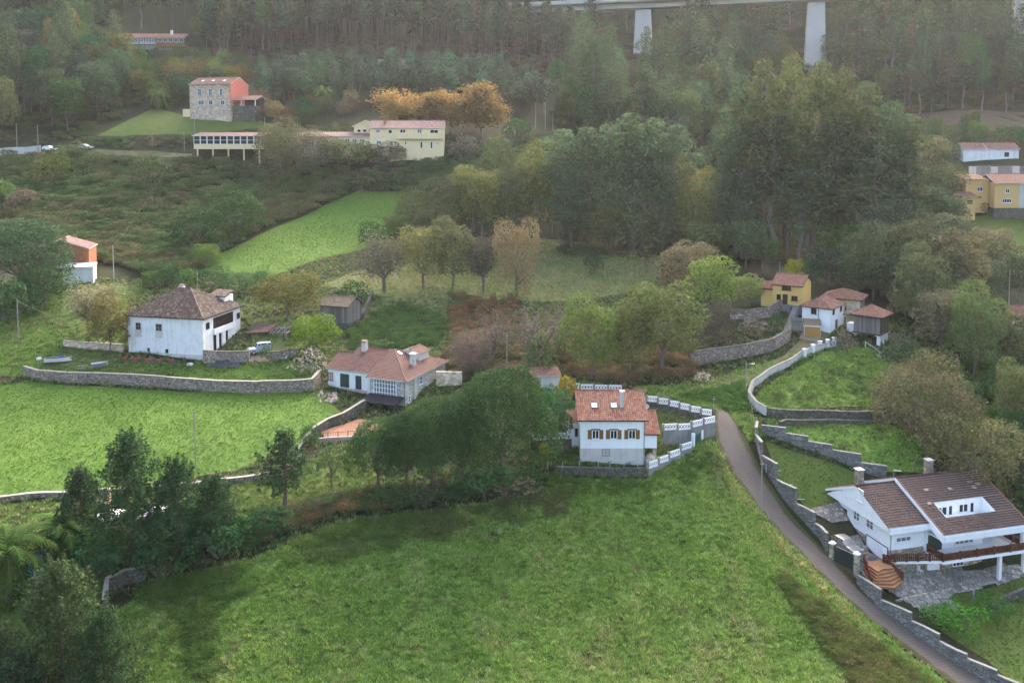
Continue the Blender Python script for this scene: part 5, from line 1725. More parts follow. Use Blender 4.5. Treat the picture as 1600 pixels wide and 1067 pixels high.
Fw = Face(ly, -21.5, 1.5)
for k in range(9): window(Fw, 1.4 + k * 2.1, 2.9 + k * 2.1, 2.0, 4.3, nx=2, glass='glass_pale' if k % 3 else 'glass', fw=.12)
gable_y(ly, -5.2, 1.4, 4.5, 12, 3.5, 8.1, 9.6, 'cream', 'tile_faded', 'white', ov=.7, og=.4, rib=.4, row=.6, name='tower_roof')
Ft = Face(ly, -5.2, 4.5)
for a_ in (.9, 2.6, 4.3): window(Ft, a_, a_ + 1.15, 6.2, 7.1, nx=1, glass='dark', fw=.1)
chimney(ly, 4.3, 2.6, HE + .5, HE + 2.6, .8, 'brick', 'tile_faded')
# glazed pavilion on stilts
YB = 266.0; s_ = YB / FPX
oc = at_y(303, 236, YB)
gp = thing('glazed_pavilion', 'white glazed veranda with flat pink roof standing on stilts above brambles', 'pavilion', oc, R(-3))
WP = 106 * s_
mb = MB(); mb.box(0, WP, 0, 6, .5, 1.9); mb.build('base_band', M['cream'], gp)
mb = MB(); mb.box(.3, WP - .3, .35, 5.7, 1.9, 4.4); mb.build('inner_wall', M['glass_pale'], gp)
for k in range(10):
    window(Face(gp, 0, 0), k * WP / 10 + .01, (k + 1) * WP / 10 - .01, 1.902, 4.45, nx=1, ny=2, glass='glass', fw=.16)
window(Face(gp, 0, 6, -90), .05, 5.9, 1.902, 4.45, nx=3, ny=2, glass='glass', fw=.16)
roof(gp, [[(-.5, -.5, 4.5), (WP + .4, -.5, 4.5), (WP + .4, 6.4, 5.5), (-.5, 6.4, 5.5)]], 'tile_faded', 'white', amp=.03, rib=.5, row=.8)
for k in range(5):
    mb = MB(); x = .9 + k * (WP - 1.5) / 4; mb.box(x - .18, x + .18, .3, .66, -4, .498); mb.build('stilt', M['cream'], gp)

# ---- stone house with the red gable
AN = R(-14); YB = 292.0; s_ = YB / FPX
oc = at_y(297, 181, YB)
sh = thing('stone_manor', 'three-storey honey stone house with a red painted gable end on the hill lawn', 'house', oc, AN)
WS = 68 * s_ / math.cos(AN) ; HS = 48 * s_
mb = MB(); mb.box(0, WS - .02, 0, 11, -2, HS); mb.build('wall', M['stone_tan'], sh)
mb = MB(); mb.prism([(.02, 4), (10.98, 4), (10.98, HS), (5.5, HS + 2.35), (.02, HS)], WS, WS + .2, 'x'); mb.build('gable_wall', M['red_wall'], sh)
gable_x(sh, 0, WS, 0, 11, 0, HS, HS + 2.4, None, 'tile_red', 'stone_tan', walls=False, ov=.4, og=.25, rib=.4, row=.6)
F = Face(sh, 0, 0)
for x in (312.5, 329.5, 346.2):
    win_px(F, (x - 2.4, 139, x + 2.4, 149.5), nx=2, ny=2, frame='frame_white', glass='glass', sill='frame_brown')
for x, w in ((314.5, 4.5), (329.5, 3), (348, 2.6)): win_px(F, (x - w, 157, x + w, 164.5), nx=2, frame='frame_white', glass='glass_pale' if w > 4 else 'glass')
ex, ey, n_ = plane_axes((0, 0, HS), (1, 0, HS), (0, 5.5, HS + 2.4))
for k in (.24, .5, .78): skylight(sh, Vector((WS * k, 0, HS + .1)) + ey * 2.6, ex, ey, 1.0, 1.2, n_)
mb = MB(); mb.box(WS + .22, WS + 8.5, 1.0, 7, -2.5, 3.0); mb.build('annexe_wall', M['stone_moss'], sh)
mb = MB(); mb.box(WS + 3.2, WS + 8.3, 3.5, 6.8, 3.0, 5.6); mb.build('annexe_upper_wall', M['dark_wood'], sh)
roof(sh, [[(WS + .6, .8, 5.0), (WS + 8.9, .8, 5.0), (WS + 8.9, 4.5, 6.4), (WS + .6, 4.5, 6.4)], [(WS + 8.9, 7.5, 5.3), (WS + .6, 7.5, 5.3), (WS + .6, 4.5, 6.4), (WS + 8.9, 4.5, 6.4)]], 'tile_village', 'cement', rib=.4, row=.6, name='annexe_roof')
for x in (WS + 3.3, WS + 8.2):
    mb = MB(); mb.box(x - .15, x + .15, 1.1, 1.4, 3.0, 5.0); mb.build('annexe_post', M['cement'], sh)
mb = MB(); mb.box(-4, -.3, 2, 2.5, -1.5, 2.2); mb.build('garden_wall', M['cream'], sh)

# ---- long house at the top left
YB = 379.0; s_ = YB / FPX
oc = at_y(197, 77, YB)
tl = thing('ridge_house', 'long low house with orange roof among the trees at the top of the slope', 'house', oc, R(3))
mb = MB(); mb.box(0, 24, 0, 8, -3, 5.0); mb.build('wall', M['cement_dark'], tl)
mb = MB(); mb.box(12.6, 24.2, -.6, 8, .8, 2.7); mb.build('timber_band', M['shutter'], tl)
mb = MB(); mb.box(0, 12.5, -.8, 0, 2.2, 2.5); mb.build('balcony', M['white'], tl)
gable_x(tl, -3, 24, 0, 8, 0, 5.0, 6.7, None, 'tile_orange', 'white', walls=False, ov=.9, og=.5, rib=.5, row=.8)
F = Face(tl, 0, -.02)
for k in range(5): window(F, 1.5 + k * 2.2, 2.8 + k * 2.2, 2.9, 4.3, nx=1, glass='glass_pale', fw=.14)
for k in range(5): window(Face(tl, 12.6, -.03), .6 + k * 2.2, 2.3 + k * 2.2, 2.9, 4.5, nx=2, glass='glass', fw=.14)
chimney(tl, 18, 3, 5.5, 8.2, .9, 'white', 'tile_orange')

# ---- right edge: ochre house, concrete wall, white ruin, shed
YB = 238.0; s_ = YB / FPX
oc = at_y(1520, 322, YB)
oh_ = thing('ochre_house', 'ochre yellow house with red roof on a stone base at the right edge', 'house', oc, R(-4))
mb = MB(); mb.box(-.9, 5.0, 2.5, 9, -2, 7.0); mb.build('rear_wall', M['ochre'], oh_)
roof(oh_, [[(-1.2, 2.2, 7.0), (5.2, 2.2, 7.0), (5.2, 9.2, 8.0), (-1.2, 9.2, 8.0)]], 'tile_village', 'ochre', rib=.35, row=.5, name='rear_roof')
mb = MB(); mb.box(5.002, 17, -1.2, 9, -.4, 6.2); mb.build('front_wall', M['ochre'], oh_)
mb = MB(); mb.box(4.95, 17.1, -1.25, 9, -3.2, -.402); mb.build('stone_base', M['stone_moss'], oh_)
mb = MB(); mb.box(11.2, 17.02, -1.26, -1.21, -.39, 6.0); mb.build('grey_panel', M['cement'], oh_)
gable_x(oh_, 5, 17, -1.2, 9, 0, 6.2, 8.3, None, 'tile_village', 'white', walls=False, ov=.5, og=.4, rib=.35, row=.5)
F = Face(oh_, -.9, 2.5); win_px(F, (1526, 292.5, 1535, 299), nx=2, sill='white'); win_px(F, (1526, 307, 1533, 309.5), nx=1, frame='frame_brown')
F = Face(oh_, 5, -1.2)
win_px(F, (1570.5, 295, 1577, 302), nx=2, sill='white'); win_px(F, (1566, 311, 1580.5, 317), nx=4, sill='white')
oa = thing('ochre_annexe', 'small ochre outbuilding with a tiled lean-to roof left of the ochre house', 'outbuilding', at_y(1481, 325, 236), R(-4))
mb = MB(); mb.box(0, 7.0, 0, 4, -3.2, 3.0); mb.build('wall', M['ochre'], oa)
roof(oa, [[(-.5, -.6, 3.0), (7.5, -.6, 3.0), (7.5, 4.4, 4.0), (-.5, 4.4, 4.0)]], 'tile_village', 'ochre', rib=.35, row=.5)
F = Face(oa, 0, 0)
for a_ in (1.6, 4.9): window(F, a_, a_ + 1.3, 1.0, 2.1, nx=2, frame='frame_brown')
p = at_y(1514, 282, 256)
cw = thing('concrete_retaining_wall', 'tall grey concrete retaining wall behind the ochre house', 'wall', p, R(-3))
for k in range(9):
    mb = MB(); mb.ct = rnd.random(); mb.box(k * 2.0, k * 2.0 + 1.96, 0, .4, -3, 4.0 + rnd.uniform(-.1, .1)); mb.build('panel', M['cement_dark'] if k % 3 else M['cement'], cw)
oc = at_y(1505, 250, 279)
ru = thing('white_ruin', 'overgrown white cottage with a broken red roof above the concrete wall', 'house', oc, R(-5))
mb = MB(); mb.box(0, 16.5, 0, 7, -2.5, 3.4); mb.build('wall', M['whitewash'], ru)
gable_x(ru, 0, 6.5, 0, 7, 0, 3.4, 5.2, None, 'tile_red', 'white', walls=False, ov=.4, og=.2, rib=.4, row=.6)
gable_x(ru, 7.3, 16.5, 0, 7, 0, 3.4, 5.2, None, 'tile_red', 'white', walls=False, ov=.4, og=.2, rib=.4, row=.6, name='east_roof')
mb = MB(); mb.prism([(0, 3.4), (7, 3.4), (3.5, 5.1)], .02, 6.9, 'x'); mb.build('gable_wall', M['whitewash'], ru)
window(Face(ru, 0, 0), 12.2, 13.6, .9, 2.4, nx=2, glass='dark', frame='cement_dark')
oc = at_y(1579, 507, 177)
ds = thing('dark_shed', 'dark timber shed with orange tiled roof on pale posts at the right edge', 'shed', oc, R(-12))
gable_x(ds, 0, 6, 0, 4, .8, 2.2, 3.4, 'dark_wood', 'tile_village', 'dark_wood', ov=.6, og=.6)
for x in (.5, 3, 5.5):
    mb = MB(); mb.box(x - .2, x + .2, .1, .5, -2.5, .8); mb.build('post', M['cement'], ds)
oc = at_y(1450, 299, 247)
rs = thing('rustic_shelter', 'little dark open shelter in the trees left of the ochre house', 'shed', oc, R(0))
roof(rs, [[(-.3, -.5, 2.0), (4.3, -.5, 2.0), (4.3, 2.5, 2.7), (-.3, 2.5, 2.7)]], 'tile_mossy', 'dark_wood', rib=.4, row=.6)
for x in (.1, 2, 3.9):
    for y in (0, 2.2):
        mb = MB(); mb.box(x - .08, x + .08, y - .08, y + .08, -1.2, 2.0 + y * .2); mb.build('post', M['old_wood'], rs)

# ---- small roofs: ruin beside the jeep, pale shed behind the hedge, white garage behind the stone house, low roof beside the terrace
oc = at_y(400, 533, 163)
rr = thing('ruined_shed', 'collapsing stone shed with loose tiles and planks beyond the parked jeep', 'shed', oc, R(-13))
mb = MB(); mb.box(-1.5, 7, 1.2, 1.7, -1, 2.4); mb.box(6.5, 7, -1.5, 1.2, -1, 2.2); mb.build('wall', M['stone_wall'], rr)
roof(rr, [[(-1.2, -1.4, 1.7), (3.4, -1.6, 2.2), (3.4, 1.6, 3.0), (-1.2, 1.6, 3.0)]], 'tile_village', 'dark_wood', jitter=.07)
for k in range(9):
    mb = MB(); mb.ct = rnd.random(); x = 3.4 + k * .36
    mb.tube((x, -1.6 + rnd.uniform(-.4, .3), 2.0 + rnd.uniform(-.2, .2)), (x + rnd.uniform(-.8, .8), 1.8, 2.7), .07, .06, 5); mb.build('rafter', M['old_wood'], rr)
mb = MB(); mb.tube((7.6, 0, -1), (7.6, 0, 2.6), .75, .7, 12); mb.tube((7.6, 0, 2.6), (7.6, 0, 3.4), .7, .3, 12); pl = thing('stone_pillar', 'round-topped stone pillar standing right of the ruined shed', 'pillar', oc, R(-13)); mb.build('shaft', M['stone_moss'], pl)
oc = at_y(372, 478, 186)
hs = thing('hidden_shed', 'low shed with pinkish tiled roof behind the big old white house', 'shed', oc, R(14))
gable_x(hs, 0, 7, 0, 4, -1.5, 1.6, 2.5, 'cement_dark', 'tile_faded', 'cement', ov=.3, og=.3)
oc = at_y(681, 620, 150)
wg = thing('white_shed', 'small white flat-roofed shed right of the stone house', 'shed', oc, R(-23))
mb = MB(); mb.box(0, 2.4, 0, 4, -1.5, 1.75); mb.build('wall', M['white_clean'], wg)
mb = MB(); mb.box(-.1, 2.5, -.1, 4.1, 1.752, 1.87); mb.build('roof_slab', M['cement'], wg)
oc = at_y(846, 611, 139)
bd = thing('rendered_shed', 'grey rendered shed with red tiled edge beside the yellowing canes', 'shed', oc, R(8))
mb = MB(); mb.box(0, 3.0, 0, 3.2, -2, 2.4); mb.build('wall', M['cement'], bd)
roof(bd, [[(-1.6, -.3, 2.45), (3.2, -.3, 2.45), (3.2, 3.4, 3.0), (-1.6, 3.4, 3.0)]], 'tile_village', 'cement')
oc = at_y(1142, 499, 167)
tr = thing('low_shed', 'low white shed with orange tiled roof under the garden terrace', 'shed', oc, R(-6))
mb = MB(); mb.box(0, 2.8, 0, 2, -1.5, .9); mb.build('wall', M['white'], tr)
roof(tr, [[(-.2, -.3, .95), (3, -.3, .95), (3, 2, 1.5), (-.2, 2, 1.5)]], 'tile_village', 'white')
# ================================================================== viaduct
YV = 400.0
vp = at_y(1275, 60, YV); vdir = Vector((1.0, 0.0, 0.0))
va = at_y(865, 9, 430); vb = at_y(1640, -26, 385)
vi = thing('viaduct', 'tall concrete motorway viaduct crossing the wooded valley in the haze', 'viaduct', (0, 0, 0))
L_ = vb - va; d_ = L_.normalized(); n2 = Vector((d_.y, -d_.x, 0)).normalized()


def vbox(mb, t0, t1, o0, o1, z0, z1):
    a, b = va + L_ * t0, va + L_ * t1; U = Vector((0, 0, 1))
    q = [a + n2 * o0, b + n2 * o0, b + n2 * o1, a + n2 * o1]
    mb.hexa([p + U * z0 for p in q], [p + U * z1 for p in q])


NSEG = 11
for k in range(NSEG):
    mb = MB(); t0, t1 = -.12 + 1.3 * k / NSEG, -.12 + 1.3 * (k + 1) / NSEG - .0006
    vbox(mb, t0, t1, -4, 4, -3.4, -.9); vbox(mb, t0, t1, -7, 7, -.9, -.2); mb.build('deck_segment', M['concrete'], vi)
for s_ in (-1, 1):
    mb = MB(); vbox(mb, -.12, 1.18, s_ * 7.05 - .18, s_ * 7.05 + .18, -.5, .9); mb.build('parapet', M['concrete'], vi)
for px_ in (1005.5, 1275.5, 1601):
    lo, hi = 0, 1
    for _ in range(40):
        t = (lo + hi) / 2
        if px_of(va + L_ * t)[0] < px_: lo = t
        else: hi = t
    c = va + L_ * t; zb = H(c.x, c.y) - 2; w0, w1 = 3.5, 4.6
    mb = MB()
    zt = c.z - 4.0
    q = lambda w, dd, z: [tuple(Vector((c.x, c.y, z)) + d_.xy.to_3d().normalized() * a * w + n2 * b * dd) for a, b in ((-1, 1), (1, 1), (1, -1), (-1, -1))]
    mb.hexa(q(w1, 3.2, min(zb, zt - 30)), q(w0, 2.4, zt)); mb.build('pier', M['concrete'], vi)
    mb = MB(); mb.hexa(q(1.4, 1.5, zt + .002), q(1.4, 1.5, c.z - 3.402)); mb.build('bearing', M['concrete'], vi)

# ================================================================== walls
follow_wall('stone_garden_wall', 'long curved dry stone wall with pale coping below the big old white house', 'wall',
            [(38, 586), (60, 593), (150, 598), (250, 604), (340, 612), (400, 614), (488, 610), (499, 597)], [1.5, 1.9], .5, M['stone_wall'], M['coping'], 3)
follow_wall('yard_wall', 'rough stone wall with black tarpaulin against its foot beside the big old white house', 'wall', [(318, 566), (350, 567), (390, 566)], [2.0, 1.9], .5, M['stone_wall'], M['stone_moss'], 2)
follow_wall('yard_wall', 'low stone wall right of the parked jeep entrance', 'wall', [(421, 566), (440, 562), (462, 556)], [1.8, 1.2], .5, M['stone_wall'], M['stone_moss'], 2)
follow_wall('garden_wall', 'crumbling earth-coloured wall behind the lone dark tree left of the big old white house', 'wall', [(100, 540), (140, 545), (192, 550)], [.9, 1.3], .5, M['stone_tan'], M['coping'], 2)
follow_wall('field_wall', 'low stone wall with pale top along the bottom of the big pasture', 'wall', [(-60, 788), (0, 782), (95, 775), (160, 771), (290, 762), (380, 752), (440, 742), (470, 716)], [.45, .6], .5, M['stone_wall'], M['coping'], 3)
follow_wall('terrace_wall', 'grey stone wall climbing from the pines to the old white farmhouse', 'wall', [(463, 716), (487, 683), (512, 668), (535, 660), (556, 648), (570, 640)], [1.0, 1.5], .4, M['stone_moss'], M['coping'], 2)
follow_wall('road_wall', 'stepped grey block wall running down along the outer side of the road', 'wall',
            [(1183, 668), (1181, 690), (1190, 723), (1222, 775), (1255, 812), (1282, 842), (1292, 862)], [.95, 1.3], .32, M['block_wall'], M['cement_dark'], 3, .08, stepped=3)
follow_wall('road_wall', 'stepped grey block wall beside the road below the dark gate', 'wall',
            [(1340, 912), (1376, 952), (1440, 998), (1495, 1038), (1590, 1090), (1660, 1120)], [1.1, 1.5], .32, M['block_wall'], M['cement_dark'], 3, .08, stepped=3)
follow_wall('field_wall', 'stepped dark grey wall dividing the garden lawn from the narrow field', 'wall',
            [(1190, 676), (1215, 684), (1250, 697), (1300, 715), (1345, 735), (1385, 748)], [1.1, 1.1], .32, M['block_wall'], M['cement_dark'], 3, .08, stepped=3)
follow_wall('curved_wall', 'white rendered wall curving up from the road towards the hamlet', 'wall',
            [(1197, 649), (1181, 640), (1170, 624), (1176, 606), (1200, 588), (1235, 570), (1252, 558), (1270, 550), (1305, 540)], [1.3, .8], .35, M['cement'], M['coping'], 3)
follow_wall('field_wall', 'low mossy stone wall along the near side of the walled field', 'wall', [(1199, 651), (1260, 654), (1340, 656), (1395, 657)], [1.3, 1.2], .45, M['stone_moss'], M['stone_moss'], 3)
follow_wall('ruined_wall', 'broken low stone wall at the top of the narrow field', 'wall', [(1218, 668), (1228, 664), (1275, 663), (1380, 663)], [.8, .4], .45, M['stone_moss'], M['stone_moss'], 2)
follow_wall('retaining_wall', 'rough stone retaining wall along the track below the hamlet', 'wall', [(1078, 572), (1120, 564), (1170, 556), (1210, 546), (1232, 532), (1234, 520)], [2.3, 1.9], .6, M['stone_wall'], M['stone_moss'], 3)
follow_wall('garden_edge', 'curved low wall round the raised lawn in front of the yellow house', 'wall', [(1145, 497), (1170, 499), (1200, 496), (1222, 485), (1226, 476)], [1.6, 2.2], .4, M['stone_wall'], M['stone_moss'], 2)
follow_wall('plinth_wall', 'overgrown stone wall under the grass strip below the white orange-roofed house', 'wall', [(868, 738), (920, 741), (970, 743), (1010, 742)], [.8, 1.0], .5, M['stone_moss'], M['stone_moss'], 3)
follow_wall('corner_wall', 'short ruined grey wall corner at the edge of the foreground meadow', 'wall', [(228, 905), (195, 912), (168, 925), (164, 960)], [1.5, 1.6], .45, M['stone_moss'], M['coping'], 2)
follow_wall('lawn_wall', 'dark stone wall at the far end of the lower lawn beside the chalet', 'wall', [(1548, 957), (1575, 940), (1610, 925), (1660, 915)], [.9, .9], .4, M['stone_moss'], M['stone_moss'], 3)
follow_wall('hill_road_wall', 'pale concrete wall along the hill road at the left edge', 'wall', [(-60, 247), (0, 243), (30, 241), (64, 238)], [2.0, 2.0], .4, M['cement'], M['cement'], 5)
follow_wall('rubble_wall', 'pale rubble wall behind the white shed right of the stone house', 'wall', [(682, 603), (700, 602), (722, 600)], [2.4, 2.0], .5, M['stone_tan'], None)
follow_wall('orchard_wall', 'stone wall running uphill from the timber barn', 'wall', [(566, 500), (575, 480), (582, 462)], [1.2, 1.0], .5, M['stone_moss'], M['stone_moss'], 3)


def balustrade(name, label, pts, base_h, pan=2.15, ph=.85, wall='stone_moss', th=.3, plat=None):
    """white lattice panels between posts on a wall"""
    P = [at(*p) if not isinstance(p, Vector) else p for p in pts]
    root = thing(name, label, 'balustrade', P[0])
    o3 = Vector(root.location)
    S = []
    for a, b in zip(P, P[1:]):
        n = max(1, round((b.xy - a.xy).length / pan)); S += [a.lerp(b, k / n) for k in range(n)]
    S.append(P[-1]); S = [Vector(s) for s in S]
    for s in S: s.z = H(s.x, s.y)
    for a, b in zip(S, S[1:]):
        d = (b - a); d.z = 0; L = d.length; d.normalize(); nn = Vector((-d.y, d.x, 0)) * th / 2
        z = max(a.z, b.z) + base_h - o3.z
        A = a - o3; B = b - o3
        mb = MB(); mb.hexa([(A.x + nn.x, A.y + nn.y, min(a.z, b.z) - o3.z - .6), (A.x - nn.x, A.y - nn.y, min(a.z, b.z) - o3.z - .6), (B.x - nn.x, B.y - nn.y, min(a.z, b.z) - o3.z - .6), (B.x + nn.x, B.y + nn.y, min(a.z, b.z) - o3.z - .6)],
                           [(A.x + nn.x, A.y + nn.y, z), (A.x - nn.x, A.y - nn.y, z), (B.x - nn.x, B.y - nn.y, z), (B.x + nn.x, B.y + nn.y, z)]); mb.build('base_wall', M[wall], root)
        mb = MB(); w = .06
        nn = nn.normalized() * w

        def bar(f0, z0, f1, z1, r):
            p = Vector((A.x, A.y, 0)) + d * L * f0 + Vector((0, 0, z + z0)); q = Vector((A.x, A.y, 0)) + d * L * f1 + Vector((0, 0, z + z1))
            t = (q - p).normalized(); s_ = t.cross(nn).normalized() * r
            mb.hexa([p - s_ - nn, p + s_ - nn, p + s_ + nn, p - s_ + nn], [q - s_ - nn, q + s_ - nn, q + s_ + nn, q - s_ + nn])
        e = .09
        bar(.04, .06, .96, .06, .06); bar(.04, ph - .06, .96, ph - .06, .08); bar(.06, .06, .06, ph, .06); bar(.94, .06, .94, ph, .06)
        m = 4
        for k in range(m):
            f0 = .08 + .84 * k / m; f1 = .08 + .84 * (k + 1) / m; fm = (f0 + f1) / 2
            bar(f0, ph * .5, fm, ph - .1, .045); bar(fm, ph - .1, f1, ph * .5, .045); bar(f0, ph * .5, fm, .1, .045); bar(fm, .1, f1, ph * .5, .045)
        mb.build('lattice_panel', M['white_clean'], root)
        mb = MB(); mb.box(A.x - .16, A.x + .16, A.y - .16, A.y + .16, z - .05, z + ph + .08); mb.build('post', M['coping'], root)
    return root


balustrade('balustrade', 'white lattice balustrade behind the white orange-roofed house, left of its roof', [(884, 612), (972, 616)], .5)
balustrade('balustrade', 'white lattice balustrade on a mossy wall right behind the white orange-roofed house', [(1010, 636), (1045, 643), (1078, 652), (1112, 662)], .9)
balustrade('balustrade', 'white lattice balustrade on a tall grey wall above the green gate', [(1036, 694), (1080, 692), (1117, 680)], 2.0, wall='cement_dark')
balustrade('balustrade', 'white lattice balustrade left of the white orange-roofed house above a stone wall', [(830, 706), (860, 704), (893, 703)], 1.6)
balustrade('balustrade', 'white lattice balustrade sloping from the green gate to the porch of the white house', [(1012, 743), (1045, 725), (1081, 704)], .5, wall='cement_dark')

# gates
pa, pb = at(1083, 697), at(1096, 686)
t = thing('garden_gate', 'green metal gate between white posts near the road bend', 'gate', pa, math.atan2(pb.y - pa.y, pb.x - pa.x)); L = (pb.xy - pa.xy).length
mb = MB(); mb.box(.2, L - .2, -.03, .03, -.1, 1.5); g = mb.build('leaf', M['gate_green'], t)
mb = MB()
for k in range(6): mb.box(.25 + k * (L - .5) / 6, .3 + k * (L - .5) / 6, -.06, -.031, 0, 1.45)
mb.build('gate_bar', M['gate_green'], g)
for x in (0, L):
    mb = MB(); mb.box(x - .19, x + .19, -.2, .2, -.6, 1.85); mb.build('gate_post', M['white'], t)
pa, pb = at(1300, 873), at(1338, 902)
t = thing('driveway_gate', 'wide dark green sliding gate in front of the parked pale car', 'gate', pa, math.atan2(pb.y - pa.y, pb.x - pa.x)); L = (pb.xy - pa.xy).length
for k in range(8):
    mb = MB(); mb.ct = rnd.random(); w = (L - .6) / 8; mb.box(.3 + k * w + .01, .3 + (k + 1) * w - .01, -.03, .03, -.15, 1.75); mb.build('panel', M['gate_dark'], t)
mb = MB(); mb.box(.28, L - .28, -.06, .06, 1.752, 1.85); mb.build('top_rail', M['gate_dark'], t)
for x in (0, L):
    mb = MB(); mb.box(x - .26, x + .26, -.28, .28, -.8, 2.0); q = mb.build('gate_post', M['stone_warm'], t)
    mb = MB(); mb.box(x - .34, x + .34, -.36, .36, 2.002, 2.15); mb.box(x - .18, x + .18, -.2, .2, 2.152, 2.3); mb.build('post_cap', M['white'], q)


# paved yard of the chalet: slabs one by one where they can be told apart
yard = thing('paved_yard', 'stone paved yard with slab joints in front of the chalet', 'paving', oc := at(1450, 925))
yp = world_poly([(1303, 866), (1312, 842), (1342, 836), (1358, 864), (1390, 880), (1420, 884), (1470, 892), (1590, 882), (1600, 902), (1545, 914), (1490, 929), (1480, 938), (1503, 946), (1470, 965), (1440, 955), (1395, 928), (1343, 893)])
yp_ = [(p[0], p[1]) for p in yp]
base_ = patch('yard_bed', None, M['cement_dark'], .12, kind=None, poly=[Vector(p) for p in yp_])
bed = bpy.data.objects['yard_bed']; bed.parent = yard; bed.matrix_parent_inverse = Matrix.Translation(yard.location).inverted()
bx0, bx1 = min(p[0] for p in yp_), max(p[0] for p in yp_); by0, by1 = min(p[1] for p in yp_), max(p[1] for p in yp_)
ca, sa_ = math.cos(R(15)), math.sin(R(15)); ns = 0
for i in range(-40, 40):
    for j in range(-40, 40):
        u, v = i * 1.05 + (.5 if j % 2 else 0), j * .8
        x, y = oc.x + u * ca - v * sa_, oc.y + u * sa_ + v * ca
        if not inside(yp_, np.array([x]), np.array([y]))[0] or ns > 290: continue
        mb = MB(); a, b = .5, .37
        mb.ct = rnd.random()
        q = [(x + (du * a + rnd.uniform(-.07, .07)) * ca - (dv * b + rnd.uniform(-.06, .06)) * sa_, y + (du * a) * sa_ + (dv * b) * ca) for du, dv in ((-1, -1), (1, -1), (1, 1), (-1, 1))]
        zz = rnd.uniform(0, .025)
        mb.hexa([(p[0] - oc.x, p[1] - oc.y, H(*p) + .10 - oc.z) for p in q], [(p[0] - oc.x, p[1] - oc.y, H(*p) + .16 + zz - oc.z) for p in q])
        mb.build('slab', M['paving'], yard); ns += 1
follow_wall('yard_kerb', 'low stone step crossing the paved yard towards the ivy', 'kerb', [(1400, 940), (1450, 928), (1487, 921)], [.2, .2], .22, M['stone_warm'], None)
patch('rear_terrace', [(1262, 797), (1305, 786), (1345, 782), (1340, 812), (1300, 818)], M['terrace_tile'] if False else M['paving'], .14)

# ================================================================== poles and cables
def pole(px, yb, yt, label, mat='pole_wood', r=.12, arm=None, lamp=False, name='utility_pole', Y=None):
    p = at(px, yb); h = (yb - yt) * p.y / FPX
    t = thing(name, label, 'pole', p)
    mb = MB(); mb.tube((0, 0, -.8), (0, 0, h), r, r * .65, 8); mb.build('shaft', M[mat], t)
    mb = MB()
    if arm:
        mb.box(-arm, arm, -.06, .06, h - .5, h - .38)
        b = mb.build('crossarm', M['dark_wood'], t)
        for x in (-arm * .85, 0.0, arm * .85):
            g = MB(); g.tube((x, 0, h - .38), (x, 0, h - .2), .05, .04, 6); g.build('insulator', M['white_stuff'], b)
    else:
        mb.tube((-.25, 0, h - .35), (.25, 0, h - .35), .04, .04, 5); mb.build('bracket', M['metal'], t)
    if lamp:
        g = MB(); g.tube((0, 0, h - .6), (.8, -.3, h - .3), .03, .03, 5); g.hexa([(.7, -.42, h - .36), (1.2, -.55, h - .36), (1.26, -.35, h - .36), (.76, -.2, h - .36)], [(.7, -.42, h - .26), (1.2, -.55, h - .26), (1.26, -.35, h - .26), (.76, -.2, h - .26)]); g.build('lamp_head', M['metal'], t)
    return p + Vector((0, 0, h - .3))


tops = {}
tops['a'] = pole(178, 437, 383, 'concrete-grey pole standing behind the pale dry-leaved tree, cable coming down to it', 'pole_concrete')
tops['b'] = pole(29, 531, 466, 'bare wooden pole on the grass at the left edge')
tops['c'] = pole(306, 738, 640, 'slim leaning pole at the bottom of the big pasture', r=.09)
tops['d'] = pole(1165, 617, 563, 'wooden pole with a street lamp beside the white curved wall', lamp=True)
tops['e'] = pole(1189, 806, 716, 'wooden pole on the meadow edge beside the road', r=.1)
tops['f'] = pole(792, 582, 520, 'wooden pole before the bare brown thicket', r=.11)
tops['g'] = pole(1576, 478, 421, 'weathered pole with crossarm above the dark shed', arm=.9)
tops['h'] = pole(60, 240, 196, 'pole standing on the pale hill road wall', r=.14)
tops['i'] = pole(27, 238, 193, 'pole behind the pale hill road wall at the left edge', r=.14)
tops['j'] = pole(288, 236, 206, 'pole beside the left end of the glazed pavilion', r=.14)
tops['k'] = pole(304, 212, 176, 'pole on the hill lawn below the stone manor', r=.14)
tops['l'] = pole(414, 210, 183, 'pole at the right end of the hill lawn', r=.14)
tops['m'] = pole(238, 230, 212, 'short pole by the hill road left of the glazed pavilion', r=.14)
tops['n'] = pole(837, 202, 160, 'pale mast, leftmost of three beside the clipped round hedge', 'pole_wood', .1)
tops['o'] = pole(852, 204, 161, 'pale mast, middle one of three beside the clipped round hedge', 'pole_wood', .1)
tops['p'] = pole(864, 204, 178, 'pale mast, shortest of three beside the clipped round hedge', 'pole_wood', .1)
tops['q'] = pole(309, 460, 424, 'short thick pole rising behind the hipped roof of the big old white house', r=.16)
tops['r'] = pole(1115, 648, 619, 'thin grey post at the top of the road', 'metal', .06)
tops['s'] = pole(1218, 440, 408, 'pole behind the yellow house', r=.11)
tops['t'] = pole(238, 325, 306, 'small stake among brambles where the hill cable passes', r=.12)


def cable(a, b, label, sag=1.5, r=.022, n=24):
    t = MB(); a, b = Vector(a), Vector(b); pr = a
    for k in range(1, n + 1):
        f = k / n; p = a.lerp(b, f) - Vector((0, 0, sag * 4 * f * (1 - f))); t.tube(pr - a, p - a, r, r, 4, caps=False); pr = p
    o = t.build('cable', M['cable']); o.location = a
    tag(o, label, 'cable')


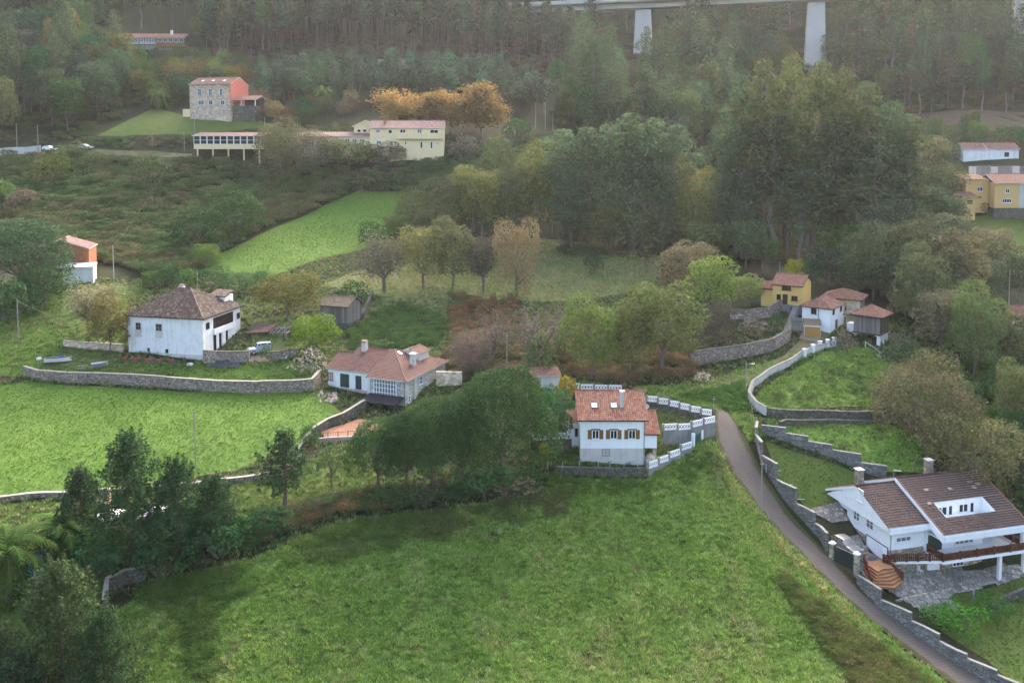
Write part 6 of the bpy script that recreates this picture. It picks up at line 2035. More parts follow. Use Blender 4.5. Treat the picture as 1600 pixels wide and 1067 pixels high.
cable(tops['a'], tops['j'], 'cable running up the bramble hillside to the glazed pavilion', 2.0, .016)
cable(at_y(455, 768, 113), at_y(835, 1010, 88), 'thin cable crossing the near meadow diagonally', 1.2, .011)
cable(tops['b'], at_y(196, 520, 154), 'cable from the bare pole to the big old white house', 1.0, .022)
cable(tops['d'], tops['e'], 'cable between the two poles along the road', 1.2, .016)

for px_, py_ in ((1197, 734), (1207, 743), (1225, 765), (1243, 788)):
    p = at(px_, py_ + 4); t = thing('washing_line_post', 'white T-shaped washing line post along the garden lawn edge', 'post', p, R(-5), 'washing line posts on the garden lawn')
    mb = MB(); mb.tube((0, 0, -.3), (0, 0, 1.1), .035, .035, 5); mb.build('upright', M['wire_white'], t)
    mb = MB(); mb.tube((-.15, 0, 1.1), (1.15, 0, 1.12), .035, .035, 5); mb.build('crossbar', M['wire_white'], t)
p = at(1284, 722); a = Vector((0, 0, 0))
t = thing('antenna', 'television aerial on the ridge of the chalet roof', 'antenna', Vector(ch.location) + Rm @ Vector((LX - .1, yr, zroof(yr))))
mb = MB(); mb.tube((0, 0, -.2), (0, 0, 1.7), .03, .03, 5); mb.build('mast', M['metal'], t)
mb = MB(); mb.tube((-.1, 0, 1.55), (1.0, .1, 1.45), .02, .02, 4)
for k in range(6): mb.tube((.05 + k * .18, -.28, 1.54 - k * .015), (.05 + k * .18, .3, 1.54 - k * .015), .014, .014, 4)
mb.build('aerial', M['wire_white'], t)

# wire mesh fence posts under the white house
for k, px_ in enumerate((856, 879, 905, 935, 953, 975, 996)):
    p = at(px_, 733); t = thing('fence_post', 'thin pale fence post on the grass strip below the white orange-roofed house', 'post', p, 0, 'fence posts below the white house')
    mb = MB(); mb.tube((0, 0, -.3), (0, 0, 1.1), .03, .03, 5); mb.build('post_shaft', M['wire_white'], t)

# iron railing of the tiled terrace, steps and board fence of the hamlet
pa, pb = at(497, 690), at(590, 683)
t = thing('iron_railing', 'rusty iron railing on a pinkish low wall along the tiled terrace', 'railing', pa); rel = pb - pa
railing(t, [(0, 0, .25), (rel.x * .5, rel.y * .5, rel.z * .5 + .25), (rel.x, rel.y, rel.z + .25)], .95, 'dark_wood', gap=.22, bw=.03, rail=.05, post=1.6)
follow_wall('terrace_edge_wall', 'low pinkish wall under the iron railing of the tiled terrace', 'wall', [(497, 690), (545, 687), (590, 683)], [.5, .5], .3, M['pink'], None)
p0_, p1_ = at(1229, 516), at(1228, 480)
t = thing('garden_steps', 'narrow stone steps climbing beside the terrace of the yellow house', 'stairs', p0_)
for k in range(14):
    f = k / 14; mb = MB(); mb.ct = rnd.random(); c = (p1_ - p0_) * f; zz = 3.6 * f
    mb.box(c.x - .5, c.x + .5, c.y * .45 - .1, c.y * .45 + .3, -1.2, zz + .25); mb.build('step', M['cement_dark'], t)
pa, pb = at_y(1236, 511, 160.3), at_y(1256, 508, 159.6)
t = thing('board_fence', 'grey fence of wide horizontal boards between the steps and the garage', 'fence', pa, math.atan2(pb.y - pa.y, pb.x - pa.x)); L = (pb.xy - pa.xy).length
for k in range(5):
    mb = MB(); mb.ct = rnd.random(); mb.box(0, L, -.02 + .09 * k, .03 + .09 * k, -.6 + k * .46, -.18 + k * .46); mb.build('board', M['old_wood'], t)
for x in (.05, L / 2, L - .05):
    mb = MB(); mb.box(x - .06, x + .06, .42, .54, -1.2, 1.8); mb.build('post', M['dark_wood'], t)
for k, (px_, py_) in enumerate(((1257, 558), (1270, 551), (1281, 545.5), (1293, 543), (1303, 540))):
    p = at(px_, py_); t = thing('pillar', 'white capped pillar on the curved wall near the hamlet', 'pillar', p, R(20), 'white pillars along the curved wall')
    mb = MB(); mb.box(-.26, .26, -.26, .26, -.4, 1.35); mb.build('shaft', M['white'], t)
    mb = MB(); mb.box(-.34, .34, -.34, .34, 1.352, 1.46); mb.build('cap', M['white'], t)
pa, pb = at(1352, 543), at(1382, 565)
t = thing('hand_rail', 'pale pipe handrail descending from the granary', 'railing', pa); rel = pb - pa
railing(t, [(0, 0, 0), tuple(rel * .5 + Vector((0, 0, .2))), tuple(rel)], 1.0, 'wire_white', gap=9, bw=.03, rail=.06, post=2.2)
pa, pb = at(1476, 898), at(1500, 912)
t = thing('picket_fence', 'short brown picket fence on the chalet yard', 'fence', pa); rel = pb - pa; n_ = 11
for k in range(n_):
    c = rel * (k / (n_ - 1)); mb = MB(); mb.ct = rnd.random(); mb.box(c.x - .06, c.x + .06, c.y - .02, c.y + .02, c.z - .1, c.z + .95); mb.build('picket', M['old_wood'], t)
mb = MB()
for z in (.3, .75): mb.tube((0, .04, z), (rel.x, rel.y + .04, rel.z + z), .03, .03, 4)
mb.build('rail', M['old_wood'], t)


# ================================================================== vehicles
def wheel(root, x, y, r, w=.2):
    a = MB(); a.tube((x - w / 2, y, r), (x + w / 2, y, r), r, r, 14); o = a.build('wheel', M['tyre'], root)
    b = MB(); s = 1 if x > 0 else -1; b.tube((x + s * w * .3, y, r), (x + s * (w * .5 + .012), y, r), r * .62, r * .58, 12); b.build('rim', M['rim'], o)


def car(name, label, p, rz, paint, L=4.0, W=1.7, kind='hatch', group=None):
    """front towards -y; body lofted from cross sections"""
    t = thing(name, label, 'car', p, rz, group)
    if kind == 'hatch':
        low = [(-.50, .42, .62), (-.46, .25, .70), (-.30, .22, .86), (-.18, .2, .92), (.10, .2, .95), (.40, .22, .98), (.48, .28, .95), (.50, .45, .88)]
        cab = [(-.20, .92, .93), (-.04, .93, 1.40), (.10, .95, 1.49), (.30, .96, 1.47), (.44, .97, 1.25), (.485, .93, .98)]
    else:
        low = [(-.50, .5, .88), (-.47, .38, 1.0), (-.26, .36, 1.06), (-.12, .36, 1.08), (.2, .36, 1.10), (.48, .38, 1.10), (.50, .45, 1.08)]
        cab = [(-.20, 1.06, 1.08), (-.11, 1.06, 1.78), (.0, 1.08, 1.86), (.3, 1.1, 1.86), (.47, 1.1, 1.80), (.49, 1.08, 1.12)]
    def loft(sec, wb, wt, nm, mat, par, cut=None):
        mb = MB(); rows = []
        for f, z0, z1 in sec:
            y = f * L; tp = 1 - .10 * abs(f * 2) ** 6
            rows.append([(-wb * tp, y, z0), (-wb * tp * 1.02, y, z0 + (z1 - z0) * .55), (-wt * tp, y, z1 - .03), (-wt * tp * .8, y, z1), (wt * tp * .8, y, z1), (wt * tp, y, z1 - .03), (wb * tp * 1.02, y, z0 + (z1 - z0) * .55), (wb * tp, y, z0)])
        for a, b in zip(rows, rows[1:]):
            for k in range(8):
                j = (k + 1) % 8; mb.face(a[k], a[j], b[j], b[k])
        mb.face(*rows[0][::-1]); mb.face(*rows[-1])
        o = mb.build(nm, M[mat], par)
        for pl in o.data.polygons: pl.use_smooth = True
        md = o.modifiers.new('soften', 'EDGE_SPLIT'); md.split_angle = R(38)
        return o, rows
    b, _ = loft(low, W / 2, W / 2 * .96, 'body', paint, t)
    c, rows = loft(cab, W / 2 * .95, W / 2 * .76, 'cabin', paint, t)
    # glass: front, rear and sides set just proud of the cabin
    def pane(q, nm='window'):
        q = [Vector(v) for v in q]; n = (q[1] - q[0]).cross(q[2] - q[0]).normalized(); c_ = sum(q, Vector()) / len(q)
        if n.dot(c_ - Vector((0, .1 * L, 1.1))) < 0: n = -n
        q = [c_ + (v - c_) * .86 + n * .015 for v in q]
        g = MB(); g.face(*q); g.face(*[v - n * .02 for v in q][::-1]); g.build(nm, M['glass'], c)
    r0_, r1_ = rows[0], rows[1]; pane([r0_[2], r0_[5], r1_[5], r1_[2]], 'windscreen')
    ra, rb_ = rows[-1], rows[-2]; pane([ra[2], ra[5], rb_[5], rb_[2]], 'rear_window')
    for s in (1, 6):
        k2 = 2 if s == 1 else 5
        for i in range(1, len(rows) - 2): pane([rows[i][s], rows[i + 1][s], rows[i + 1][k2], rows[i][k2]], 'side_window')
    r = .31 if kind == 'hatch' else .38
    for x in (-W / 2 + .08, W / 2 - .08):
        for y in (-.31 * L, .31 * L): wheel(t, x, y, r)
    for s in (-1, 1):
        g = MB(); g.box(s * W * .36 - .17, s * W * .36 + .17, -.5 * L - .02, -.47 * L, .6 if kind == 'hatch' else .75, .75 if kind == 'hatch' else .9); g.build('headlight', M['lamp_clear'], t)
        g = MB(); g.box(s * W * .42 - .09, s * W * .42 + .09, .485 * L, .503 * L, .72, 1.0); g.build('tail_light', M['lamp_red'], t)
        g = MB(); g.box(s * (W / 2 + .1) - .08, s * (W / 2 + .1) + .08, -.14 * L, -.11 * L, 1.0, 1.12); g.build('mirror', M[paint], t)
    for y0, y1 in ((-.515 * L, -.47 * L), (.475 * L, .515 * L)):
        g = MB(); g.box(-W * .46, W * .46, y0, y1, .34, .52); g.build('bumper', M[paint if kind == 'hatch' else 'tyre'], t)
    if kind == 'jeep':
        g = MB(); g.tube((0, .5 * L, 1.0), (0, .5 * L + .2, 1.0), .36, .36, 14); g.build('spare_wheel', M['tyre'], t)
    return t


car('parked_car', 'pale champagne hatchback parked behind the dark driveway gate', Vector((*at(1323, 860).xy, H(*at(1323, 860).xy) + .15)), R(22), 'car_silver', 4.1, 1.75)
p = at(406, 552)
car('parked_jeep', 'grey-blue off-road car with rear spare wheel parked by the big old white house', Vector((p.x, p.y, p.z + .05)), R(-62), 'car_blue', 3.9, 1.7, 'jeep')
p = at_y(134, 232, 274); p.z = H(p.x, p.y)
car('parked_car', 'white car on the hill road, seen over the brambles', p, R(85), 'car_white', 4.4, 1.75)
p = at_y(78, 235, 273); p.z = H(p.x, p.y)
car('parked_van', 'white car by the end of the pale hill road wall', p, R(80), 'car_white', 4.2, 1.75)


# ================================================================== boats and junk on the green
def boat(name, label, p, rz, L, W, hull, inside='boat_in', h=.75):
    t = thing(name, label, 'boat', p, rz)
    mb = MB(); mi = MB(); n = 10; A, Bv = [], []
    for k in range(n + 1):
        f = k / n; w = W / 2 * min(1, (1 - (max(0, f - .35) / .65) ** 2.4)) * (.88 + .12 * min(1, f * 3)); w = max(w, .02); x = (f - .5) * L; sh = .12 * (f ** 2)
        A.append([(x, -w, h + sh), (x, -w * .72, .15), (x, 0, 0.02 + .1 * f ** 4), (x, w * .72, .15), (x, w, h + sh)])
        wi = w * .88; Bv.append([(x, -wi, h + sh), (x, -wi * .7, .32), (x, wi * .7, .32), (x, wi, h + sh)])
    for a, b in zip(A, A[1:]):
        for k in range(4): mb.face(a[k + 1], a[k], b[k], b[k + 1])
    mb.face(*A[0])
    for (a, b, c, d) in zip(A, A[1:], Bv, Bv[1:]):
        mb.face(a[0], c[0], d[0], b[0]); mb.face(c[3], a[4], b[4], d[3])
    mb.build('hull', M[hull], t)
    for a, b in zip(Bv, Bv[1:]):
        for k in range(3): mi.face(a[k], a[k + 1], b[k + 1], b[k])
    mi.face(*Bv[0][::-1])
    i_ = mi.build('inside', M[inside], t)
    for f in (.25, .5, .72):
        k = int(f * n); g = MB(); w = Bv[k][0][1]; g.box((f - .5) * L - .14, (f - .5) * L + .14, w * .95, -w * .95, h * .68, h * .74); g.build('thwart', M['old_wood'], t)
    return t


p = at(91, 567); t = boat('rowing_boat', 'long cream open boat with dark cargo and a blue cloth on the green', p + Vector((0, 0, .15)), R(16), 4.2, 1.6, 'boat_white')
mb = MB(); mb.hexa([(-.2, -.45, .75), (.9, -.2, .8), (.8, .15, .8), (-.3, -.1, .75)], [(-.2, -.45, .85), (.9, -.2, 1.1), (.8, .15, 1.1), (-.3, -.1, .85)]); o_ = mb.build('blue_cloth', M['blue']); o_.matrix_world = Matrix.Translation(p + Vector((0, 0, .15))) @ Matrix.Rotation(R(16), 4, 'Z'); tag(o_, 'folded blue cloth lying across the long cream boat', 'cloth')
p = at(156, 574); boat('dinghy', 'small grey dinghy with white bow at the right of the junk on the green', p, R(30), 2.6, 1.3, 'boat_grey', 'white_stuff', .8)
for k in range(9):
    p = at(rnd.uniform(98, 132), rnd.uniform(566, 578)); rz = rnd.uniform(-.5, .6)
    mb = MB(); mb.ct = rnd.random(); L = rnd.uniform(.9, 2.2); mb.box(-L / 2, L / 2, -.14, .14, 0, .07); o_ = mb.build('plank', M['old_wood']); o_.location = p + Vector((0, 0, .08 + .05 * (k % 3))); o_.rotation_euler = (rnd.uniform(-.06, .06), rnd.uniform(-.1, .1), rz)
    tag(o_, 'grey plank lying in the loose timber between the two boats', 'plank', 'loose planks between the boats')
for k, (px_, py_, w, m, lb) in enumerate(((61, 562, 1.1, 'white_stuff', 'white plastic bundle left of the long cream boat'), (297, 571, 1.2, 'white_stuff', 'white sack against the foot of the big old white house'),
                                          (328, 571, .6, 'white_stuff', 'small white bag in front of the black tarpaulin'), (446, 560, 1.2, 'white_stuff', 'white plastic heap under the pale bare bush'))):
    p = at(px_, py_); t = thing('sack', lb, 'sack', p, rnd.uniform(0, 3)); mb = MB()
    n = 9; rows = []
    for i in range(5):
        e = i / 4; rows.append([(math.cos(a * 6.283 / n) * w * .5 * math.cos(e * 1.35) * (1 + .2 * math.sin(a * 2.1 + k)), math.sin(a * 6.283 / n) * w * .35 * math.cos(e * 1.35), w * .45 * math.sin(e * 1.5) - .05) for a in range(n)])
    for a, b in zip(rows, rows[1:]):
        for i in range(n): mb.face(a[i], a[(i + 1) % n], b[(i + 1) % n], b[i])
    mb.build('bundle', M[m], t)
# black tarpaulin heap
p = at(352, 573); t = thing('tarpaulin', 'crumpled black plastic tarpaulin heaped along the yard wall', 'tarpaulin', p, R(-8)); mb = MB(); G = []
for i in range(15):
    row = []
    for j in range(7):
        u, v = i / 14, j / 6
        hh = 1.0 * math.sin(math.pi * u) ** .6 * math.sin(math.pi * min(1, v * .8 + .1)) * (1 + .25 * math.sin(i * 1.7 + j * 2.3)) if 0 < i < 14 and 0 < j < 6 else -.05
        row.append((-3.2 + 6.4 * u, -.7 + 1.7 * v, hh))
    G.append(row)
for i in range(14):
    for j in range(6): mb.face(G[i][j], G[i + 1][j], G[i + 1][j + 1], G[i][j + 1])
mb.build('sheet', M['black_sheet'], t)
# scrap against the house
for k in range(10):
    p = at(196 + k * 8.5 + rnd.uniform(-2, 2), 562 + k * .6); t = thing('scrap', 'rusty scrap piece heaped along the foot of the big old white house', 'scrap', p, rnd.uniform(0, 3), 'rusty scrap along the house foot')
    mb = MB(); a = rnd.uniform(.4, .8)
    mb.hexa([(-a, -.3, -.1), (a, -.3, -.1), (a, .3, -.1), (-a, .3, -.1)], [(-a * .7, -.2, .35), (a * .8, -.25, .55), (a * .6, .2, .6), (-a * .7, .25, .4)]); mb.build('lump', M[('rust', 'boat_in', 'rust', 'black_sheet')[k % 4]], t)
    mb = MB(); mb.tube((-a, 0, .3), (a, .2, .7), .05, .05, 5); mb.build('bar', M['rust'], t)
# rubble spill at the old farmhouse
pr = [at(rnd.uniform(498, 528), rnd.uniform(614, 630)) for _ in range(46)]
t = thing('rubble_heap', 'spill of earth and stones below the old white farmhouse', 'rubble', at(512, 622))
mb = MB()
for q_ in pr:
    c = q_ - t.location; a = rnd.uniform(.12, .35); mb.hexa([(c.x - a, c.y - a, c.z - .1), (c.x + a, c.y - a * .7, c.z - .1), (c.x + a * .8, c.y + a, c.z - .1), (c.x - a, c.y + a * .8, c.z - .1)], [(c.x - a * .6, c.y - a * .5, c.z + a), (c.x + a * .5, c.y - a * .5, c.z + a * 1.1), (c.x + a * .5, c.y + a * .5, c.z + a), (c.x - a * .5, c.y + a * .6, c.z + a * .9)])
s_ = mb.build('stones', M['stone_tan'], t); s_['kind'] = 'stuff'
# pool and garden furniture behind the left pines
p = at(56, 903); t = thing('covered_pool', 'small raised pool with a bright blue cover beside the palm', 'pool', p, R(24))
mb = MB(); mb.box(-1.4, 1.4, -1.5, 1.5, -.6, .75); mb.build('pool_wall', M['cement'], t)
mb = MB(); mb.hexa([(-1.2, -1.3, .752), (1.2, -1.3, .752), (1.2, 1.3, .752), (-1.2, 1.3, .752)], [(-1.2, -1.3, .8), (1.2, -1.3, .8), (1.2, 1.3, .8), (-1.2, 1.3, .8)]); mb.build('cover', M['pool'], t)
mb = MB(); mb.box(-1.2, 1.2, 1.35, 1.5, .76, 2.4); mb.build('blue_screen', M['pool'], t)
for k, (px_, py_, lb) in enumerate(((172, 812, 'white garden marquee roof glimpsed through the tall pine, left one'), (238, 806, 'white garden marquee roof glimpsed through the pines, right one'))):
    p = at(px_, py_ + 22); t = thing('marquee', lb, 'tent', p, R(12)); a = 1.5
    mb = MB()
    for i in range(4):
        q = [(-a, -a, 2.2), (a, -a, 2.2), (a, a, 2.2), (-a, a, 2.2)]; mb.face(q[i], q[(i + 1) % 4], (0, 0, 3.1))
    mb.build('canopy', M['white_stuff'], t)
    for x in (-a, a):
        for y in (-a, a):
            g = MB(); g.tube((x, y, -.5), (x, y, 2.2), .04, .04, 5); g.build('leg', M['metal'], t)
p = at(163, 786); t = thing('well_house', 'little round stone well house with conical cap between the pines', 'well', p)
mb = MB(); mb.tube((0, 0, -.5), (0, 0, 1.0), .8, .8, 12); mb.build('drum', M['stone_tan'], t)
mb = MB(); mb.tube((0, 0, 1.002), (0, 0, 1.9), .95, .1, 12); mb.build('cap', M['stone_moss'], t)
p = at(17, 925); t = thing('garden_bench', 'white garden bench under the big palm', 'bench', p, R(8))
mb = MB(); mb.box(-.9, .9, -.22, .22, .38, .45); mb.build('seat', M['white_stuff'], t)
mb = MB(); mb.box(-.9, .9, .2, .25, .5, .85); mb.build('backrest', M['white_stuff'], t)
for x in (-.75, .75):
    mb = MB(); mb.box(x - .06, x + .06, -.2, .2, -.2, .378); mb.build('leg', M['white_stuff'], t)
# leaning frame right of the stone house, garden table set on the yard
p = at_y(703, 612, 147); t = thing('solar_frame', 'dark tilted solar panel rack beside the white shed', 'solar rack', p, R(-30))
for k in range(3):
    mb = MB(); mb.hexa([(0, k * .9, .2), (2.6, k * .9, 1.8), (2.6, k * .9 + .86, 1.8), (0, k * .9 + .86, .2)], [(0, k * .9, .28), (2.6, k * .9, 1.88), (2.6, k * .9 + .86, 1.88), (0, k * .9 + .86, .28)]); mb.build('panel', M['black_felt'], t)
mb = MB(); mb.tube((2.4, .1, -.5), (2.4, .1, 1.7), .05, .05, 5); mb.tube((2.4, 2.4, -.5), (2.4, 2.4, 1.7), .05, .05, 5); mb.tube((.1, 0, .3), (2.6, 0, 1.9), .05, .05, 4); mb.build('rack', M['metal'], t)
p = at(1521, 943); t = thing('covered_parasol', 'closed blue-grey parasol on the lower lawn by the ivy', 'parasol', p)
mb = MB(); mb.tube((0, 0, 0), (0, 0, 1.9), .03, .03, 6); mb.build('pole', M['metal'], t)
mb = MB(); mb.tube((0, 0, .4), (0, 0, 1.8), .16, .07, 8); mb.build('folded_cloth', M['car_blue'], t)
for k, (px_, py_, lb) in enumerate(((1438, 898, 'white plastic chair on the chalet yard left of the dark chairs'),)):
    p = at(px_, py_); t = thing('garden_chair', lb, 'chair', p + Vector((0, 0, .15)), R(30))
    mb = MB(); mb.box(-.25, .25, -.25, .25, .4, .46); mb.build('seat', M['white_stuff'], t)
    mb = MB(); mb.box(-.25, .25, .22, .27, .462, .95); mb.build('backrest', M['white_stuff'], t)
    for x in (-.22, .22):
        for y in (-.22, .22):
            g = MB(); g.box(x - .025, x + .025, y - .025, y + .025, 0, .398); g.build('leg', M['white_stuff'], t)
# ================================================================== trees and shrubs one by one
G_DK, G_MD, G_OL, G_LT = (0.022, 0.042, 0.018), (0.038, 0.062, 0.024), (0.060, 0.066, 0.028), (0.075, 0.10, 0.032)
BRN, OCH, GRY, EUC, PIN, PIN2 = (0.10, 0.075, 0.042), (0.12, 0.098, 0.032), (0.085, 0.075, 0.058), (0.045, 0.06, 0.042), (0.020, 0.050, 0.021), (0.030, 0.058, 0.024)
RUS = (0.20, 0.13, 0.046)
T = plant_px
# foreground pines
T('pine_tree', 'young1', 205, 890, 668, 165, (0.017, 0.036, 0.014), 'tall spiky-topped pine at the lower left, the tallest of its clump')
T('pine_tree', 'young2', 128, 868, 726, 105, (0.019, 0.038, 0.017), 'spiky pine left of the tallest foreground pine')
T('pine_tree', 'young3', 278, 884, 712, 150, (0.017, 0.038, 0.015), 'broad spiky pine right of the tallest foreground pine')
T('pine_tree', 'young2', 335, 858, 738, 105, (0.019, 0.041, 0.016), 'spiky pine at the right end of the foreground clump')
T('pine_tree', 'young3', 96, 1092, 868, 215, (0.028, 0.044, 0.016), 'large light-tipped pine in the lower left corner of the meadow')
T('pine_tree', 'young3', -8, 1130, 975, 150, (0.028, 0.044, 0.021), 'pale bluish pine cut by the bottom left corner')
T('pine_tree', 'young3', 165, 1110, 945, 150, (0.017, 0.033, 0.012), 'dark lower pine beside the large corner pine')
T('pine_tree', 'young3', 35, 1150, 1010, 150, (0.019, 0.034, 0.015), 'dark low pine filling the very bottom left corner')
T('pine_tree', 'thin1', 446, 803, 672, 105, (0.023, 0.043, 0.017), 'thin open pine with visible trunk by the end of the field wall')
T('pine_tree', 'round1', 518, 764, 688, 62, (.034, .060, .022), 'small round-headed pine on a slim trunk near the tiled terrace')
T('pine_tree', 'umb1', 785, 752, 572, 188, (.027, .054, .016), 'big dome-crowned umbrella pine left of the white orange-roofed house')
T('pine_tree', 'umb2', 676, 766, 618, 128, (.026, .050, .016), 'middle umbrella pine sloping down from the biggest one')
T('pine_tree', 'umb2', 590, 768, 650, 104, (.027, .052, .016), 'leftmost umbrella pine in front of the black canopy')
T('pine_tree', 'umb1', 722, 762, 606, 112, (.028, .050, .017), 'umbrella pine filling the gap beside the biggest one')
T('pine_tree', 'umb2', 634, 770, 640, 96, (.027, .049, .017), 'umbrella pine between the middle and leftmost ones')
T('evergreen_tree', 'laurel1', 862, 702, 598, 82, (.016, .036, .017), 'dark evergreen tree beside the white orange-roofed house')
T('palm_tree', 'palm2', 14, 936, 778, 140, (.026, .042, .014), 'big date palm with thick trunk at the left edge')
T('palm_tree', 'palm2', 100, 882, 762, 110, (.026, .042, .014), 'second date palm behind the foreground pines')
T('palm_tree', 'palm1', 505, 170, 126, 38, (.055, .075, .03), 'palm on the hill right of the stone manor')
T('palm_tree', 'palm1', 247, 172, 130, 36, (.050, .068, .028), 'palm on the hill lawn left of the stone manor')
T('shrub', 'laurel2', 484, 702, 662, 36, G_DK, 'dark round shrub at the foot of the terrace wall', 'shrub')
T('shrub', 'bush1', 255, 900, 820, 130, (.018, .042, .017), 'dark shrub mass under the tallest foreground pine', 'shrub')
T('shrub', 'bush2', 345, 868, 800, 120, (.022, .048, .02), 'dark shrub mass at the right foot of the foreground pines', 'shrub')
T('shrub', 'bush3', 150, 905, 820, 110, (.02, .045, .019), 'dark shrub mass behind the ruined wall corner', 'shrub')
T('shrub', 'bush1', 610, 790, 750, 90, (.03, .05, .022), 'low shrub under the leftmost umbrella pine', 'shrub')
T('shrub', 'bush4', 670, 785, 735, 90, (.04, .036, .026), 'bare purplish thicket under the middle umbrella pine', 'shrub')
T('shrub', 'bush2', 755, 768, 715, 110, (.026, .05, .024), 'dark thicket under the biggest umbrella pine', 'shrub')
T('shrub', 'bush4', 800, 775, 738, 120, (.052, .046, .028), 'brown dry thicket in front of the biggest umbrella pine', 'shrub')
T('shrub', 'bush1', 420, 830, 780, 90, (.026, .048, .022), 'shrub around the foot of the thin open pine', 'shrub')
T('shrub', 'cane1', 884, 640, 574, 36, (.11, .09, .03), 'yellowing bamboo canes between the umbrella pine and the orange roof', 'shrub')
T('shrub', 'cane1', 851, 716, 686, 24, (.15, .14, .035), 'yellow-green creeper at the end of the left lattice balustrade', 'shrub')
# left side
T('pine_tree', 'umb2', 30, 462, 342, 165, (.036, .062, .030), 'large rounded pine at the left edge in front of the brick barn')
T('broadleaf_tree', 'laurel2', 70, 478, 415, 110, (.034, .058, .028), 'bushy tree below the large pine at the left edge')
T('shrub', 'bush1', 15, 500, 425, 110, (.026, .045, .022), 'dark shrub mass at the left edge below the large pine', 'shrub')
T('autumn_tree', 'bare2', 150, 522, 424, 108, (.135, .125, .065), 'pale dry-leaved tree in front of the streaked annexe')
T('autumn_tree', 'oak1', 172, 552, 462, 74, (.060, .054, .026), 'lone dark olive tree left of the big old white house')
for px_, yb, yt, w, c, lb in ((268, 442, 404, 46, G_DK, 'round dark bush behind the big old white house, left of the others'), (292, 450, 415, 40, G_MD, 'bush with brown heap behind the big old white house'), (335, 452, 410, 62, G_DK, 'dark hedge bush rising behind the hipped roof'),
                          (372, 456, 422, 60, (.028, .05, .022), 'hedge bush right of the hipped roof'), (415, 452, 420, 56, G_DK, 'dark hedge bush left of the spreading orchard tree'), (240, 450, 418, 50, G_MD, 'bush beside the pale concrete stump'),
                          (580, 388, 338, 46, G_DK, 'dark bush on the lower edge of the hill field'), (550, 482, 430, 62, G_DK, 'dark green bush behind the timber barn'), (75, 290, 234, 72, (.050, .058, .022), 'big rounded bush on the bramble slope below the hill road'),
                          (238, 298, 234, 70, (.036, .044, .022), 'big rounded bush on the bramble slope below the pavilion'), (925, 428, 386, 36, (.034, .045, .026), 'lone dark bush in the orchard field'), (808, 216, 181, 52, (.018, .04, .016), 'dense clipped round hedge right of the golden plane trees'),
                          (725, 250, 206, 58, GRY, 'greyish bare bush right of the pale yellow building'), (1120, 728, 712, 44, (.03, .045, .02), 'dark gorse bush on the meadow beside the road'), (860, 250, 215, 70, (.10, .10, .036), 'yellowish shrub left of the tall wood'),
                          (35, 330, 290, 60, (.075, .06, .045), 'brownish thicket at the left edge of the bramble slope'), (110, 246, 224, 60, (.04, .052, .025), 'bush hiding part of the white cars on the hill road'), (5, 320, 275, 50, (.05, .08, .03), 'bright green shrub at the left edge of the bramble slope'),
                          (480, 272, 242, 36, (.045, .06, .034), 'small grey-green shrub before the bare willows'), (567, 300, 258, 66, (.026, .036, .02), 'dark round bush below the pale yellow building')):
    T('shrub', rnd.choice(['bush1', 'bush2', 'bush3']), px_, yb, yt, w, c, lb, 'shrub')
T('broadleaf_tree', 'laurel1', 300, 392, 318, 84, (.018, .030, .015), 'dark laurel tree left of the hill field, lower one')
T('broadleaf_tree', 'laurel2', 372, 378, 300, 92, (.024, .040, .018), 'dark laurel tree left of the hill field, higher one')
T('broadleaf_tree', 'oak2', 325, 425, 378, 50, (.06, .085, .03), 'small light green tree at the lower corner of the hill field')
T('broadleaf_tree', 'oak3', 450, 497, 424, 116, (.066, .064, .026), 'spreading olive-toned orchard tree right of the big old white house')
T('broadleaf_tree', 'oak1', 490, 552, 494, 88, (.060, .088, .022), 'bright leafy tree above the pale bare bush')
T('shrub', 'bush4', 484, 583, 538, 66, (.16, .145, .11), 'pale grey bare bush at the end of the stone garden wall', 'shrub')
T('shrub', 'bush3', 420, 562, 538, 40, (.04, .06, .025), 'shrub on the wall right of the parked jeep', 'shrub')
# row of orchard trees
for px_, yb, yt, w, k, c, lb in ((600, 456, 356, 118, 'bare1', (.075, .070, .042), 'leftmost tree of the orchard row, thin dry foliage'), (662, 452, 346, 92, 'oak2', (.072, .072, .034), 'second tree of the orchard row, olive crown'),
                              (708, 452, 344, 88, 'oak1', (.055, .058, .032), 'third tree of the orchard row, dark crown'), (755, 456, 346, 78, 'bare2', (.07, .064, .042), 'fourth tree of the orchard row, greyish dry crown'),
                              (808, 464, 344, 84, 'dome2', (.115, .088, .046), 'rightmost tree of the orchard row, tall brown crown')):
    T('orchard_tree', k, px_, yb, yt, w, c, lb)
# golden plane trees
for px_, yb, yt, w, k, lb in ((622, 205, 134, 84, 'plane1', 'leftmost golden plane tree behind the pale yellow building'), (668, 208, 142, 74, 'plane2', 'second golden plane tree from the left'), (706, 208, 136, 80, 'plane1', 'third golden plane tree from the left'), (752, 212, 126, 92, 'plane2', 'rightmost and tallest golden plane tree')):
    T('plane_tree', k, px_, yb, yt, w, RUS, lb)
for px_, yb, yt, w, c, k, lb in ((438, 270, 192, 96, (.088, .085, .042), 'dome1', 'large olive willow left of the pale yellow building'), (492, 272, 205, 84, (.085, .078, .045), 'dome2', 'greyish willow before the west wing'), (545, 268, 216, 84, (.060, .066, .032), 'oak3', 'green tree before the pale yellow facade, left'),
                              (603, 262, 224, 70, (.062, .060, .036), 'oak1', 'low tree before the pale yellow facade, right'), (420, 240, 205, 40, (.09, .09, .036), 'oak2', 'yellowish tree at the right end of the pavilion')):
    T('broadleaf_tree', k, px_, yb, yt, w, c, lb)
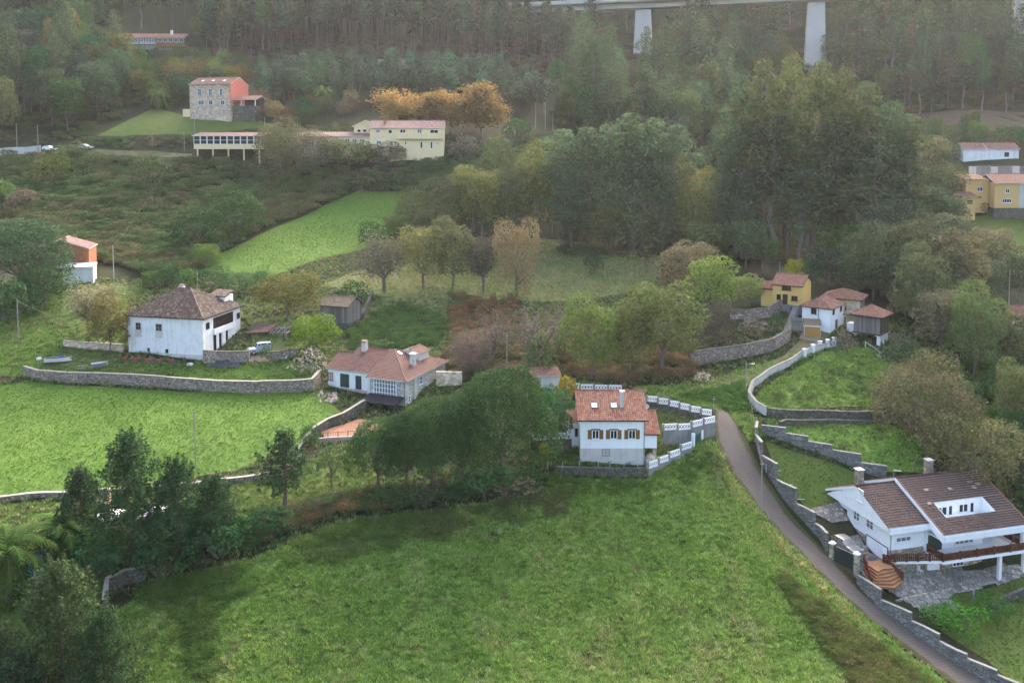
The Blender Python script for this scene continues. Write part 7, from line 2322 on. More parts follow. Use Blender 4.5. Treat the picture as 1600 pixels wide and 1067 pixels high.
# centre thicket behind the white house
for px_, yb, yt, w, k, c, lb in ((925, 592, 466, 116, 'oak1', (.062, .082, .032), 'full pale green tree behind the lattice balustrade'), (1035, 585, 428, 150, 'oak2', (.050, .060, .026), 'large olive tree above the grassy bank'), (985, 590, 470, 84, 'oak3', (.052, .056, .026), 'dark tree between the pale green and large olive trees'),
                              (1110, 512, 388, 88, 'tall1', (.074, .098, .034), 'bright green tall tree left of the hamlet'), (1075, 480, 370, 110, 'oak2', (.066, .058, .036), 'brownish tree behind the bright green tall tree'),
                              (1172, 478, 428, 62, 'oak3', (.105, .115, .05), 'small pale green tree on the raised lawn'), (1245, 435, 404, 44, 'laurel2', (.12, .125, .03), 'small yellow-green tree behind the yellow house'), (1272, 446, 402, 44, 'laurel1', (.024, .052, .02), 'dark round tree right behind the yellow house'),
                              (1120, 540, 470, 76, 'dome2', (.07, .06, .04), 'brown shrubby tree above the rough retaining wall')):
    T('broadleaf_tree', k, px_, yb, yt, w, c, lb)
for px_, yb, yt, w, k, lb in ((770, 570, 482, 80, 'bare3', 'bare brown tree left of the pole'), (832, 575, 468, 92, 'bare3', 'bare brown tree right of the pole'), (872, 560, 470, 70, 'bare3', 'bare brown tree beside the full pale green tree'), (735, 585, 520, 76, 'dome2', 'dry thicket below the bracken slope')):
    T('bare_tree', k, px_, yb, yt, w, (.105, .078, .06), lb)
T('shrub', 'bush1', 845, 590, 508, 60, (.055, .066, .034), 'green shrub before the bare brown trees', 'shrub')
# wood on the slope, centre
ol = [(655, 356, 300, 84, 'dome1'), (700, 356, 278, 96, 'dome2'), (752, 372, 256, 112, 'oak3'), (800, 376, 262, 92, 'dome1'), (838, 376, 240, 104, 'oak1'), (740, 362, 258, 86, 'oak2'), (862, 370, 232, 96, 'oak2'), (790, 330, 222, 100, 'oak1'), (680, 372, 320, 92, 'dome2'), (625, 366, 336, 60, 'oak3')]
for i, (px_, yb, yt, w, k) in enumerate(ol):
    c = [(.066, .070, .030), (.058, .066, .030), (.062, .066, .028), (.048, .058, .028)][i % 4]
    T('broadleaf_tree', k, px_, yb, yt, w, c, 'olive-brown tree of the rounded wood above the orchard row', 'tree', 'olive-brown trees of the central slope')
for i, (px_, yb, yt, w) in enumerate([(878, 388, 196, 92), (916, 386, 192, 96), (950, 388, 186, 90), (985, 392, 170, 104), (1020, 390, 178, 98), (1056, 386, 188, 92), (895, 392, 238, 84), (1004, 396, 210, 90)]):
    T('eucalyptus_tree', ['euc1', 'euc2', 'euc3', 'euc4'][i % 4], px_, yb, yt, w, (.046, .064, .036), 'eucalyptus of the tall central wood with bare pale trunks', 'tree', 'eucalyptus of the central wood')
for i, (px_, yb, yt, w, c) in enumerate([(905, 392, 318, 66, (.044, .05, .026)), (945, 398, 312, 76, (.055, .058, .028)), (990, 400, 322, 84, (.046, .06, .032)), (1035, 400, 308, 84, (.046, .056, .03)), (1085, 398, 288, 86, (.062, .07, .03)), (1090, 340, 255, 80, (.075, .075, .03)), (1135, 390, 262, 96, (.05, .062, .032)), (1150, 404, 300, 90, (.046, .056, .032)), (1060, 370, 250, 70, (.085, .075, .04)), (1165, 420, 338, 76, (.05, .066, .034)), (1105, 420, 340, 80, (.05, .06, .03)), (1190, 420, 360, 60, (.04, .055, .028))]):
    T('broadleaf_tree', ['oak1', 'oak2', 'tall1', 'oak3'][i % 4], px_, yb, yt, w, c, 'broad-leaved tree at the foot of the tall central wood', 'tree', 'broad-leaved trees under the central wood')
# tall eucalyptus wood on the right
eu = [(1150, 402, 128, 92), (1188, 404, 84, 98), (1232, 404, 76, 96), (1278, 408, 86, 90), (1312, 404, 98, 88), (1346, 398, 120, 96), (1388, 398, 150, 96), (1360, 410, 205, 104), (1262, 414, 190, 108), (1206, 410, 172, 108), (1160, 404, 200, 96), (1418, 400, 172, 88), (1300, 412, 170, 104), (1225, 380, 108, 90), (1330, 380, 140, 92), (1180, 380, 140, 88), (1250, 420, 250, 92), (1330, 418, 250, 96), (1295, 370, 110, 84), (1140, 380, 165, 84), (1400, 385, 205, 84)]
for i, (px_, yb, yt, w) in enumerate(eu):
    T('eucalyptus_tree', ['euc1', 'euc4', 'euc3', 'euc2'][i % 4], px_, yb, yt, w, [(.030, .045, .025), (.034, .048, .028), (.040, .050, .025)][i % 3] if yt > 110 else (.048, .056, .026), 'towering eucalyptus of the dark wood above the hamlet', 'tree', 'eucalyptus of the dark wood above the hamlet')
# right-hand mixed wood
rw = [(1320, 424, 338, 96, G_MD), (1365, 470, 352, 104, (.048, .056, .03)), (1408, 474, 338, 116, (.058, .06, .032)), (1452, 478, 346, 112, (.048, .054, .03)), (1340, 465, 395, 84, (.036, .046, .026)), (1440, 520, 385, 96, (.05, .056, .03)), (1492, 500, 356, 116, (.064, .058, .034)), (1550, 420, 352, 84, (.075, .066, .042)),
      (1470, 560, 440, 96, (.062, .06, .038)), (1522, 590, 446, 104, (.05, .068, .03)), (1562, 590, 480, 84, (.05, .05, .03)), (1395, 350, 215, 90, (.06, .055, .036)), (1442, 310, 205, 86, (.062, .06, .034)), (1470, 330, 260, 84, (.058, .062, .034)), (1480, 400, 330, 90, (.05, .056, .032)), (1430, 440, 320, 90, (.042, .05, .03)), (1380, 440, 300, 90, (.038, .046, .03)), (1590, 470, 390, 60, (.026, .036, .02)), (1540, 480, 400, 66, (.03, .038, .024)), (1296, 446, 380, 76, (.03, .038, .024)), (1585, 600, 500, 70, (.04, .05, .026))]
for i, (px_, yb, yt, w, c) in enumerate(rw):
    T('broadleaf_tree', ['tall1', 'oak1', 'tall2', 'oak2'][i % 4], px_, yb, yt, w, c, 'tree of the mixed wood between the hamlet and the ochre house', 'tree', 'trees of the mixed wood on the right')
T('broadleaf_tree', 'dome1', 1440, 690, 566, 196, (.072, .064, .032), 'great reddish-brown domed tree below the granary')
T('broadleaf_tree', 'dome2', 1522, 772, 646, 178, (.068, .066, .028), 'great ochre domed tree behind the chalet roof')
T('broadleaf_tree', 'oak3', 1592, 690, 556, 84, (.05, .058, .028), 'dark tree at the right edge beside the ochre domed tree')
T('broadleaf_tree', 'oak1', 1600, 780, 690, 60, (.03, .04, .022), 'dark green tree behind the right end of the chalet')
T('shrub', 'bush3', 1410, 574, 528, 66, (.026, .042, .02), 'dark shrub below the granary', 'shrub')
T('shrub', 'bush1', 1440, 576, 540, 60, (.075, .09, .03), 'light green shrub beside the dark shrub below the granary', 'shrub')
T('shrub', 'bush4', 1408, 545, 515, 40, (.10, .09, .07), 'pale bare shrub right of the granary', 'shrub')
T('shrub', 'bush4', 1316, 548, 512, 44, (.075, .066, .05), 'grey shrub in front of the granary', 'shrub')
T('shrub', 'bush4', 1180, 522, 492, 60, (.10, .088, .07), 'grey leafless vine below the garden edge wall', 'shrub')
T('shrub', 'bush3', 1212, 516, 484, 26, (.022, .04, .018), 'ivy bush on the garden edge wall', 'shrub')
T('shrub', 'bush1', 1548, 668, 630, 60, (.035, .07, .02), 'bright green shrub between the domed trees and the dark edge tree', 'shrub')
T('shrub', 'bush2', 1510, 640, 590, 50, (.03, .045, .022), 'dark green shrub right of the reddish-brown domed tree', 'shrub')
T('ivy', 'bush1', 1500, 985, 938, 96, (.045, .095, .026), 'dense bright ivy spilling over the wall end by the lower lawn', 'ivy')
T('ivy', 'bush2', 1465, 972, 945, 60, (.04, .088, .025), 'ivy bank at the lower corner of the paved yard', 'ivy')
T('ivy', 'bush2', 1545, 965, 928, 70, (.04, .082, .025), 'ivy running up along the lawn wall', 'ivy')
T('shrub', 'bush4', 1100, 600, 575, 34, (.30, .26, .18), 'pale dead agave-like plant on the bank above the road', 'shrub')
T('shrub', 'bush3', 1108, 676, 660, 20, (.05, .085, .03), 'small bush at the end of the lattice balustrade by the road', 'shrub')
T('shrub', 'bush4', 1540, 335, 312, 30, (.03, .036, .024), 'dark shrub before the ochre annexe', 'shrub')

# ================================================================== woods on the upper hillside: trees one by one, drawn from a few shapes
def grove(n, pxs, kinds, cols, hr, wr, name, label, group, sep=3.5, sd=1):
    r = np.random.default_rng(sd); done = []
    P = [tuple(at(*p).xy) for p in pxs]
    pp = np.array(P); lo, hi = pp.min(0), pp.max(0); tries = 0
    while len(done) < n and tries < n * 60:
        tries += 1
        q = r.uniform(lo, hi)
        if not inside(P, q[:1], q[1:])[0]: continue
        if any((q[0] - d[0]) ** 2 + (q[1] - d[1]) ** 2 < sep * sep for d in done): continue
        done.append(q)
        k = int(r.integers(len(kinds))); c = cols[int(r.integers(len(cols)))]
        plant(name, kinds[k], label, 'tree', float(q[0]), float(q[1]), float(r.uniform(*hr)), float(r.uniform(*wr)), tuple(float(v * r.uniform(.8, 1.2)) for v in c), group)
    return len(done)


EUCC = [(.032, .050, .027), (.040, .056, .028), (.027, .041, .024)]
BRDC = [(.036, .050, .024), (.052, .056, .028), (.030, .044, .022), (.066, .060, .030)]
PINC = [(.050, .078, .042), (.044, .070, .040), (.058, .082, .044)]
TALC = [(.028, .045, .024), (.034, .050, .026), (.024, .038, .021), (.038, .047, .026)]
cnt = []
cnt.append(grove(62, [(375, 150), (470, 128), (620, 118), (760, 130), (840, 150), (840, 185), (790, 180), (600, 165), (430, 172)], ['pine3', 'pine3', 'pine1'], PINC, (9, 13), (4.5, 6), 'pine_tree', 'young pale green pine of the plantation band below the rock cutting', 'young pines below the rock cutting', 4.2, 1))
cnt.append(grove(105, [(320, 128), (400, 98), (560, 88), (700, 100), (880, 124), (930, 135), (930, 60), (900, -10), (330, -10)], ['pine1', 'pine2', 'pine4'], TALC, (20, 27), (5.5, 7.5), 'pine_tree', 'tall thin-trunked pine of the dense wood above the rock cutting', 'tall pines above the rock cutting', 5.0, 2))
cnt.append(grove(40, [(-60, 230), (-60, 60), (110, 60), (200, 120), (215, 165), (160, 205), (100, 225)], ['euc3', 'oak1', 'tall1', 'tall2', 'oak2'], EUCC + BRDC, (15, 24), (10, 14), 'broadleaf_tree', 'dark tree of the dense wood at the upper left', 'dark trees of the upper left wood', 6.5, 3))
cnt.append(grove(30, [(-60, 120), (-60, -40), (180, -40), (190, 60), (110, 90)], ['euc1', 'euc2', 'euc3', 'tall2'], EUCC, (24, 32), (10, 13), 'eucalyptus_tree', 'tall eucalyptus in the top left corner', 'eucalyptus in the top left corner', 7, 4))
cnt.append(grove(34, [(190, 140), (250, 105), (380, 120), (385, 150), (300, 165), (250, 165)], ['oak1', 'oak2', 'tall1', 'laurel1'], BRDC, (8, 13), (8, 11), 'broadleaf_tree', 'dark tree on the slope between the stone manor and the ridge house', 'dark trees between the stone manor and ridge house', 6, 5))
cnt.append(grove(30, [(180, 60), (300, 70), (340, 110), (420, 90), (420, -40), (180, -40)], ['euc2', 'euc4', 'tall2', 'pine4'], EUCC, (20, 28), (8, 11), 'eucalyptus_tree', 'tall hazy tree above the ridge house', 'hazy trees above the ridge house', 7, 6))
cnt.append(grove(46, [(880, 205), (870, 160), (930, 150), (1010, 160), (1130, 130), (1170, 190), (1100, 260), (960, 250)], ['tall1', 'oak1', 'tall2', 'euc4'], BRDC + EUCC, (13, 21), (9, 12), 'broadleaf_tree', 'hazy tree in the valley below the viaduct', 'hazy trees below the viaduct', 7, 7))
cnt.append(grove(50, [(1060, 140), (1060, 20), (1225, 20), (1225, 125), (1150, 140)], ['tall2', 'euc4', 'pine4', 'oak2'], BRDC + TALC, (14, 20), (8, 11), 'broadleaf_tree', 'tree on the hazy slope left of the middle viaduct pier', 'trees left of the middle viaduct pier', 7.5, 8))
cnt.append(grove(70, [(1300, 130), (1290, 10), (1690, -30), (1690, 165), (1500, 165), (1420, 172)], ['tall2', 'euc4', 'pine4', 'tall1', 'euc2'], BRDC + EUCC, (15, 24), (8, 12), 'broadleaf_tree', 'tree on the hazy slope right of the middle viaduct pier', 'trees right of the middle viaduct pier', 7.5, 9))
cnt.append(grove(16, [(1420, 172), (1690, 165), (1690, 178), (1430, 184)], ['pine1', 'euc4', 'pine2'], TALC, (14, 19), (5, 8), 'pine_tree', 'pale-stemmed tree standing on the bracken bank at the upper right', 'pale-stemmed trees on the bracken bank', 4, 10))
cnt.append(grove(22, [(1400, 212), (1500, 214), (1560, 222), (1640, 215), (1640, 250), (1600, 245), (1500, 236), (1420, 260)], ['oak1', 'laurel1', 'oak3'], BRDC, (5, 9), (6, 9), 'broadleaf_tree', 'bushy tree around the white ruin', 'bushy trees around the white ruin', 5, 11))
cnt.append(grove(18, [(440, 205), (560, 180), (600, 165), (430, 175), (400, 170)], ['oak1', 'bare2', 'laurel2', 'oak3'], BRDC + [(.08, .07, .045)], (4, 7), (5, 7), 'broadleaf_tree', 'low tree on the slope between the stone manor and the golden planes', 'low trees right of the stone manor', 4.5, 12))
cnt.append(grove(14, [(1560, 640), (1660, 560), (1680, 700), (1650, 800), (1585, 720)], ['oak1', 'oak2', 'laurel2'], BRDC, (6, 9), (6, 8), 'broadleaf_tree', 'dark tree of the thicket along the right edge', 'dark trees along the right edge', 4.5, 13))
print('GROVES', cnt)

def wood(name, polys, kinds, n, cols, hs, label, sd):
    r = np.random.default_rng(sd); src = []
    for k in kinds:
        for nm, me in PROTO[k][0]: src.append((me, cols[k] if nm == 'crown' else (1, 1, 1)))
    P = np.concatenate([fill_px(p, m) for p, m in zip(polys, n)]); z = HN(P[:, 0], P[:, 1])
    k = r.integers(0, len(kinds), len(P)); a = r.uniform(0, 6.28, len(P)); s_ = r.uniform(*hs, len(P))
    Q = np.repeat(np.stack([P[:, 0], P[:, 1], z], 1), 2, 0); pick = np.repeat(k * 2, 2) + np.tile([0, 1], len(P))
    cover(name, src, Q, np.repeat(a, 2), np.repeat(np.stack([s_, s_, s_ * r.uniform(.85, 1.1, len(P))], 1), 2, 0), pick, label, 'stuff', 'wood')


wood('dense_pine_wood', [[(330, 118), (400, 92), (560, 82), (700, 94), (880, 118), (930, 135), (930, 60), (900, -10), (330, -10)]], ['pine1', 'pine2', 'pine4'], [330],
     {'pine1': (.030, .044, .024), 'pine2': (.025, .038, .021), 'pine4': (.036, .046, .025)}, (.85, 1.2), 'closed mass of tall pines filling the wood above the rock cutting', 401)
wood('slope_fill', [[(1090, 262), (1180, 200), (1205, 330), (1165, 420), (1095, 405)], [(1395, 250), (1480, 232), (1500, 330), (1480, 470), (1400, 430)], [(1290, 440), (1480, 470), (1560, 560), (1480, 560), (1400, 490)]], ['oak1', 'tall1', 'oak3'], [45, 60, 40],
     {'oak1': (.040, .050, .026), 'tall1': (.034, .046, .026), 'oak3': (.052, .054, .03)}, (.6, .95), 'closed mass of trees filling the slopes of the right-hand woods', 404)
wood('plantation_mass', [[(378, 150), (470, 130), (620, 118), (760, 130), (850, 150), (850, 185), (790, 180), (600, 160), (430, 168)]], ['pine3'], [150],
     {'pine3': (.042, .058, .034)}, (.7, .95), 'closed row of young pines below the rock cutting', 403)
wood('hillside_wood', [[(1055, 140), (1055, 20), (1225, 20), (1225, 120), (1150, 140)], [(1300, 125), (1290, 10), (1690, -30), (1690, 150), (1500, 152), (1420, 165)], [(-60, 215), (-60, -40), (180, -40), (185, 50), (110, 60), (195, 125), (150, 195)], [(880, 195), (870, 150), (930, 145), (1010, 158), (1120, 130), (1165, 190), (1100, 250), (960, 240)], [(300, -40), (420, -40), (420, 60), (320, 80), (300, 60)], [(925, 55), (1060, 55), (1060, -40), (925, -40)], [(1220, 55), (1300, 55), (1300, -40), (1220, -40)]],
     ['tall2', 'euc4', 'oak2', 'tall1'], [120, 210, 120, 60, 60, 60, 40], {'tall2': (.032, .046, .024), 'euc4': (.036, .050, .028), 'oak2': (.044, .052, .024), 'tall1': (.028, .042, .021)}, (.8, 1.25), 'closed mass of mixed trees covering the upper hillsides', 402)

# the far wood along the crest, beyond what can be counted: one mass
def tree_joined(kind):
    ms, h, w = PROTO[kind]
    return ms, h, w


far = []
for k in ('pine4', 'tall2', 'euc4'):
    for nm, me in PROTO[k][0]:
        far.append((me, {'crown': (.042, .054, .034)}.get(nm, (1, 1, 1))))
npair = 3
pts, rot, sc, pick = [], [], [], []
r = np.random.default_rng(77)
X = r.uniform(-430, 430, 5200); Y = r.uniform(400, 636, 5200)
keep = np.abs(X) < 0.62 * Y + 20
X, Y = X[keep], Y[keep]
Zg = HN(X, Y)
for x, y, z in zip(X, Y, Zg):
    px_, py_ = px_of((x, y, z))
    if py_ > -2 or py_ < -190: continue
    k = int(r.integers(3)); a = r.uniform(0, 6.28); s = r.uniform(.8, 1.15)
    for j in range(2):
        pts.append((x, y, z)); rot.append(a); sc.append((s, s, s)); pick.append(k * 2 + j)
# instance order inside the collection is alphabetical: sources are numbered
cover('crest_wood', far, pts, rot, sc, pick, 'far wood along the crest of the hill behind everything', 'stuff', 'wood')
print('FAR', len(pts) // 2)

# ================================================================== ground cover (uncountable)
BM = {k: PROTO[k][0][0][1] for k in ('bush1', 'bush2', 'bush3', 'bush4')}
small = [leaf_mesh('sprig_%d' % k, *(lambda P, N: (P, N))(*lobes_points([(0, 0, .25, .6, .6, .4), (.45, .2, .2, .4, .4, .3), (-.4, -.2, .22, .4, .4, .3)], 42, np.random.default_rng(90 + k), (.6, 1.1), -.2)), .17, np.random.default_rng(95 + k), M['leaf'], up=.4) for k in range(3)]


def undergrowth(name, pxs, n, size, cols, label, seed, mesh=None, hgt=(.8, 1.35), clump=.05, thr=0.0, cat='undergrowth'):
    r = np.random.default_rng(seed)
    P = fill_px(pxs, n) if isinstance(pxs[0][0], (int, float)) and abs(pxs[0][0]) < 3000 and pxs is not None else fill(pxs, n)
    v = vnoise(P[:, 0], P[:, 1], clump * 6, seed)
    k_ = v + r.normal(0, .11 if thr > 0 else 0, len(v)) > thr + (.06 if thr > 0 else -9)
    P = P[k_]; v = v[k_]
    z = HN(P[:, 0], P[:, 1]) - .05
    src = [(m, c) for c in cols for m in (mesh or [BM['bush1'], BM['bush2']])]
    nm = len(mesh or [1, 1])
    q = vnoise(P[:, 0], P[:, 1], clump * 2.5, seed + 1) + r.normal(0, .13, len(P))
    ci = np.clip((q * len(cols)).astype(int), 0, len(cols) - 1)
    pick = ci * nm + r.integers(0, nm, len(P))
    s = r.uniform(*size, len(P))
    S = np.stack([s, s, s * r.uniform(*hgt, len(P))], 1)
    cover(name, src, np.stack([P[:, 0], P[:, 1], z], 1), r.uniform(0, 6.28, len(P)), S, pick, label, 'stuff', cat)


BRM = [(.034, .052, .023), (.042, .060, .028), (.050, .064, .030), (.062, .056, .032), (.038, .054, .024), (.046, .056, .027)]
undergrowth('brambles', [(-60, 430), (-60, 250), (100, 242), (300, 250), (420, 268), (560, 275), (660, 262), (760, 262), (700, 300), (560, 294), (500, 322), (410, 358), (335, 398), (315, 432), (250, 440), (200, 420), (110, 395)], 3000, (.5, 1.25), BRM, 'tangle of brambles and dry bracken over the left hillside', 31, clump=.045, hgt=(.6, 1.1))
undergrowth('scrub', [(560, 268), (660, 250), (800, 225), (880, 210), (890, 260), (800, 300), (720, 296), (640, 292)], 700, (.35, .75), [(.034, .05, .028), (.044, .058, .032), (.055, .062, .034)], 'grey-green scrub below the golden plane trees', 32)
undergrowth('hill_scrub', [(400, 205), (560, 195), (700, 215), (760, 225), (640, 240), (560, 238), (420, 235), (300, 232), (120, 228), (100, 218), (300, 214)], 520, (.35, .7), BRM[:4], 'scrub around the hillside buildings', 33)
undergrowth('forest_floor', [(330, 125), (560, 92), (700, 104), (990, 150), (1010, 70), (330, 40)], 1500, (.5, .9), [(.040, .032, .024), (.046, .038, .028), (.030, .034, .02)], 'purplish bracken under the tall pines', 34)
undergrowth('upper_scrub', [(-60, 228), (-60, 20), (180, 20), (215, 120), (300, 100), (330, 130), (300, 168), (220, 165), (150, 210), (100, 226)], 900, (.6, 1.3), [(.022, .034, .015), (.030, .042, .019), (.040, .042, .022)], 'dark scrub under the upper left woods', 49)
undergrowth('pier_scrub', [(870, 200), (870, 140), (930, 40), (1690, 10), (1690, 172), (1420, 180), (1250, 130), (1100, 190), (1000, 240)], 1500, (.7, 1.5), [(.022, .034, .015), (.030, .042, .019), (.042, .044, .022), (.05, .04, .026)], 'dark scrub under the trees below the viaduct', 50)
undergrowth('valley_scrub', [(870, 400), (1400, 425), (1480, 440), (1500, 330), (1430, 260), (1150, 300), (900, 300)], 900, (.5, 1.0), [(.028, .036, .02), (.036, .044, .024), (.05, .044, .028)], 'dark scrub on the floor of the right-hand woods', 35)
undergrowth('hedge_thicket', [(880, 590), (1000, 602), (1090, 592), (1080, 560), (1040, 520), (960, 500), (880, 520), (700, 545), (690, 570), (720, 598), (800, 600)], 650, (.35, .75), [(.034, .036, .02), (.06, .048, .032), (.05, .05, .028), (.095, .066, .045)], 'dark thicket behind the grassy bank', 36)
undergrowth('bracken', [(700, 460), (800, 465), (830, 500), (780, 550), (700, 550)], 260, (.25, .45), [(.085, .052, .034), (.10, .062, .04), (.06, .056, .03)], 'rusty bracken on the open slope', 37)
undergrowth('vegetable_rows', [(545, 525), (585, 488), (640, 478), (700, 500), (690, 540), (560, 552)], 460, (.3, .55), [(.034, .058, .022), (.042, .066, .026), (.03, .048, .02), (.05, .046, .03)], 'leafy green growth in the vegetable plot', 38)
undergrowth('road_brambles', [(1207, 897), (1240, 910), (1270, 935), (1330, 985), (1400, 1030), (1480, 1090), (1370, 1110), (1310, 1040), (1255, 965)], 640, (.24, .52), [(.036, .054, .018), (.046, .060, .021), (.054, .060, .024), (.066, .058, .03)], 'brambles on the bank between meadow and road', 39, hgt=(.55, .9))
undergrowth('meadow_brambles', [(150, 1000), (240, 912), (400, 872), (540, 820), (700, 800), (830, 775), (900, 760), (880, 800), (760, 830), (560, 870), (430, 900), (330, 960), (330, 1060), (160, 1090)], 1300, (.22, .6), [(.032, .052, .018), (.040, .060, .02), (.046, .058, .024), (.056, .054, .028)], 'low brambles creeping into the upper edge of the meadow', 40, thr=.4, hgt=(.45, .8))
undergrowth('garden_scrub', [(380, 860), (520, 800), (640, 790), (840, 770), (830, 735), (700, 762), (560, 768), (420, 804)], 700, (.3, .7), [(.022, .042, .018), (.03, .052, .022), (.045, .05, .026), (.09, .055, .035)], 'dark scrub under the umbrella pines', 41, hgt=(.6, 1.0))
undergrowth('pine_understorey', [(150, 905), (240, 872), (390, 846), (380, 800), (200, 800), (120, 830), (90, 900)], 320, (.3, .6), [(.018, .04, .017), (.024, .048, .02)], 'dark undergrowth beneath the foreground pines', 42)
undergrowth('right_scrub', [(1385, 640), (1440, 580), (1600, 560), (1680, 600), (1680, 800), (1590, 780), (1500, 700)], 520, (.35, .7), [(.03, .052, .02), (.04, .07, .022), (.05, .05, .026)], 'green scrub under the trees at the right edge', 43)
undergrowth('bank_weeds', [(1010, 625), (1090, 615), (1160, 600), (1165, 640), (1140, 644), (1020, 634)], 260, (.2, .4), [(.034, .06, .022), (.044, .075, .026)], 'weeds on the grass bank above the road', 44, thr=.42)
undergrowth('field_weeds', [(1195, 636), (1240, 592), (1300, 552), (1360, 556), (1420, 590), (1400, 640)], 240, (.15, .34), [(.04, .062, .026), (.055, .07, .03), (.07, .06, .035)], 'weeds in the walled field', 45, thr=.52)
undergrowth('verge_weeds', [(820, 745), (1010, 752), (1085, 706), (1110, 712), (1080, 760), (960, 775), (840, 772)], 240, (.14, .32), [(.036, .06, .022), (.048, .072, .024)], 'weeds along the wall below the white orange-roofed house', 46, thr=.42)

undergrowth('meadow_weeds', [(160, 1085), (330, 930), (560, 850), (900, 770), (1090, 710), (1180, 815), (1290, 900), (1330, 1020), (1300, 1130), (700, 1130)], 2600, (.25, .8), [(.016, .030, .010), (.024, .040, .014), (.046, .044, .022), (.07, .056, .034)], 'leafy weeds dotted through the foreground meadow', 47, mesh=small, hgt=(.4, .8), clump=.12, thr=.4)

undergrowth('dock_patches', [(-60, 620), (60, 600), (300, 616), (480, 616), (460, 690), (270, 748), (-60, 775)], 1500, (.2, .5), [(.036, .056, .026), (.044, .064, .032)], 'bluish-green weed patches in the big pasture', 48, mesh=small, hgt=(.4, .8), clump=.016, thr=.62)

# grass itself
TF = [tuft(200, .42, .55), tuft(201, .34, .6, 14), tuft(202, .5, .5, 10)]


def grass(name, poly, per, sz, cols, label, seed, cap=60000, clump=.35, thr=-1.0):
    p = np.array(poly); area = 0.5 * abs(np.dot(p[:, 0], np.roll(p[:, 1], 1)) - np.dot(p[:, 1], np.roll(p[:, 0], 1)))
    n = min(cap, int(area * per)); r = np.random.default_rng(seed)
    P = fill(poly, n); v = vnoise(P[:, 0], P[:, 1], clump, seed)
    k = v > thr; P, v = P[k], v[k]
    z = HN(P[:, 0], P[:, 1]) + .05
    # colour by patch: broad swathes, small clumps, and stray blades
    fi = vnoise(P[:, 0], P[:, 1], 4.5, seed + 7)
    q = .36 * vnoise(P[:, 0], P[:, 1], .16, seed + 5) + .34 * vnoise(P[:, 0], P[:, 1], .8, seed + 6) + .3 * fi + r.normal(0, .1, len(P))
    ci = np.clip((np.clip(q, 0, .999) * len(cols)).astype(int), 0, len(cols) - 1)
    s = r.uniform(*sz, len(P))
    S = np.stack([s * 1.3, s * 1.3, s * (0.4 + .5 * np.clip(v, 0, 1) + .8 * np.clip(fi, 0, 1))], 1)
    cover(name, [(m, c) for c in cols for m in TF], np.stack([P[:, 0], P[:, 1], z], 1), r.uniform(0, 6.28, len(P)), S, ci * 3 + r.integers(0, 3, len(P)), label, 'stuff', 'grass')


GN = [(.050, .086, .020), (.066, .108, .024), (.080, .124, .028), (.090, .128, .033), (.108, .124, .044), (.135, .13, .062)]
GP = [(.034, .064, .012), (.041, .073, .013), (.047, .079, .015), (.052, .082, .017)]
GLW = [(.036, .058, .014), (.046, .068, .017), (.062, .074, .021)]
nearview = [p for p in POLY['near']]
grass('meadow_grass', nearview, 16, (.55, 1.15), GN, 'long tussocky grass of the foreground meadow', 301, 80000)
grass('pasture_grass', POLY['left'], 9, (.28, .5), GP, 'short bright grass of the big pasture', 302, 45000)
grass('yard_grass', POLY['yard_grass'], 5, (.4, .7), GP, 'grass around the big old white house', 303, 14000)
grass('hill_grass', POLY['upper'], 4.0, (.35, .6), GP, 'grass of the hill field', 304, 12000)
grass('orchard_field_grass', POLY['centre'], 2.5, (.6, 1.1), [(.05, .085, .024), (.075, .10, .034), (.11, .105, .045), (.15, .115, .06)], 'dull grass of the orchard field', 305, 14000)
grass('walled_grass', POLY['walled'], 7, (.6, 1.1), GN[:4], 'grass of the walled field', 306, 9000)
grass('bank_grass', POLY['bank'], 7, (.6, 1.1), GN[:4], 'grass of the bank along the village track', 307, 8000)
grass('strip_grass', POLY['strip'], 8, (.5, .9), [(.05, .11, .02), (.07, .14, .025), (.10, .16, .035)], 'leafy grass of the narrow field', 308, 7000)
grass('lawn_grass', POLY['lawn'], 8, (.3, .5), GLW, 'mown grass of the garden lawn', 309, 5000)
grass('house_lawn_grass', POLY['house_lawn'], 7, (.3, .55), GLW, 'grass around the white orange-roofed house', 310, 6000)
grass('lower_lawn_grass', POLY['chalet_lawn'], 8, (.3, .5), GLW, 'mown grass of the lower lawn', 311, 5000)
grass('pool_garden_grass', POLY['pool_garden'], 5, (.4, .7), GLW[:2], 'grass of the pool garden', 312, 9000)
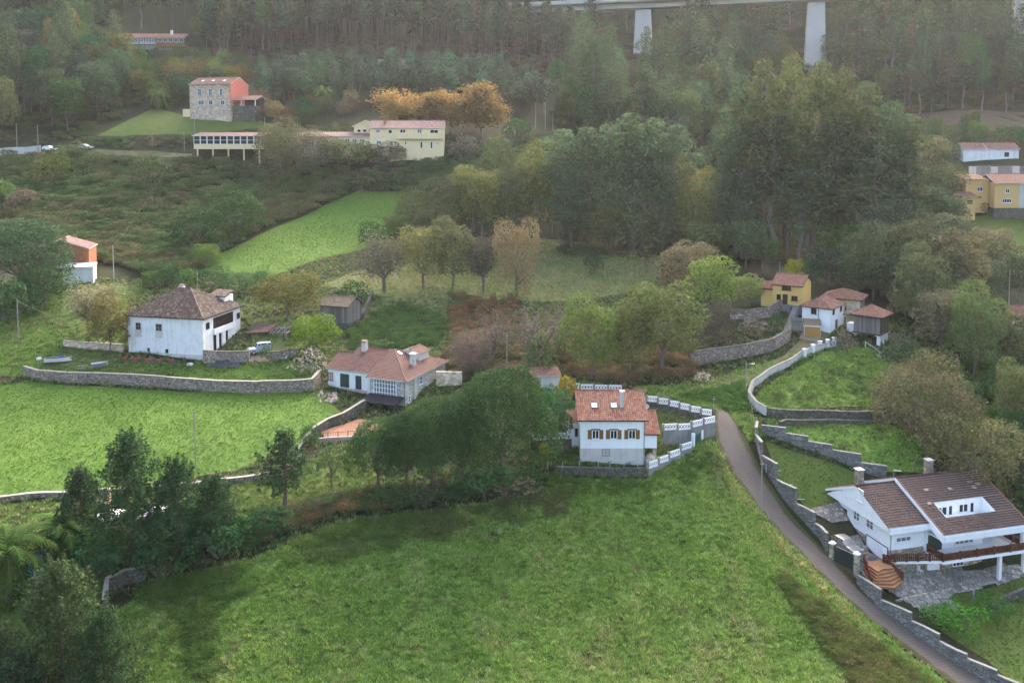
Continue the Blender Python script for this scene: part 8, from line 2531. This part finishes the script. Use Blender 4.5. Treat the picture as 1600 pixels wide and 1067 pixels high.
# rough grass on all the open ground between the fields
r = np.random.default_rng(555)
P = fill_px([(-60, 800), (-60, 440), (330, 432), (420, 425), (520, 398), (600, 380), (640, 350), (700, 380), (860, 400), (1040, 440), (1060, 540), (1240, 500), (1420, 500), (1640, 560), (1680, 1000), (1480, 900), (1290, 790), (1200, 690), (1110, 690), (900, 758), (690, 806), (560, 822), (400, 884), (240, 926), (170, 940)], 34000)
ok = np.ones(len(P), bool)
for k_ in ('left', 'centre', 'upper', 'lawn', 'drive', 'tile_terrace', 'track', 'apron'): ok &= ~inside(POLY[k_], P[:, 0], P[:, 1])
rd = [tuple(at(*q).xy) for q in EL + ER[::-1]]
ok &= ~inside(rd, P[:, 0], P[:, 1]) & ~inside(yp_, P[:, 0], P[:, 1])
fp = [tuple((Vector(ch.location) + Rm @ Vector(c)).xy) for c in ((-1.5, -4.2, 0), (19, -4.2, 0), (19, 13, 0), (-1.5, 13, 0))]
ok &= ~inside(fp, P[:, 0], P[:, 1])
P = P[ok]; q = np.clip((.5 * vnoise(P[:, 0], P[:, 1], .2, 9) + .5 * vnoise(P[:, 0], P[:, 1], 1.5, 8) + r.normal(0, .1, len(P))) * 4, 0, 3.99).astype(int)
s_ = r.uniform(.6, 1.5, len(P))
cover('rough_grass', [(m, c) for c in ((.034, .056, .018), (.046, .066, .022), (.06, .07, .028), (.085, .08, .042)) for m in TF], np.stack([P[:, 0], P[:, 1], HN(P[:, 0], P[:, 1]) + .03], 1), r.uniform(0, 6.28, len(P)), np.stack([s_ * 1.4, s_ * 1.4, s_], 1), q * 3 + r.integers(0, 3, len(P)), 'rough grass on the open ground between the houses', 'stuff', 'grass')
pl = ribbon_edge = world_poly([(1095, 695), (1119, 695), (1150, 757), (1192, 812), (1252, 875), (1312, 937), (1380, 1000), (1365, 1005), (1300, 945), (1240, 880), (1180, 815), (1135, 757)])
grass('road_verge', [(p[0], p[1]) for p in pl], 14, (.6, 1.1), [(.075, .12, .03), (.17, .15, .065), (.26, .21, .11)], 'dry yellow grass along the road edge', 313, 4000)

# ================================================================== sky-lit haze filling the valley
mb = MB(); mb.box(-445, 445, -75, 650, GZ.min() - 1.0, 262)
hz = mb.build('haze', [])
hz.data.materials.clear()
t = NT('valley_haze'); pv = t.n('ShaderNodeVolumePrincipled')
pv.inputs['Color'].default_value = (0.93, 0.94, 0.97, 1); pv.inputs['Density'].default_value = 0.00006; pv.inputs['Anisotropy'].default_value = 0.4
t.l(pv.outputs[0], t.out.inputs['Volume'])
hz.data.materials.append(t.m)
tag(hz, 'thin pale haze filling the valley', None, None, 'stuff')
